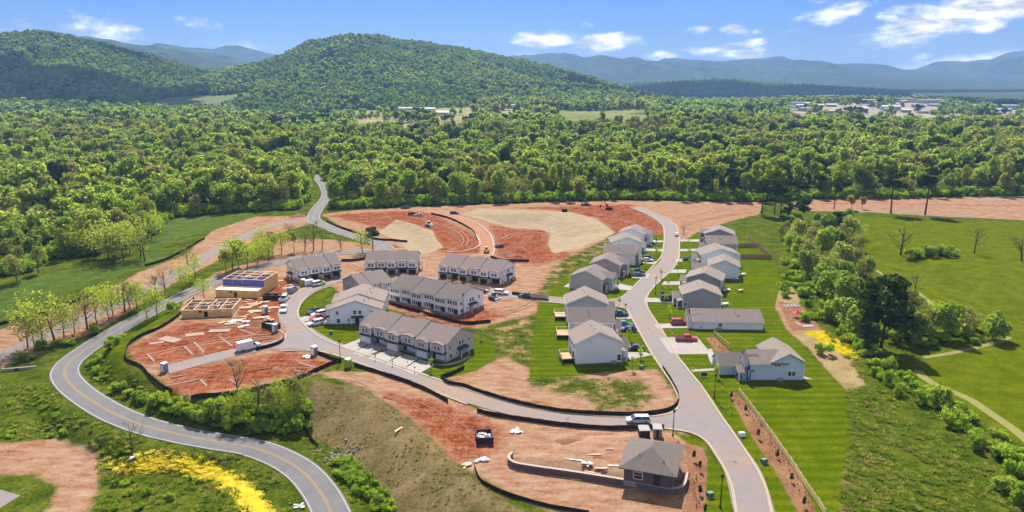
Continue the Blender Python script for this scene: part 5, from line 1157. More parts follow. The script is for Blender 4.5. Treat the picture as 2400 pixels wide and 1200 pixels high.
vehicle('sedan', 'black', (1599, 611), (1627, 610), 'black car on a drive of the upper right row', 1.0, g1)
vehicle('suv', 'dark', (1480, 640), (1508, 640), 'dark car behind a navy car at the taupe house', 1.0, g1); vehicle('sedan', 'blue', (1484, 647), (1510, 647), 'navy car nearest the kerb at the taupe house', 1.0, g1)
vehicle('sedan', 'silver', (1504, 612), (1530, 613), 'silver car on the drive of the pale house uphill', 1.0, g1); vehicle('suv', 'dark', (1508, 608), (1530, 608), 'dark car hidden behind the silver car uphill', 1.0, g1)
vehicle('sedan', 'teal', (1510, 578), (1526, 578), 'small teal car near the top of the left row', .9, g1)
vehicle('sedan', 'white', (1585, 556), (1587, 549), 'white car at the kerb at the top of the street', 1.0)
vehicle('pickup', 'black', (757, 729), (724, 738), 'black pickup nearest the grass at the white townhouses', 1.0, g1); vehicle('suv', 'white', (764, 737), (732, 744), 'white car between the black and red trucks', 1.0, g1)
vehicle('pickup', 'red', (764, 746), (732, 752), 'red and white pickup at the white townhouses', .95, g1); vehicle('suv', 'white', (757, 758), (724, 765), 'white car on the lowest drive of the white townhouses', 1.0, g1)
vehicle('pickup', 'white', (667, 722), (663, 735), 'white pickup facing down the bend of the street', 1.0, g2); vehicle('pickup', 'white', (658, 712), (676, 696), 'white pickup parked beside the lumber stacks', 1.0, g2)
vehicle('van', 'grey', (678, 690), (694, 680), 'pale blue-grey van at the kerb above the lumber', .85, g2); vehicle('van', 'white', (718, 670), (740, 666), 'white van parked behind another by the green toilet', .8, g2)
vehicle('suv', 'white', (736, 671), (758, 666), 'white car nearest the road in the pair by the green toilet', 1.05, g2); vehicle('pickup', 'grey', (698, 661), (722, 656), 'grey pickup in front of the sheathed row', 1.0, g2)
vehicle('pickup', 'dark', (1250, 700), (1222, 697), 'dark pickup towing a tan trailer on the cross street', 1.0)
vehicle('suv', 'white', (1160, 688), (1190, 691), 'white car on the cross street by the long row', 1.0, g2); vehicle('van', 'white', (560, 824), (606, 813), 'white cargo van on the side street between the red pads', 1.0, g2)
vehicle('pickup', 'grey', (920, 640), (935, 632), 'dark grey truck before the squarely facing sheathed row', 1.1, g2, name='pickup_truck')
for (r_, f_, k, c, lab) in (((990, 506), (972, 506), 'sedan', 'silver', 'silver car parked on the red earth'), ((958, 505), (972, 502), 'suv', 'dark', 'dark car beside the silver car on the red earth'), ((1056, 502), (1074, 502), 'suv', 'dark', 'dark car by the upper haul road'),
                            ((942, 489), (960, 488), 'pickup', 'dark', 'dark truck at the edge of the wood'), ((1361, 482), (1386, 482), 'pickup', 'dark', 'dark pickup by the orange excavator'), ((1159, 581), (1182, 578), 'sedan', 'dark', 'dark car beside the haul road kerb')):
    vehicle(k, c, r_, f_, lab, .95, g2, .05)
# trailer behind the dark pickup
def boxy(name, label, cat, px, ang_px, build, group=None, lift=.0):
    p = G(*px); q = G(*ang_px); o = thing(name, label, cat, (p.x, p.y, p.z + lift), math.atan2(q.y - p.y, q.x - p.x), group); build(o); return o
def trailer(o):
    MB().box(-2.6, -1.1, .55, 2.6, 1.1, .68).build('bed', mat('trailer_deck', (.42, .33, .25), .9, .15, 2), o); m = MATS['trailer_deck']
    for s in (-1.1, 1.04): MB().box(-2.6, s, .68, 2.6, s + .06, 1.25).build('side_rail', m, o)
    MB().box(-2.6, -1.04, .68, -2.54, 1.04, 1.3).build('tailgate', m, o); MB().tube([(2.6, 0, .6), (3.9, 0, .55)], [.07, .05], 5).build('drawbar', M_tyre, o)
    for x in (-.5, .5):
        for s in (-1, 1): w = link('wheel', VM['wheel'][0], o, (x, s * 1.0, .36)); link('rim', VM['wheel'][1], w)
boxy('flatbed_trailer', 'tan flatbed trailer behind the dark pickup', 'trailer', (1266, 701), (1250, 700), trailer, None, .08)
boxy('flatbed_trailer', 'long pale trailer in front of the wrapped row', 'trailer', (1128, 682), (1160, 688), trailer, None, .08)
def excavator(o):
    P = paint('orange', COLS['orange'])
    for s in (-1.15, 1.15): MB().prism([(-1.7, .15), (-1.4, 0), (1.4, 0), (1.7, .15), (1.8, .5), (1.5, .85), (-1.5, .85), (-1.8, .5)], 'y', s - .3, s + .3).build('track', M_tyre, o)
    MB().box(-.8, -.8, .6, .8, .8, 1.1).build('undercarriage', M_tyre, o); MB().prism([(-1.9, 1.1), (1.4, 1.1), (1.4, 1.7), (.2, 2.1), (-1.7, 2.2), (-2.0, 1.8)], 'y', -1.3, 1.3).build('engine_house', P, o)
    c = MB(); taper_box(c, .1, 1.5, .55, 1.7, 3.0, .25, 1.25, .5); q = c.build('cab', M_cglass, o); q.location = (0, .7, 0); MB().box(.2, -.52, 3.0, 1.3, .52, 3.08).build('cab_roof', P, q)
    MB().tube([(1.1, -.3, 1.6), (2.4, -.3, 3.9), (3.6, -.3, 4.6)], [.32, .34, .22], 4).build('boom', P, o); MB().tube([(3.5, -.3, 4.7), (4.5, -.3, 2.0)], [.22, .16], 4).build('stick', P, o)
    MB().prism([(4.2, 2.0), (4.9, 1.9), (5.0, 1.2), (4.5, .8), (3.9, 1.2)], 'y', -.8, .2).build('bucket', M_tyre, o)
boxy('excavator', 'orange tracked excavator on the upper red earth', 'excavator', (1427, 491), (1408, 490), excavator)
def loader(col):
    def f(o):
        P = paint(col, COLS[col])
        for s in (-.85, .85): MB().prism([(-1.3, .1), (1.3, .1), (1.45, .45), (1.2, .75), (-1.2, .75), (-1.45, .45)], 'y', s - .22, s + .22).build('track', M_tyre, o)
        MB().prism([(-1.5, .6), (1.0, .6), (1.2, 1.1), (.4, 1.35), (-1.4, 1.5)], 'y', -.8, .8).build('body', P, o); c = MB(); taper_box(c, -.6, .6, .6, 1.3, 2.3, -.5, .45, .52); c.build('cab', M_cglass, o); MB().box(-.6, -.6, 2.3, .55, .6, 2.4).build('cab_roof', P, o)
        for s in (-.9, .9): MB().tube([(-1.0, s, 1.6), (.9, s, 1.3), (1.7, s, .5)], [.12, .12, .1], 4).build('lift_arm', P, o)
        MB().prism([(1.6, .1), (2.3, .05), (1.9, .8), (1.6, .8)], 'y', -1.1, 1.1).build('bucket', M_rim, o)
    return f
boxy('crawler_loader', 'yellow crawler machine standing on the haul road', 'loader', (1140, 592), (1140, 584), loader('yellow'), 'earthmoving machines'); boxy('crawler_loader', 'small white machine on red earth by the straw blanket', 'loader', (1005, 530), (1016, 532), loader('white'), 'earthmoving machines')
boxy('crawler_loader', 'dark lift machine at the end of the long unfinished row', 'loader', (1157, 702), (1170, 706), loader('grey'), 'earthmoving machines')
M_dump = mat('dumpster_steel', (.03, .03, .035), .6, .2, 2); M_rub = mat('rubble', (.5, .48, .46), .95, .3, 3)
def dumpster(L, W_, h, fill=True):
    def f(o):
        MB().box(-L / 2, -W_ / 2, 0, L / 2, W_ / 2, .15).build('floor', M_dump, o)
        for s in (-1, 1): MB().box(-L / 2, s * W_ / 2 - .06, .15, L / 2, s * W_ / 2 + .06, h).build('side', M_dump, o); MB().box(s * L / 2 - .06, -W_ / 2 + .06, .15, s * L / 2 + .06, W_ / 2 - .06, h).build('end', M_dump, o)
        rb = MB()
        for i in range(7): 
            for s in (-1, 1): rb.box(-L / 2 + L * i / 6.2, s * (W_ / 2 + .06), .2, -L / 2 + L * i / 6.2 + .1, s * (W_ / 2 + .12), h)
        rb.build('rib', M_dump, o)
        if fill:
            rr = random.Random(4); d = MB()
            for i in range(26): x, y = rr.uniform(-L * .42, L * .42), rr.uniform(-W_ * .38, W_ * .38); s = rr.uniform(.15, .5); d.box(x - s, y - s * .6, .3, x + s, y + s * .6, h * rr.uniform(.4, .75))
            d.build('rubble', M_rub, o)
    return f
gd = 'open-top waste skips'
boxy('dumpster', 'open black skip half full of white rubble below the red slope', 'dumpster', (1135, 1032), (1140, 1060), dumpster(3.4, 3.0, 1.5), gd); boxy('dumpster', 'black skip on the red pad inside the bend', 'dumpster', (636, 768), (650, 772), dumpster(5.0, 2.3, 1.5), gd)
boxy('dumpster', 'brown skip beside the pickups at the lumber yard', 'dumpster', (640, 701), (660, 701), dumpster(5.6, 2.3, 1.6), gd); boxy('dumpster', 'small dark container above the straw blanket', 'dumpster', (1323, 496), (1333, 496), dumpster(2.8, 2.0, 1.4, False), gd)
# portable toilets
def toilet(col):
    def f(o):
        P = mat('toilet_' + col, {'green': (.30, .42, .03), 'grey': (.22, .23, .26), 'blue': (.2, .26, .36)}[col], .5, .08, 2); MB().box(-.6, -.6, .05, .6, .6, 2.15).build('cabin', P, o); MB().box(-.66, -.66, 0, .66, .66, .1).build('skid', M_tyre, o)
        MB().prism([(-.64, 2.15), (.64, 2.15), (.5, 2.35), (0, 2.45), (-.5, 2.35)], 'y', -.64, .64).build('roof', M_white, o); MB().box(-.4, -.64, .15, .4, -.6, 1.95).build('door', M_white if col != 'green' else P, o); MB().tube([(.45, .45, 2.2), (.45, .45, 2.7)], [.05, .05], 6).build('vent_pipe', M_white, o)
    return f
gt = 'portable toilets'
for px, c, lab in (((816, 862), 'green', 'lime green portable toilet at the corner fence'), ((711, 670), 'green', 'lime green portable toilet by the white vans'), ((386, 872), 'blue', 'grey-blue portable toilet at the end of the side street'), ((737, 832), 'grey', 'grey portable toilet at the street corner'),
                   ((645, 778), 'grey', 'grey portable toilet in front of the black skip'), ((622, 735), 'grey', 'grey portable toilet among the lumber stacks')):
    boxy('portable_toilet', lab, 'toilet', px, (px[0] + 20, px[1] + 4), toilet(c), gt)
def shed(h, w, m):
    def f(o): MB().box(-w, -1.1, .1, w, 1.1, h).build('cabin', m, o); MB().prism([(-w - .1, h), (w + .1, h), (w * .8, h + .12), (-w * .8, h + .12)], 'y', -1.2, 1.2).build('roof', M_found, o); MB().box(-w * .4, -1.14, .2, w * .3, -1.1, h - .2).build('door', M_dump, o)
    return f
boxy('site_cabin', 'white-roofed dark cabin behind the hip-roofed building', 'cabin', (1509, 1023), (1530, 1023), shed(1.7, .95, M_dump)); boxy('site_cabin', 'grey cabin with white roof hatch behind the hip-roofed building', 'cabin', (1540, 1022), (1560, 1023), shed(1.9, .8, mat('grey_cabin', (.24, .25, .27), .7, .08, 2)))
# ------------------------------------------------------------------ fences, walls, furniture
M_silt = mat('silt_fence_cloth', (.030, .020, .014), .95, .2, 2); M_stake = mat('fence_stake', (.20, .13, .08), .95, .2, 3)
SILT = [([(455, 700), (425, 735), (380, 768), (330, 790), (302, 810), (294, 830), (298, 847), (330, 862), (352, 885), (380, 908), (404, 920)], 'dark silt fence curving round the red building pads'),
        ([(448, 937), (520, 928), (600, 915), (700, 888), (770, 858), (800, 848)], 'silt fence along the lower edge of the red pads'), ([(1033, 887), (1060, 878), (1088, 864)], 'short silt fence beside the finished townhouse lawn'),
        ([(1033, 887), (1050, 900), (1090, 908), (1110, 916), (1180, 938), (1250, 955), (1330, 968), (1440, 974), (1510, 973), (1560, 966), (1584, 952), (1590, 930), (1576, 900), (1553, 864)], 'long silt fence round the bare lot along the street'),
        ([(1118, 966), (1160, 976), (1250, 990), (1330, 1000), (1420, 1007), (1500, 1005), (1556, 1004)], 'silt fence between lower street and the hip-roofed building'), ([(830, 858), (900, 880), (960, 900), (1010, 922), (1050, 944)], 'silt fence along the street above the dry slope'),
        ([(885, 703), (920, 715), (990, 735), (1040, 748), (1090, 760), (1150, 756)], 'silt fence behind the long unfinished row'), ([(1112, 1098), (1130, 1132), (1200, 1165), (1290, 1190), (1380, 1205)], 'loose silt fence sagging at the bottom of the site'),
        ([(765, 520), (790, 532), (830, 545), (880, 562), (930, 566), (955, 568)], 'silt fence along the country road above the junction'), ([(745, 830), (775, 842), (800, 850)], 'short silt fence behind the grey toilet'), ([(600, 822), (640, 812), (664, 800), (666, 782)], 'silt fence hugging the side street corner'),
        ([(1010, 502), (1050, 512), (1085, 528), (1110, 545), (1118, 565)], 'silt fence inside the haul road bend'), ([(1200, 690), (1235, 695), (1262, 698)], 'silt fence at the edge of the cross street'), ([(340, 625), (400, 605), (480, 560)], 'silt fence along the left meadow'), ([(0, 762), (120, 728), (250, 686)], 'silt fence below the left meadow'),
        ([(690, 985), (715, 1010), (745, 1050)], 'collapsed silt fence by the rock pile'), ([(1150, 604), (1180, 612), (1240, 614)], 'silt fence behind the longest wrapped row'), ([(800, 613), (830, 612), (856, 608)], 'silt fence between two sheathed rows')]
for pts, lab in SILT:
    C = smooth(GP(pts), 1.0); o = thing('silt_fence', lab, 'fence', (C[0].x, C[0].y, 0), 0, 'black silt fences'); z = hz_(C); mb = MB(); r = random.Random(len(C)); h = .95 if 'sag' not in lab else .7
    for i, p in enumerate(C):
        q = offset(C, .05)[i] if False else p; hh = h + r.uniform(-.08, .04); x, y = p.x - C[0].x, p.y - C[0].y
        mb.v += [(x, y, z[i] - .2), (x + r.uniform(-.05, .05), y + r.uniform(-.05, .05), z[i] + hh), (x + .04, y + .05, z[i] + hh), (x + .04, y + .05, z[i] - .2)]
    for i in range(len(C) - 1):
        for j in range(3): mb.f.append((i * 4 + j, i * 4 + j + 1, i * 4 + j + 5, i * 4 + j + 4))
    mb.build('cloth', M_silt, o)
    sm = MB().box(-.03, -.03, -.3, .03, .03, 1.15).mesh('stake', M_stake)
    for i in range(0, len(C), 3): link('stake', sm, o, (C[i].x - C[0].x, C[i].y - C[0].y - .03, z[i]))
# post-and-rail fences
M_rail = mat('new_fence_timber', (.62, .50, .24), .85, .12, 3); M_board = mat('privacy_fence_board', (.36, .22, .12), .9, .15, 3)
def rail_fence(pts, label, n_rail=3, sec=2.4, hgt=1.25):
    C = smooth(GP(pts), .6); o = thing('rail_fence', label, 'fence', (C[0].x, C[0].y, C[0].z if False else Hs(C[0].x, C[0].y)), 0, 'new timber rail fences'); z0 = o.location.z
    s = [C[0]]; acc = 0
    for i in range(1, len(C)):
        acc += (C[i] - C[i - 1]).length
        if acc >= sec: s.append(C[i]); acc = 0
    pm = MB().box(-.07, -.07, -.4, .07, .07, hgt + .1).mesh('post', M_rail)
    for i, p in enumerate(s):
        zz = Hs(p.x, p.y) - z0; link('post', pm, o, (p.x - C[0].x, p.y - C[0].y, zz))
        if i + 1 < len(s):
            q = s[i + 1]; d = q - p; L = d.length; zq = Hs(q.x, q.y) - z0
            for k in range(n_rail):
                r = link('rail', RAIL(L), o, (p.x - C[0].x, p.y - C[0].y, zz + hgt * (k + .75) / n_rail)); r.rotation_euler = (0, -math.atan2(zq - zz, L), math.atan2(d.y, d.x))
_rl = {}
def RAIL(L):
    k = round(L, 1)
    if k not in _rl: _rl[k] = MB().box(0, -.11, -.13, k, -.06, .13).mesh('rail', M_rail)
    return _rl[k]
rail_fence([(1732, 922), (1765, 965), (1800, 1012), (1832, 1058), (1862, 1100), (1890, 1145), (1915, 1180), (1934, 1210)], 'long new rail fence behind the shrub bed at the kerb'); rail_fence([(1674, 784), (1690, 800), (1705, 812), (1714, 822)], 'short new rail fence beside the red pickup pad')
def privacy(pts, label):
    P = GP(pts); o = thing('privacy_fence', label, 'fence', (P[0].x, P[0].y, P[0].z), 0, 'garden board fences'); bm_ = MB().box(0, -.02, -.1, .30, .02, 1.75).mesh('board', M_board); pm = MB().box(-.06, .02, -.3, .06, .14, 1.85).mesh('post', M_board)
    for a, b_ in zip(P, P[1:]):
        d = b_ - a; L = d.length; n = int(L / .32); ang = math.atan2(d.y, d.x)
        for i in range(n):
            p = a + d * (i / n); link('board', bm_, o, (p.x - P[0].x, p.y - P[0].y, p.z - P[0].z + (.02 if i % 2 else 0)), ang)
            if i % 8 == 0: link('post', pm, o, (p.x - P[0].x, p.y - P[0].y, p.z - P[0].z), ang)
privacy([(1728, 580), (1770, 580), (1753, 556)], 'board fence round the upper back garden'); privacy([(1735, 606), (1808, 607), (1772, 577)], 'board fence round the lower back garden')
# curved retaining wall, blocks in courses
M_blk = mat('retaining_wall_block', (.15, .11, .10), .95, .15, 2); M_cap = mat('wall_cap_stone', (.36, .28, .23), .95, .1, 2)
C = smooth([G(*p) for p in [(1200, 1072), (1192, 1083), (1205, 1096), (1260, 1106), (1330, 1116), (1400, 1127), (1460, 1137), (1530, 1151), (1570, 1158), (1596, 1154), (1606, 1138), (1609, 1120)]], .9)
o = thing('retaining_wall', 'curved dark block retaining wall below the hip-roofed building', 'wall', (C[0].x, C[0].y, 0)); bk = MB().box(0, -.2, 0, .97, .22, .36).mesh('block', M_blk); cp = MB().box(-.02, -.26, 0, .99, .28, .1).mesh('cap_stone', M_cap)
for i in range(len(C) - 1):
    d = C[i + 1] - C[i]; a = math.atan2(d.y, d.x); x, y = C[i].x - C[0].x, C[i].y - C[0].y; s = d.length / .99
    for k in range(3): q = link('block', bk, o, (x, y, -.05 + k * .37), a); q.scale = (s, 1 + .03 * ((i + k) % 3), 1)
    q = link('cap_stone', cp, o, (x, y, 1.06), a); q.scale = (s, 1, 1)
# street lamps, posts, boxes
M_lampost = mat('black_lamp_post', (.015, .016, .018), .5, .1, 3)
def lamp(px, h, label):
    p = G(*px); o = thing('street_lamp', label, 'street lamp', (p.x, p.y, p.z), 0, 'black street lamps'); MB().tube([(0, 0, -.2), (0, 0, h)], [.11, .07], 6).build('post', M_lampost, o); MB().tube([(0, 0, 0), (0, 0, .6)], [.2, .13], 8).build('base', M_lampost, o)
    MB().tube([(0, 0, h), (0, 0, h + .45), (0, 0, h + .6)], [.22, .26, .05], 8).build('lantern', M_lampost, o)
for px, h, lab in (((1688, 1190), 5.4, 'street lamp on the verge beside the lower street'), ((1674, 934), 5.2, 'street lamp in front of the pale blue house'), ((1577, 1022), 5.0, 'street lamp at the lower street corner'), ((1536, 690), 5.2, 'street lamp opposite the cross street'), ((1465, 757), 5.2, 'street lamp by the teal and blue cars'),
                   ((798, 848), 5.0, 'street lamp at the portable toilet corner'), ((1537, 590), 5, 'street lamp on the upper left verge'), ((1086, 738), 6.0, 'pole standing at the end of the long row')): lamp(px, h, lab)
def mailbox(px, label):
    p = G(*px); o = thing('mailbox', label, 'mailbox', (p.x, p.y, p.z + .05), 0, 'mailboxes by the kerb'); MB().box(-.05, -.05, -.1, .05, .05, 1.05).build('post', M_white, o); MB().prism([(-.13, 1.05), (.13, 1.05), (.13, 1.2), (.07, 1.3), (-.07, 1.3), (-.13, 1.2)], 'y', -.28, .28).build('box', M_lampost, o)
for px, lab in (((972, 872), 'mailbox at the nearest townhouse drive'), ((920, 858), 'mailbox at the second townhouse drive'), ((880, 845), 'mailbox at the middle townhouse drive'), ((1576, 784), 'mailbox by the red pickup pad'), ((1622, 866), 'mailbox by the white footpath'), ((1712, 968), 'mailbox on the verge above the long fence'), ((1692, 912), 'white mailbox on the lawn of the pale blue house')): mailbox(px, lab)
M_util = mat('green_utility_box', (.10, .16, .10), .6, .1, 3)
for px, lab in (((1738, 1022), 'white utility cover on the verge'), ((1790, 1085), 'utility box beside the shrub bed'), ((1664, 1164), 'utility box under the street lamp'), ((776, 782), 'utility box on the townhouse corner lawn'), ((1503, 864), 'utility box on the lawn edge by the bare lot'), ((1552, 688), 'utility box on the lawn opposite the cross street')):
    p = G(*px); o = thing('utility_box', lab, 'utility box', (p.x, p.y, p.z), .3, 'utility boxes on the verges'); MB().prism([(-.45, 0), (.45, 0), (.45, .75), (-.45, .9)], 'x', -.5, .5).build('cabinet', M_util if 'white' not in lab else M_white, o); MB().box(-.6, -.55, -.1, .6, .55, .06).build('plinth', M_conc, o)
# feather flag and yard sign of the model home
p = G(1748, 897); o = thing('feather_flag', 'tall blue feather flag with white lettering at the pale blue house', 'flag', (p.x, p.y, p.z)); MB().tube([(0, 0, 0), (0, 0, 3.6), (.35, 0, 4.3)], [.035, .03, .02], 5).build('pole', M_rim, o)
fl = MB(); n = 14
for i in range(n + 1):
    z = .8 + 3.4 * i / n; w = .95 - .35 * (i / n) ** 3; y = .06 * math.sin(i * .9); fl.v += [(.04 + .25 * max(0, (z - 3.5)), y, z), (.04 + w, y + .05, z - .1)]
for i in range(n): fl.f.append((2 * i, 2 * i + 1, 2 * i + 3, 2 * i + 2))
M_flag = mat('flag_blue', (.02, .045, .22), .7, .08, 2); f_ = fl.build('banner', M_flag, o)
tx = MB()
for i in range(5): tx.box(.36, -.09, 1.25 + i * .42, .62, -.085 + .0, 1.25 + i * .42 + .26)
tx.build('lettering', M_white, o)
p = G(1650, 884); o = thing('yard_sign', 'dark low sign on the lawn of the pale blue house', 'sign', (p.x, p.y, p.z), 0)
for s in (-.8, .74): MB().box(s, -.03, -.2, s + .06, .03, 1.2).build('post', M_white, o)
MB().box(-.74, -.02, .35, .74, .02, 1.1).build('board', M_dump, o)
# playset, swing bench, patio furniture behind the right row
M_redp = mat('red_playhouse_plastic', (.5, .02, .03), .5, .08, 2)
for px, lab in (((1866, 743), 'left red garden tent on the mulch patch'), ((1884, 744), 'right red garden tent on the mulch patch')):
    p = G(*px); o = thing('garden_canopy', lab, 'canopy', (p.x, p.y, p.z), .3, 'red garden tents')
    for x, y in ((-.9, -.9), (.9, -.9), (.9, .9), (-.9, .9)): MB().tube([(x, y, 0), (x, y, 1.3)], [.04, .04], 5).build('leg', M_white, o)
    MB().add([(-1, -1, 1.3), (1, -1, 1.3), (1, 1, 1.3), (-1, 1, 1.3), (0, 0, 2.1)], [(0, 1, 4), (1, 2, 4), (2, 3, 4), (3, 0, 4)]).build('cover', M_redp, o)
for px, lab in (((1856, 718), 'white raised beds on the mulch patch'), ((1895, 764), 'pale concrete slab on the mulch patch')):
    p = G(*px); o = thing('raised_bed' if 'beds' in lab else 'slab', lab, 'garden bed' if 'beds' in lab else 'slab', (p.x, p.y, p.z), .1)
    if 'beds' in lab:
        for i in range(4):
            f = MB().box(-2.2 + i * 1.1, -1, 0, -1.35 + i * 1.1, 1, .35).build('bed_frame', M_white, o); MB().box(-2.1 + i * 1.1, -.9, .34, -1.45 + i * 1.1, .9, .37).build('soil', M_silt, f)
    else: MB().box(-1.8, -.8, -.1, 1.4, .8, .1).build('slab_top', M_conc, o); MB().box(-2.2, .8, -.1, -1.6, 4, .1).build('path_strip', M_conc, o)
for px, lab, c in (((1704, 683), 'white and grey patio set behind the slate houses', M_white), ((1735, 684), 'brown garden shed box on the back lawn', M_deck), ((1740, 646), 'white patio set behind the light grey house', M_white), ((1699, 716), 'white patio umbrella beside the slate house', M_white)):
    p = G(*px); o = thing('patio_set', lab, 'garden furniture', (p.x, p.y, p.z), .4); MB().box(-.8, -.5, .68, .8, .5, .75).build('table_top', c, o)
    for x in (-.7, .64): MB().box(x, -.4, 0, x + .06, .4, .68).build('leg', c, o)
    for x in (-1.4, .95): ch = MB().box(x, -.3, .4, x + .5, .3, .46).build('seat', c, o); MB().box(x, .24, .46, x + .5, .3, 1.0).build('backrest', c, o)

# lumber, debris, stone
M_lum = mat('fresh_lumber', (.60, .44, .27), .9, .15, 3); M_lum2 = mat('weathered_lumber', (.45, .34, .24), .95, .2, 3); M_sheet = mat('white_plastic_sheet', (.7, .7, .7), .6, .06, 2)
r5 = random.Random(12)
def lumber(px, label, L, n, w, m, ang, layers=3):
    p = G(*px); o = thing('lumber_stack', label, 'lumber', (p.x, p.y, p.z), ang, 'stacks of lumber'); o.scale = (.72, .72, .7)
    mesh = MB().box(-L / 2, -.09, 0, L / 2, .09, .13).mesh('plank', m)
    for k in range(layers):
        for i in range(n): q = link('plank', mesh, o, (r5.uniform(-.12, .12), (i - n / 2) * .22 * w, .1 + k * .15)); q.rotation_euler = (0, 0, r5.uniform(-.03, .03) * (1 + 2 * (k == layers - 1)))
    for x in (-L * .35, L * .35): MB().box(x - .06, -n * .11 * w, -.05, x + .06, n * .11 * w, .1).build('bearer', M_lum2, o)
for i, (px, L, n, m, a, w) in enumerate([((598, 713), 5, 8, M_lum, .2, 1.1), ((620, 709), 4, 7, M_lum2, .15, 1), ((575, 722), 5, 9, M_lum, .25, 1.2), ((600, 730), 6, 10, M_lum, .12, 1.2), ((640, 722), 5, 7, M_lum, .2, 1.2), ((612, 745), 6, 8, M_lum, .3, 1.2), ((632, 752), 4, 6, M_lum2, .9, 1.1), ((555, 752), 4, 8, M_sheet, .1, 1), ((540, 760), 4, 6, M_lum, .4, 1.1), ((520, 757), 3, 6, M_lum, .9, 1.2),
                                         ((660, 690), 5, 7, M_sheet, .3, 1), ((675, 676), 5, 7, M_lum, .3, 1.1), ((690, 668), 5, 6, M_lum2, .25, 1), ((650, 660), 5, 8, M_lum, .4, 1.1), ((690, 650), 4, 6, M_lum, .2, 1), ((1345, 1078), 4, 4, M_sheet, -.2, 1), ((1392, 1066), 3.6, 5, M_lum, 0, 1), ((1408, 1098), 3.2, 6, M_lum, -.05, 1.1), ((1390, 1108), 4, 4, M_lum, -.25, 1), ((1438, 1092), 2.4, 4, M_sheet, -.1, 1), ((1428, 1052), 2, 5, M_lum2, 0, 1), ((1352, 1125), 2.6, 3, M_lum2, -.2, 1), ((785, 742), 2, 3, M_lum2, .2, 1)]):
    lumber(px, ['pale', 'neat', 'long', 'low', 'wide', 'loose', 'short', 'covered', 'scattered', 'tight', 'flat', 'mixed', 'bundled', 'fresh', 'small', 'wrapped', 'thin', 'square', 'skewed', 'white', 'grey', 'narrow', 'last'][i] + ' stack of planks ' + ('by the hip-roofed building' if px[0] > 1200 else 'among the timber frames'), L, n if px[0] < 1200 else max(2, n // 2), w, m, a, 2 if px[0] < 1200 else 1)
for i in range(34):                       # loose boards and offcuts all over the framing yard
    x = r5.uniform(555, 690); y = np.interp(x, [555, 690], [715, 665]) + r5.uniform(-8, 62) * (1 if x < 650 else .35)
    lumber((x, y), 'loose boards strewn over the framing yard', r5.uniform(1.6, 3.6), r5.randint(2, 5), 1.2, [M_lum, M_lum2, M_lum, M_sheet][i % 4], r5.uniform(-.4, 1.2), 1)
p = G(938, 1005); o = thing('plank', 'single pale plank lying on the dry slope', 'plank', (p.x, p.y, p.z + .08), 1.05); MB().box(-1.6, -.2, -.03, 1.6, .2, .08).build('board', M_lum, o); MB().box(-1.2, -.22, -.08, -1.1, .22, -.03).build('batten', M_lum2, o)
for px, lab, m in (((1212, 1012), 'white scraps heaped on the red earth', M_sheet), ((1130, 1078), 'white wrapping lying at the crest of the slope', M_sheet), ((1095, 1093), 'pale boards at the crest of the slope', M_lum), ((1376, 1088), 'grey mixer drum beside the planks', M_rub), ((545, 757), 'white sheets before the yellow frame', M_sheet), ((720, 838), 'white pipes at the street corner', M_sheet), ((314, 1074), 'pale metal grate by the yellow flowers', M_rim), ((706, 1188), 'pale rock beside the country road', M_rub), ((573, 756), 'white crate on the red pads', M_sheet)):
    p = G(*px); o = thing('debris_pile', lab, 'debris', (p.x, p.y, p.z), .2, 'building debris'); rr = random.Random(px[0])
    for i in range(6):
        x, y = rr.uniform(-1, 1), rr.uniform(-.7, .7); q = MB().box(-.55, -.3, -.06, .55, .3, .12).build('sheet', m, o); q.location = (x, y, .06 + i * .05); q.rotation_euler = (rr.uniform(-.2, .2), rr.uniform(-.2, .2), rr.uniform(0, 3)); q.scale = (rr.uniform(.5, 1.3), rr.uniform(.5, 1.2), 1)
# concrete footings between the red pads
M_foot = mat('concrete_footing', (.30, .195, .145), .95, .12, 2)
for i, (a, b_, w) in enumerate([((345, 830), (362, 848), .5), ((432, 812), (452, 832), .5), ((455, 802), (478, 826), .5), ((515, 790), (545, 812), .5), ((350, 806), (384, 802), 1.6), ((435, 786), (478, 782), 2.6), ((380, 792), (418, 800), 3.2), ((490, 776), (540, 774), 2.6), ((560, 772), (600, 786), .5), ((590, 800), (640, 792), .4), ((384, 905), (470, 888), .5), ((400, 885), (440, 878), .5), ((470, 890), (485, 905), .5), ((540, 890), (560, 905), .4), ((700, 850), (740, 862), .6), ((690, 868), (740, 878), .6)]):
    p, q = G(*a), G(*b_); d = q - p; o = thing('footing', ['narrow', 'short', 'middle', 'pale', 'left', 'broad', 'wide', 'back', 'far', 'kerbside', 'lower', 'small', 'slanting', 'thin', 'right', 'corner'][i] + ' concrete strip set in the red building pads', 'footing', (p.x, p.y, p.z), math.atan2(d.y, d.x), 'concrete footings in the pads'); MB().box(0, -w / 2, -.3, d.length, w / 2, .12).build('strip', M_foot, o); MB().box(0, w / 2, -.3, d.length, w / 2 + .12, .22).build('form_board', M_stake, o)
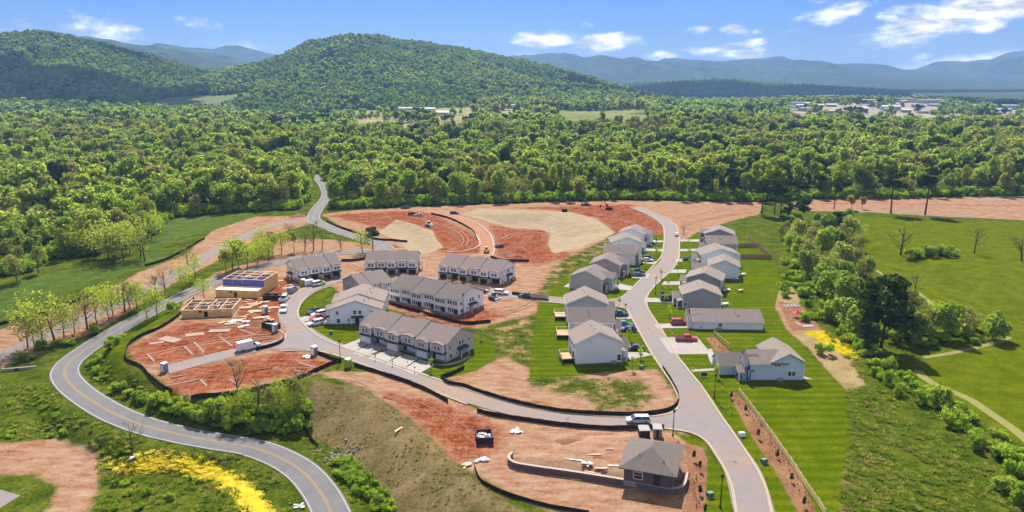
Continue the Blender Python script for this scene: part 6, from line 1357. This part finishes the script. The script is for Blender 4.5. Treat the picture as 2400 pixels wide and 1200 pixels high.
# rock pile in the ditch
p0 = G(800, 1074); o = thing('rock_pile', 'heap of grey stones in the ditch above the country road', 'rocks', (p0.x, p0.y, p0.z)); rr = random.Random(5)
rks = []
for v in range(5):
    mb = MB(); 
    for i in range(3):
        for j in range(6): a = j * 1.047 + rr.uniform(-.2, .2); rad = (.6, 1, .55)[i] * rr.uniform(.8, 1.15); mb.v.append((rad * math.cos(a), rad * math.sin(a), (-.5, .05, .55)[i] + rr.uniform(-.1, .1)))
    for i in range(2):
        for j in range(6): mb.f.append((i * 6 + j, i * 6 + (j + 1) % 6, i * 6 + 6 + (j + 1) % 6, i * 6 + 6 + j))
    mb.f += [tuple(range(6)), tuple(range(12, 18))]; rks.append(mb.mesh('stone', mat('field_stone', (.27, .25, .23), .95, .25, 2)))
for i in range(90):
    x, y = rr.gauss(0, 2.2), rr.gauss(0, 1.6); q = link('stone', rks[i % 5], o, (x, y, Hs(p0.x + x, p0.y + y) - p0.z + .08 + .25 * rr.random())); s = rr.uniform(.14, .42); q.scale = (s, s * .8, s * .7); q.rotation_euler = (rr.random(), rr.random(), rr.uniform(0, 6))
# low concrete culvert at the left and paved corner at the bottom left
sheet('paved_lot', [(-60, 1160), (0, 1148), (48, 1162), (0, 1192), (-60, 1215)], M_asph, .08)
p = G(45, 868); o = thing('culvert', 'dark concrete culvert mouth below the gravel road', 'culvert', (p.x, p.y, p.z), .25); MB().box(-4, -.2, -.5, 4, .2, .8).build('headwall', M_found, o); MB().tube([(-.5, -.3, .2), (-.5, .3, .2)], [.55, .55], 10).build('pipe', M_dump, o)

# ------------------------------------------------------------------ planted and wild growth on the site
def scat(pts_px, kinds, labels, group, s0, s1, jit=0):
    for i, (px, py) in enumerate(pts_px):
        p = G(px + random.uniform(-jit, jit), py + random.uniform(-jit, jit)); k = random.choice(kinds)
        if min((c.x - p.x) ** 2 + (c.y - p.y) ** 2 for c in MC) < 30 or max(sdf(q, np.array([p.x]), np.array([p.y]))[0] for q in ZP['yellow']) > -.6: continue
        plant(k, random.randrange(6), p.x, p.y, random.uniform(s0, s1), labels if isinstance(labels, str) else labels(px, py), group, cat='shrub' if k == 'shrub' else 'tree', sz=random.uniform(s0 * .6, s1 * .95))
# roadside trees on the left, between country road and gravel road
road_trees = [(65, 815, 1.25), (100, 806, 1.35), (128, 798, 1.1), (84, 822, 1.0), (150, 792, 1.0), (175, 780, .95), (205, 772, 1.1), (228, 765, 1.1), (265, 740, 1.05), (292, 730, 1.0), (305, 722, 1.0), (345, 745, .85), (368, 738, .9), (365, 690, .8), (388, 690, .8), (428, 680, .8), (320, 722, .9), (255, 748, .9), (440, 640, .9), (458, 656, .8), (478, 700, .7)]
for i, (x, y, s) in enumerate(road_trees):
    p = G(x, y); k = 'bare' if i in (2, 6, 9, 13, 14, 18) else 'spring'; plant(k, i, p.x, p.y, s, ('nearly leafless tree' if k == 'bare' else 'airy yellow-green tree') + ' between the country road and the gravel road', 'trees between the two roads' if k != 'bare' else 'bare trees between the two roads')
for i, (x, y, k, s) in enumerate([(545, 632, 'spring', 1.2), (560, 625, 'broad', .6), (580, 628, 'spring', 1.1), (615, 600, 'spring', 1.0), (640, 598, 'olive', .7), (660, 596, 'spring', .9), (690, 590, 'olive', .7), (630, 612, 'spring', .9), (605, 618, 'spring', .9), (530, 640, 'olive', .7), (715, 588, 'bare', .9), (735, 586, 'bare', 1.0), (755, 585, 'bare', .9), (675, 560, 'bare', .9), (850, 592, 'spring', 1.15), (874, 590, 'pine', .55), (800, 585, 'bare', .8)]):
    p = G(x, y); plant(k, i, p.x, p.y, s, {'spring': 'airy yellow-green tree behind the timber frames', 'broad': 'round green tree behind the timber frames', 'olive': 'budding tree behind the timber frames', 'bare': 'leafless tree above the sheathed row', 'pine': 'small pine by the road junction'}[k], {'spring': 'airy trees behind the frames', 'olive': 'budding trees behind the frames', 'bare': 'leafless trees above the sheathed row'}.get(k))
for i, (x, y, k, s) in enumerate([(290, 612, 'spring', 1.55), (255, 612, 'spring', 1.45), (270, 600, 'olive', 1.1), (330, 604, 'spring', 1.2), (355, 560, 'spring', 1.3), (225, 606, 'spring', 1.2), (235, 600, 'olive', 1.0), (305, 590, 'spring', 1.2), (265, 612, 'olive', .95), (340, 612, 'bare', 1.1), (150, 606, 'olive', .9), (185, 600, 'spring', .95), (340, 558, 'olive', 1.0), (320, 566, 'broad', .7), (370, 545, 'spring', .9), (540, 498, 'spring', .8), (460, 505, 'olive', .8), (40, 660, 'olive', .9), (90, 640, 'olive', .8)]):
    p = G(x, y); plant(k, i, p.x, p.y, s, {'spring': 'airy yellow-green tree standing in the left meadow', 'broad': 'round green tree at the left meadow', 'olive': 'pale budding tree at the left meadow', 'bare': 'leafless tree at the left meadow'}[k], {'spring': 'airy trees of the left meadow', 'olive': 'budding trees of the left meadow'}.get(k))
# copse between the pads and the country road
for i, (x, y, k, s) in enumerate([(575, 960, 'spring', .55), (605, 950, 'bare', .75), (655, 945, 'spring', .65), (690, 950, 'olive', .55), (710, 930, 'bare', .85), (560, 930, 'bare', .7), (700, 965, 'spring', .5), (630, 970, 'olive', .45), (310, 1062, 'bare', .55), (548, 985, 'spring', .55)]):
    p = G(x, y); plant(k, i, p.x, p.y, s, {'olive': 'budding young tree on the bank below the pads', 'spring': 'airy young tree on the bank below the pads', 'bare': 'thin leafless tree on the bank below the pads'}[k], {'olive': 'budding trees on the bank', 'spring': 'young trees on the bank', 'bare': 'leafless trees on the bank'}[k])
bank = []
rb = random.Random(2)
for i in range(150):
    t = rb.random(); x = 210 + t * 510; top = np.interp(x, [210, 260, 330, 450, 560, 720], [852, 905, 930, 960, 960, 965]); bot = np.interp(x, [210, 260, 330, 450, 560, 640, 720], [905, 950, 968, 1005, 1022, 1030, 1000]); bank.append((x, rb.uniform(top, bot)))
scat(bank, ['shrub'], lambda x, y: 'wild green shrub on the bank ' + ('by the road bend' if x < 330 else 'below the red pads' if x < 450 else 'under the young trees' if x < 600 else 'beside the dry slope'), 'bank shrubs', .4, 1.05)
scat([(210, 842), (225, 852), (270, 805), (262, 812), (300, 780), (315, 772), (330, 765), (408, 728), (208, 858), (285, 795)], ['shrub'], 'dark shrub on the verge inside the road bend', 'verge shrubs', .7, 1.1)
hedge = [(rb.uniform(40, 330), 0) for _ in range(34)]; hedge = [(x, np.interp(x, [40, 120, 220, 330], [850, 818, 790, 735]) + rb.uniform(-10, 12)) for x, _ in hedge]
scat(hedge, ['shrub'], 'low green shrub under the trees between the two roads', 'shrubs between the two roads', .6, 1.1)
scat([(rb.uniform(800, 900), 0) for _ in range(0)], ['shrub'], '', '', 1, 1)
ditch = []
for i in range(40): t = rb.random(); x0 = 790 + t * 120; ditch.append((x0 + rb.uniform(-18, 22), 1085 + t * 115 + rb.uniform(-8, 8)))
scat(ditch, ['shrub'], 'bright green brush in the ditch beside the country road', 'ditch brush', .45, .85)
scat([(60 + rb.uniform(-60, 160), 935 + rb.uniform(-25, 90)) for _ in range(22)] + [(rb.uniform(250, 640), 1140 + rb.uniform(-20, 60)) for _ in range(14)], ['shrub'], 'low weed clump in the lower left grass', 'weed clumps in the lower left grass', .25, .55)
# copse right of the houses
right = [(1880, 520, 'darkpine', .75), (1850, 515, 'darkpine', .6), (1868, 535, 'broad', .6), (1815, 500, 'pine', .95), (1830, 502, 'pine', .9), (1905, 560, 'olive', .95), (1940, 550, 'broad', .75), (1965, 545, 'darkpine', .7), (1990, 560, 'broad', .7), (1900, 590, 'olive', 1.0), (1925, 600, 'broad', .75), (1870, 615, 'broad', .75), (1895, 625, 'olive', 1.0), (1960, 600, 'broad', .7), (2010, 590, 'olive', .8), (1945, 575, 'broad', .7), (1975, 580, 'olive', .9), (1915, 535, 'broad', .6), (1985, 520, 'broad', .5), (2020, 560, 'spring', .6),
         (1915, 655, 'olive', 1.0), (1945, 665, 'olive', 1.05), (1890, 650, 'broad', .65), (1975, 690, 'broad', .85), (1950, 720, 'broad', .85), (1985, 735, 'broad', .8), (1930, 690, 'broad', .8), (2000, 640, 'olive', .9), (1970, 640, 'broad', .7), (2030, 650, 'broad', .6), (2015, 680, 'bare', 1.0), (2075, 700, 'bare', 1.05), (2100, 690, 'olive', .8), (2145, 690, 'bare', .7), (2065, 815, 'darkpine', 1.15), (2110, 800, 'darkpine', .75), (2005, 790, 'broad', .65), (1985, 770, 'broad', .6), (2035, 760, 'broad', .7), (1960, 755, 'broad', .6),
         (2030, 830, 'darkpine', .55), (2150, 800, 'broad', .6), (2180, 790, 'olive', .8), (2220, 795, 'broad', .7), (2255, 785, 'olive', .8), (2325, 795, 'broad', .66), (2130, 760, 'olive', .9), (2270, 770, 'olive', .75), (2190, 760, 'spring', .7), (1830, 560, 'olive', .55), (1850, 585, 'broad', .5), (1845, 545, 'olive', .55), (1870, 565, 'broad', .6)]
LBL = {'darkpine': 'dense dark pine in the copse beside the new lawns', 'pine': 'slim pine at the top of the copse', 'olive': 'olive-green budding tree in the copse beside the lawns', 'broad': 'leafy green tree in the copse beside the lawns', 'spring': 'airy yellow-green tree in the copse beside the lawns', 'bare': 'leafless tree in the copse beside the lawns'}
for i, (x, y, k, s) in enumerate(right):
    p = G(x, y); lab = 'largest dark pine in front of the right-hand copse' if (x, y) == (2065, 815) else 'lone round tree at the bend of the grass trail' if x == 2325 else LBL[k]
    plant(k, i, p.x, p.y, s, lab, 'copse ' + k + ' trees', sink=(2.2 if k in ('broad', 'olive') else 0) * s)
for x, y, k, s, lab in ((2088, 500, 'pine', 1.2, 'lone tall pine on the edge of the red strip, left of two'), (2168, 503, 'pine', 1.18, 'lone tall pine on the edge of the red strip, right of two'), (2110, 597, 'bare', 1.4, 'leafless forked tree standing in the right-hand field'), (2283, 594, 'bare', 1.05, 'small leafless tree in the right-hand field'), (2395, 612, 'bare', 1.3, 'leafless tree cut by the right edge of the picture'),
                        (1995, 492, 'rust', .95, 'rust-coloured young tree beside the red strip'), (2020, 490, 'rust', .8, 'smaller rust-coloured tree beside the red strip'), (1955, 490, 'pine', .75, 'small dark pine beside the rust-coloured trees'), (1785, 500, 'pine', .95, 'slim pine where the grass meets the graded earth'), (1603, 548, 'bare', .5, 'thin sapling on the dirt at the top of the street')):
    p = G(x, y); plant(k, x, p.x, p.y, s, lab)
scat([(2150 + rb.uniform(-20, 40), 600 + rb.uniform(-8, 8)) for _ in range(7)] + [(2200 + rb.uniform(0, 30), 598 + rb.uniform(-8, 4)) for _ in range(5)], ['shrub'], 'shrub in the thicket in the right-hand field', 'field thicket shrubs', 1.0, 1.7)
rs = [(2075, 870), (2100, 885), (2120, 880), (2090, 905), (2130, 912), (2165, 925), (2180, 935), (2195, 950), (2175, 945), (2210, 960), (2235, 975), (2255, 985), (2270, 990), (2230, 1000), (2260, 1015), (2330, 1040), (2345, 1035), (2290, 1050), (2370, 1105), (2385, 1090), (2395, 1130), (2360, 1080), (2340, 1070), (2390, 1180), (2378, 1160), (2110, 930), (2060, 880), (2045, 860)]
scat(rs, ['shrub'], 'wild shrub along the grass trail at the right', 'trail shrubs', .8, 1.5, 4)
scat([(1845 + rb.uniform(-15, 45), 640 + rb.uniform(-40, 60)) for _ in range(22)] + [(1940 + rb.uniform(-10, 120), 800 + rb.uniform(-30, 40)) for _ in range(26)] + [(rb.uniform(1880, 2010), rb.uniform(560, 760)) for _ in range(40)] + [(rb.uniform(2100, 2290), rb.uniform(770, 815)) for _ in range(22)], ['shrub'], lambda x, y: 'undergrowth shrub ' + ('beyond the big dark pine' if x > 2090 else 'in front of the big dark pine' if y > 765 else 'in the middle of the copse' if y > 690 else 'beside the upper lawns' if x < 1900 else 'in the upper copse'), 'copse undergrowth', .7, 1.2)
# evergreen shrubs and seedlings in the beds
EV = [TREES['shrub'][i] for i in range(2)]
def bed_shrub(x, y, s, lab, grp):
    p = G(x, y); crown, stem = TREES['darkpine'][int(x) % 2]; o = thing('bed_shrub', lab, 'shrub', (p.x, p.y, p.z), x, grp); o.scale = (s * .5, s * .5, s); link('stem', stem, o); link('foliage', crown, o)
for x, y in [(1713, 935), (1747, 968), (1776, 1028), (1821, 1075), (1855, 1130), (1884, 1190)]: bed_shrub(x, y, .125, 'upright dark evergreen in the bed along the rail fence', 'evergreens along the rail fence')
for x, y in [(1626, 1080), (1640, 1105), (1641, 1160), (1652, 1208)]: bed_shrub(x, y, .125, 'upright dark evergreen in the bed beside the hip-roofed building', 'evergreens beside the hip-roofed building')
seed = []
for i in range(30):
    t = i / 29; x = np.interp(t, [0, .3, .6, 1], [1722, 1768, 1828, 1898]); y = np.interp(t, [0, .3, .6, 1], [935, 985, 1060, 1195]); seed.append((x + rb.uniform(-7, 7), y + rb.uniform(-5, 5)))
for i, (x, y) in enumerate(seed): bed_shrub(x, y, .035, 'tiny planted seedling in the bed along the rail fence', 'seedlings along the rail fence')
for i in range(16): bed_shrub(1622 + rb.uniform(-10, 20), 1115 + i * 5.2, .035, 'tiny planted seedling beside the hip-roofed building', 'seedlings beside the hip-roofed building')
for x, y in [(1668, 800), (1675, 806), (1685, 815), (1692, 820), (1700, 832), (1708, 842)]: bed_shrub(x, y, .045, 'tiny planted shrub in the bed by the short fence', 'shrubs by the short fence')
for x, y in [(862, 803), (880, 806), (862, 812), (895, 822), (872, 825), (918, 838), (930, 834), (955, 850), (970, 846)]: bed_shrub(x, y, .04, 'tiny shrub in a strip between townhouse drives', 'shrubs between townhouse drives')
# young street trees staked on the lawns
YT = (np_mesh('crown', *crown_arrays(401, .75, 1.3, 2.9, 6, 90, .16, core=False), M_shrub), trunk_mesh('trunk', 402, 2.4, .05, 4))
for i, (x, y) in enumerate([(1500, 840), (1501, 850), (1475, 797), (1566, 674), (1549, 652), (1553, 690), (1567, 741), (1448, 680), (1450, 720), (1482, 652), (1512, 628), (1540, 600), (1540, 575), (1612, 580), (1615, 600), (1588, 642), (1615, 627), (1482, 868), (1570, 752), (1679, 885), (1010, 872), (1060, 838), (758, 680), (1128, 795), (1560, 715)]):
    p = G(x, y); o = thing('young_tree', 'staked young tree on a front lawn or verge', 'tree', (p.x, p.y, p.z), i, 'young trees on the lawns'); o.scale = (1.2,) * 3; link('trunk', YT[1], o); link('crown', YT[0], o)
# rough grass and weeds
tuft = []
for v in range(4):
    rr = np.random.default_rng(600 + v); n = 34; a = rr.uniform(0, 6.28, n); rad = rr.uniform(0, .45, n); base = np.stack([rad * np.cos(a), rad * np.sin(a), np.zeros(n)], 1); d = np.stack([np.cos(a) * rr.uniform(.1, .5, n), np.sin(a) * rr.uniform(.1, .5, n), rr.uniform(.10, .32, n)], 1); w = np.stack([-np.sin(a), np.cos(a), np.zeros(n)], 1) * .09
    V = np.concatenate([base - w, base + w, base + d + w * .3, base + d - w * .3], 1).reshape(-1, 3); tuft.append(np_mesh('tuft', V, np.arange(n * 4).reshape(-1, 4), leaf_material('weed_leaves_%d' % v, [[(.06, .09, .010), (.09, .118, .016)], [(.085, .102, .022), (.13, .125, .04)], [(.05, .076, .010), (.074, .096, .015)], [(.15, .12, .07), (.12, .105, .035)]][v], .4)))
C_tuft = proto('grass_tuft', tuft)
def tufts(name, label, polys, n, s0, s1, seed, p):
    rr = np.random.default_rng(seed); XS, YS = [], []
    for poly in polys:
        P = np.array(GXY(poly)); ar = abs(np.sum(P[:, 0] * np.roll(P[:, 1], -1) - np.roll(P[:, 0], -1) * P[:, 1])) / 2; m = int(n * ar); X = rr.uniform(P[:, 0].min(), P[:, 0].max(), m * 3); Y = rr.uniform(P[:, 1].min(), P[:, 1].max(), m * 3); k = sdf([tuple(q) for q in P], X, Y) > 0; k &= fbm(X / 6, Y / 6, 3, 2) > -.25; XS.append(X[k][:m]); YS.append(Y[k][:m])
    X = np.concatenate(XS); Y = np.concatenate(YS)
    dm = np.full(len(X), 99.0)
    for c in MC[::2]: dm = np.minimum(dm, np.hypot(X - c.x, Y - c.y))
    k = (dm > 4.2) & (sdf(ZP['yellow'][0], X, Y) < .3); X, Y = X[k], Y[k]
    scatter(name, label, 'grass', X, Y, H(X, Y) - .03, rr.uniform(s0, s1, len(X)), rr.choice(4, len(X), p=p), C_tuft)
tufts('wild_grass', 'rough weedy grass on the banks and verges', [[(0, 900), (115, 900), (170, 950), (300, 1010), (500, 1060), (620, 1075), (690, 1130), (730, 1200), (640, 1200), (240, 1200), (230, 1060), (130, 1025), (0, 1035)], [(230, 840), (290, 860), (330, 895), (440, 950), (700, 985), (700, 1010), (560, 1020), (300, 965), (215, 905)], [(1985, 920), (2060, 900), (2150, 910), (2260, 1000), (2400, 1110), (2400, 1200), (1975, 1200), (1990, 1060)],
                                                                  [(700, 1010), (790, 1050), (860, 1120), (930, 1200), (840, 1200), (760, 1100)], [(1830, 640), (1990, 560), (2050, 640), (1990, 800), (2080, 880), (2020, 890), (1930, 770), (1870, 690)]], 1.1, .7, 1.5, 5, [.38, .22, .28, .12])
tufts('dry_grass', 'thin dry grass on the brown slope and the bare lots', [[(738, 893), (850, 910), (960, 982), (1060, 1082), (1130, 1132), (1210, 1190), (930, 1200), (860, 1120), (800, 1052), (698, 1000)], [(1115, 768), (1255, 735), (1243, 862), (1182, 836)], [(1232, 885), (1300, 880), (1500, 892), (1532, 930), (1500, 958), (1390, 962), (1380, 935), (1250, 905)]], .7, .35, .7, 6, [.12, .25, .05, .58])
# yellow flowers
fv = []
for v in range(2):
    rr = np.random.default_rng(650 + v); n = 26; P = np.stack([rr.uniform(-.5, .5, n), rr.uniform(-.5, .5, n), rr.uniform(.06, .16, n)], 1); s = .07
    V = np.concatenate([P + [-s, 0, 0], P + [0, -s, .02], P + [s, 0, 0], P + [0, s, .03]], 1).reshape(-1, 3); fv.append(np_mesh('bloom', V, np.arange(n * 4).reshape(-1, 4), mat('yellow_petals', (.72, .55, .012), .8, .12, 3)))
C_fl = proto('flower_patch', fv)
def flowers(label, poly, n, seed):
    rr = np.random.default_rng(seed); P = np.array(GXY(poly)); X = rr.uniform(P[:, 0].min() - 2, P[:, 0].max() + 2, n); Y = rr.uniform(P[:, 1].min() - 2, P[:, 1].max() + 2, n); sd = sdf([tuple(q) for q in P], X, Y); k = sd > rr.uniform(-1.2, 1.4, n) - fbm(X / 2.5, Y / 2.5, 5, 2); X, Y = X[k], Y[k]
    scatter('yellow_flowers', label, 'flowers', X, Y, H(X, Y) - .05, rr.uniform(.8, 1.3, len(X)), rr.integers(0, 2, len(X)), C_fl)
flowers('band of yellow wildflowers in the lower left grass', ZONES['yellow'][0], 6500, 1); flowers('yellow wildflowers beside the straw strip at the copse', ZONES['yellow'][1], 220, 2)

# spoil heaps of turned earth
M_spoil = mat('turned_earth', A(196, 140, 104), .98, .22, 1.5, .12, stain=A(160, 96, 66), sscale=.5)
for i, (px, py, r, h) in enumerate([(1052, 661, 2.4, .9), (1072, 667, 3.0, 1.3), (1098, 671, 2.6, 1.0), (1128, 677, 3.0, .9), (758, 655, 2.6, 1.0), (785, 651, 2.2, .8), (948, 643, 2.0, .7), (600, 757, 2.2, .8), (470, 832, 1.8, .6), (545, 850, 2.6, .8), (965, 741, 2.4, .9), (1000, 733, 3.0, .9), (1210, 602, 3.4, 1.2), (1180, 596, 2.6, .9), (905, 511, 3.6, 1.1), (700, 507, 4, 1.3), (690, 508, 3, 1.0), (1172, 690, 2, .7), (650, 868, 2.2, .6), (1330, 1035, 2.4, .6)]):
    p = G(px, py); mb = MB(); rr = random.Random(i); R_, K_ = 7, 14
    for a in range(R_ + 1):
        for b_ in range(K_):
            t = a / R_; an = b_ * 2 * math.pi / K_; rad = r * t * (1 + .22 * math.sin(3 * an + i) + rr.uniform(-.08, .08)); mb.v.append((rad * math.cos(an), rad * .75 * math.sin(an), h * (1 - t * t) ** 1.3 * (1 + rr.uniform(-.14, .14)) - .12 * t))
    for a in range(R_):
        for b_ in range(K_): mb.f.append((a * K_ + b_, a * K_ + (b_ + 1) % K_, (a + 1) * K_ + (b_ + 1) % K_, (a + 1) * K_ + b_))
    o = mb.build('spoil_heap', M_spoil, None, True); o.location = (p.x, p.y, p.z); o.rotation_euler = (0, 0, i); tag(o, 'low heap of turned red earth on the building site', 'earth heap', 'spoil heaps')
# ------------------------------------------------------------------ far buildings and clouds overhead
M_fw = mat('far_white_wall', (.42, .42, .41), .8, .05, .1); M_fr = mat('far_pale_roof', (.46, .46, .47), .8, .05, .1); M_fb = mat('far_tan_wall', (.42, .34, .28), .8, .08, .1); M_fg = mat('far_grey_roof', (.30, .30, .32), .9, .05, .1)
def far_building(px, py, D, W_, dep, h, label, cat='building', wm=None, rm=None, gable=True, n=6):
    W_ *= .55 if W_ > 60 else .8; dep *= .7
    d = px_dir(px, py); t = D / d[1]; x = d[0] * t; z = max(Hs(x, D) - 14 * float(ss(1500, 3500, math.hypot(x, D))), -60)
    o = thing('warehouse' if W_ > 34 else 'farmhouse', label, cat, (x, D, z), random.uniform(-.15, .15)); hh = h + 2.5
    MB().box(-W_ / 2, 0, -2, W_ / 2, dep, hh).build('wall', wm or M_fw, o)
    r = MB()
    if gable: r.prism([(-.8, hh), (dep / 2, hh + dep * .22), (dep + .8, hh), (dep + .8, hh - .5), (-.8, hh - .5)], 'x', -W_ / 2 - .8, W_ / 2 + .8)
    else: r.box(-W_ / 2 - .5, -.5, hh + .01, W_ / 2 + .5, dep + .5, hh + .7)
    r.build('roof', rm or M_fr, o)
    wm_ = MB().box(-1.2, -.2, -1.0, 1.2, .1, 1.0).mesh('window', M_glass)
    for i in range(n): link('window', wm_, o, (-W_ / 2 + W_ * (i + .5) / n, 0, hh - 2.4))
for a in [(2040, 247, 1900, 90, 40, 7, 'long white warehouse at the left of the valley town'), (2110, 238, 2000, 150, 50, 9, 'longest white industrial hall in the valley town'), (1945, 240, 2050, 60, 30, 16, 'white stepped plant building under the dark ridge'), (2190, 240, 1950, 120, 40, 8, 'pale industrial hall in the middle of the valley town'), (2360, 245, 1750, 130, 50, 8, 'pale hall at the right edge of the valley town'),
          (1900, 268, 1450, 70, 26, 5, 'low white building near the bare lots of the town'), (1960, 272, 1400, 80, 24, 5, 'low pale shed in front of the town'), (2010, 262, 1500, 50, 24, 6, 'tan building among the bare lots of the town'), (2090, 258, 1560, 46, 20, 6, 'small white building right of the bare lots'), (1785, 262, 1500, 40, 18, 5, 'white roof among trees left of the town'),
          (1030, 288, 1290, 52, 22, 3, 'long white-roofed building in the central clearing'), (1000, 265, 1400, 40, 16, 3, 'white house above the central clearing'), (950, 258, 1500, 34, 14, 3, 'small house left of the central clearing'), (1160, 275, 1400, 40, 18, 3, 'tan-roofed farm building right of the clearing'), (1190, 268, 1440, 36, 16, 4, 'grey-roofed farm building right of the clearing'),
          (1115, 236, 1700, 40, 16, 4, 'pale house below the central hill'), (1500, 240, 1750, 70, 22, 5, 'grey roof in the woods right of the central hill'), (1550, 270, 1400, 34, 14, 4, 'white roof beyond the long field'), (245, 262, 1250, 36, 14, 3, 'reddish roof in the left woods'), (375, 262, 1300, 30, 14, 3, 'white wall in the left woods'), (320, 332, 900, 20, 12, 2, 'white wall glimpsed through the left woods'),
          (2310, 228, 2100, 100, 40, 10, 'far pale hall behind the valley town'), (1880, 252, 1800, 60, 30, 6, 'white roof at the foot of the dark ridge')]:
    far_building(*a, wm=M_fb if 'tan' in a[6] or 'reddish' in a[6] else None, rm=M_fg if 'grey' in a[6] or 'reddish' in a[6] else None, gable=a[3] < 60)
rt = random.Random(8); tm = [(M_fw, M_fr), (M_fb, M_fg), (M_fw, M_fg), (M_fb, M_fr)]
for i in range(26):                       # small buildings scattered through the town
    Y = rt.uniform(1420, 2050); x = Y * rt.uniform(.40, .70); a, b_ = tm[i % 4]
    if sdf(FAR_OPEN[1], np.array([x]), np.array([Y]))[0] < 10: continue
    far_building(1200 + x / Y * F_PX * .972, 250, Y, rt.uniform(14, 34), rt.uniform(10, 18), rt.uniform(2, 5), 'small ' + ['white', 'tan', 'grey-roofed', 'pale'][i % 4] + ' building in the valley town', wm=a, rm=b_, n=3)
# fair-weather clouds high above, whose shadows drift over the hills
M_cloud = mat('cloud_white', (.85, .85, .86), 1, .02, .01, spec=0)
def cloud(tx, ty, tz, rx, ry, seed, alt=1250):
    k = (alt - tz) / SUN_DIR.z; c = Vector((tx, ty, tz)) + SUN_DIR * k; r = random.Random(seed); bm = bmesh.new()
    for i in range(9):
        m = Matrix.Translation((r.uniform(-.7, .7) * rx, r.uniform(-.7, .7) * ry, r.uniform(-.2, .5) * 60)) @ Matrix.Diagonal((rx * r.uniform(.35, .6), ry * r.uniform(.35, .6), r.uniform(50, 90), 1)); bmesh.ops.create_icosphere(bm, subdivisions=3, radius=1, matrix=m)
    me = bpy.data.meshes.new('cloud'); bm.to_mesh(me); bm.free(); me.materials.append(M_cloud); me.polygons.foreach_set('use_smooth', [True] * len(me.polygons)); o = link('cloud', me, None, c); tag(o, kind='structure')
cloud(-1120, 1750, 40, 420, 160, 1); cloud(1050, 3500, 60, 1000, 330, 2); cloud(1700, 2300, 0, 700, 220, 3); cloud(330, 2150, 60, 160, 60, 4)
# ------------------------------------------------------------------ haze
hb = MB().box(-14000, -700, -40, 14000, 14500, 350)
hm = bpy.data.materials.new('haze'); hm.use_nodes = True; hn = hm.node_tree.nodes; hn.clear()
ho = hn.new('ShaderNodeOutputMaterial'); hv = hn.new('ShaderNodeVolumePrincipled'); hm.node_tree.links.new(hv.outputs[0], ho.inputs['Volume'])
hv.inputs['Color'].default_value = (.32, .57, 1.0, 1); hv.inputs['Density'].default_value = 9.5e-5; hv.inputs['Anisotropy'].default_value = 0.0
haze = tag(hb.build('haze', hm), 'thin blue haze over the valley', None, kind='stuff')

# where several alike things share a description, say which one by its order across the view
ORD = 'leftmost second third fourth fifth sixth seventh eighth ninth tenth eleventh twelfth thirteenth fourteenth fifteenth sixteenth seventeenth eighteenth nineteenth twentieth'.split()
TENS = {20: 'twenty', 30: 'thirty', 40: 'forty'}
def ordinal(i, n):
    if i == 0: return 'leftmost'
    if i == n - 1: return 'rightmost'
    j = i + 1
    w = ORD[i] if i < 20 else (TENS[j // 10 * 10] + '-' + ['', 'first', 'second', 'third', 'fourth', 'fifth', 'sixth', 'seventh', 'eighth', 'ninth'][j % 10] if j % 10 else {30: 'thirtieth', 40: 'fortieth'}[j])
    return w + ' from left'
by = {}
for o in COL.objects:
    if o.parent is None and 'label' in o and 'category' in o: by.setdefault(o['label'], []).append(o)
for lab, os_ in by.items():
    if 1 < len(os_) <= 40:
        os_.sort(key=lambda o: o.location.x / max(o.location.y, 1))
        for i, o in enumerate(os_): o['label'] = lab + ', ' + ordinal(i, len(os_))
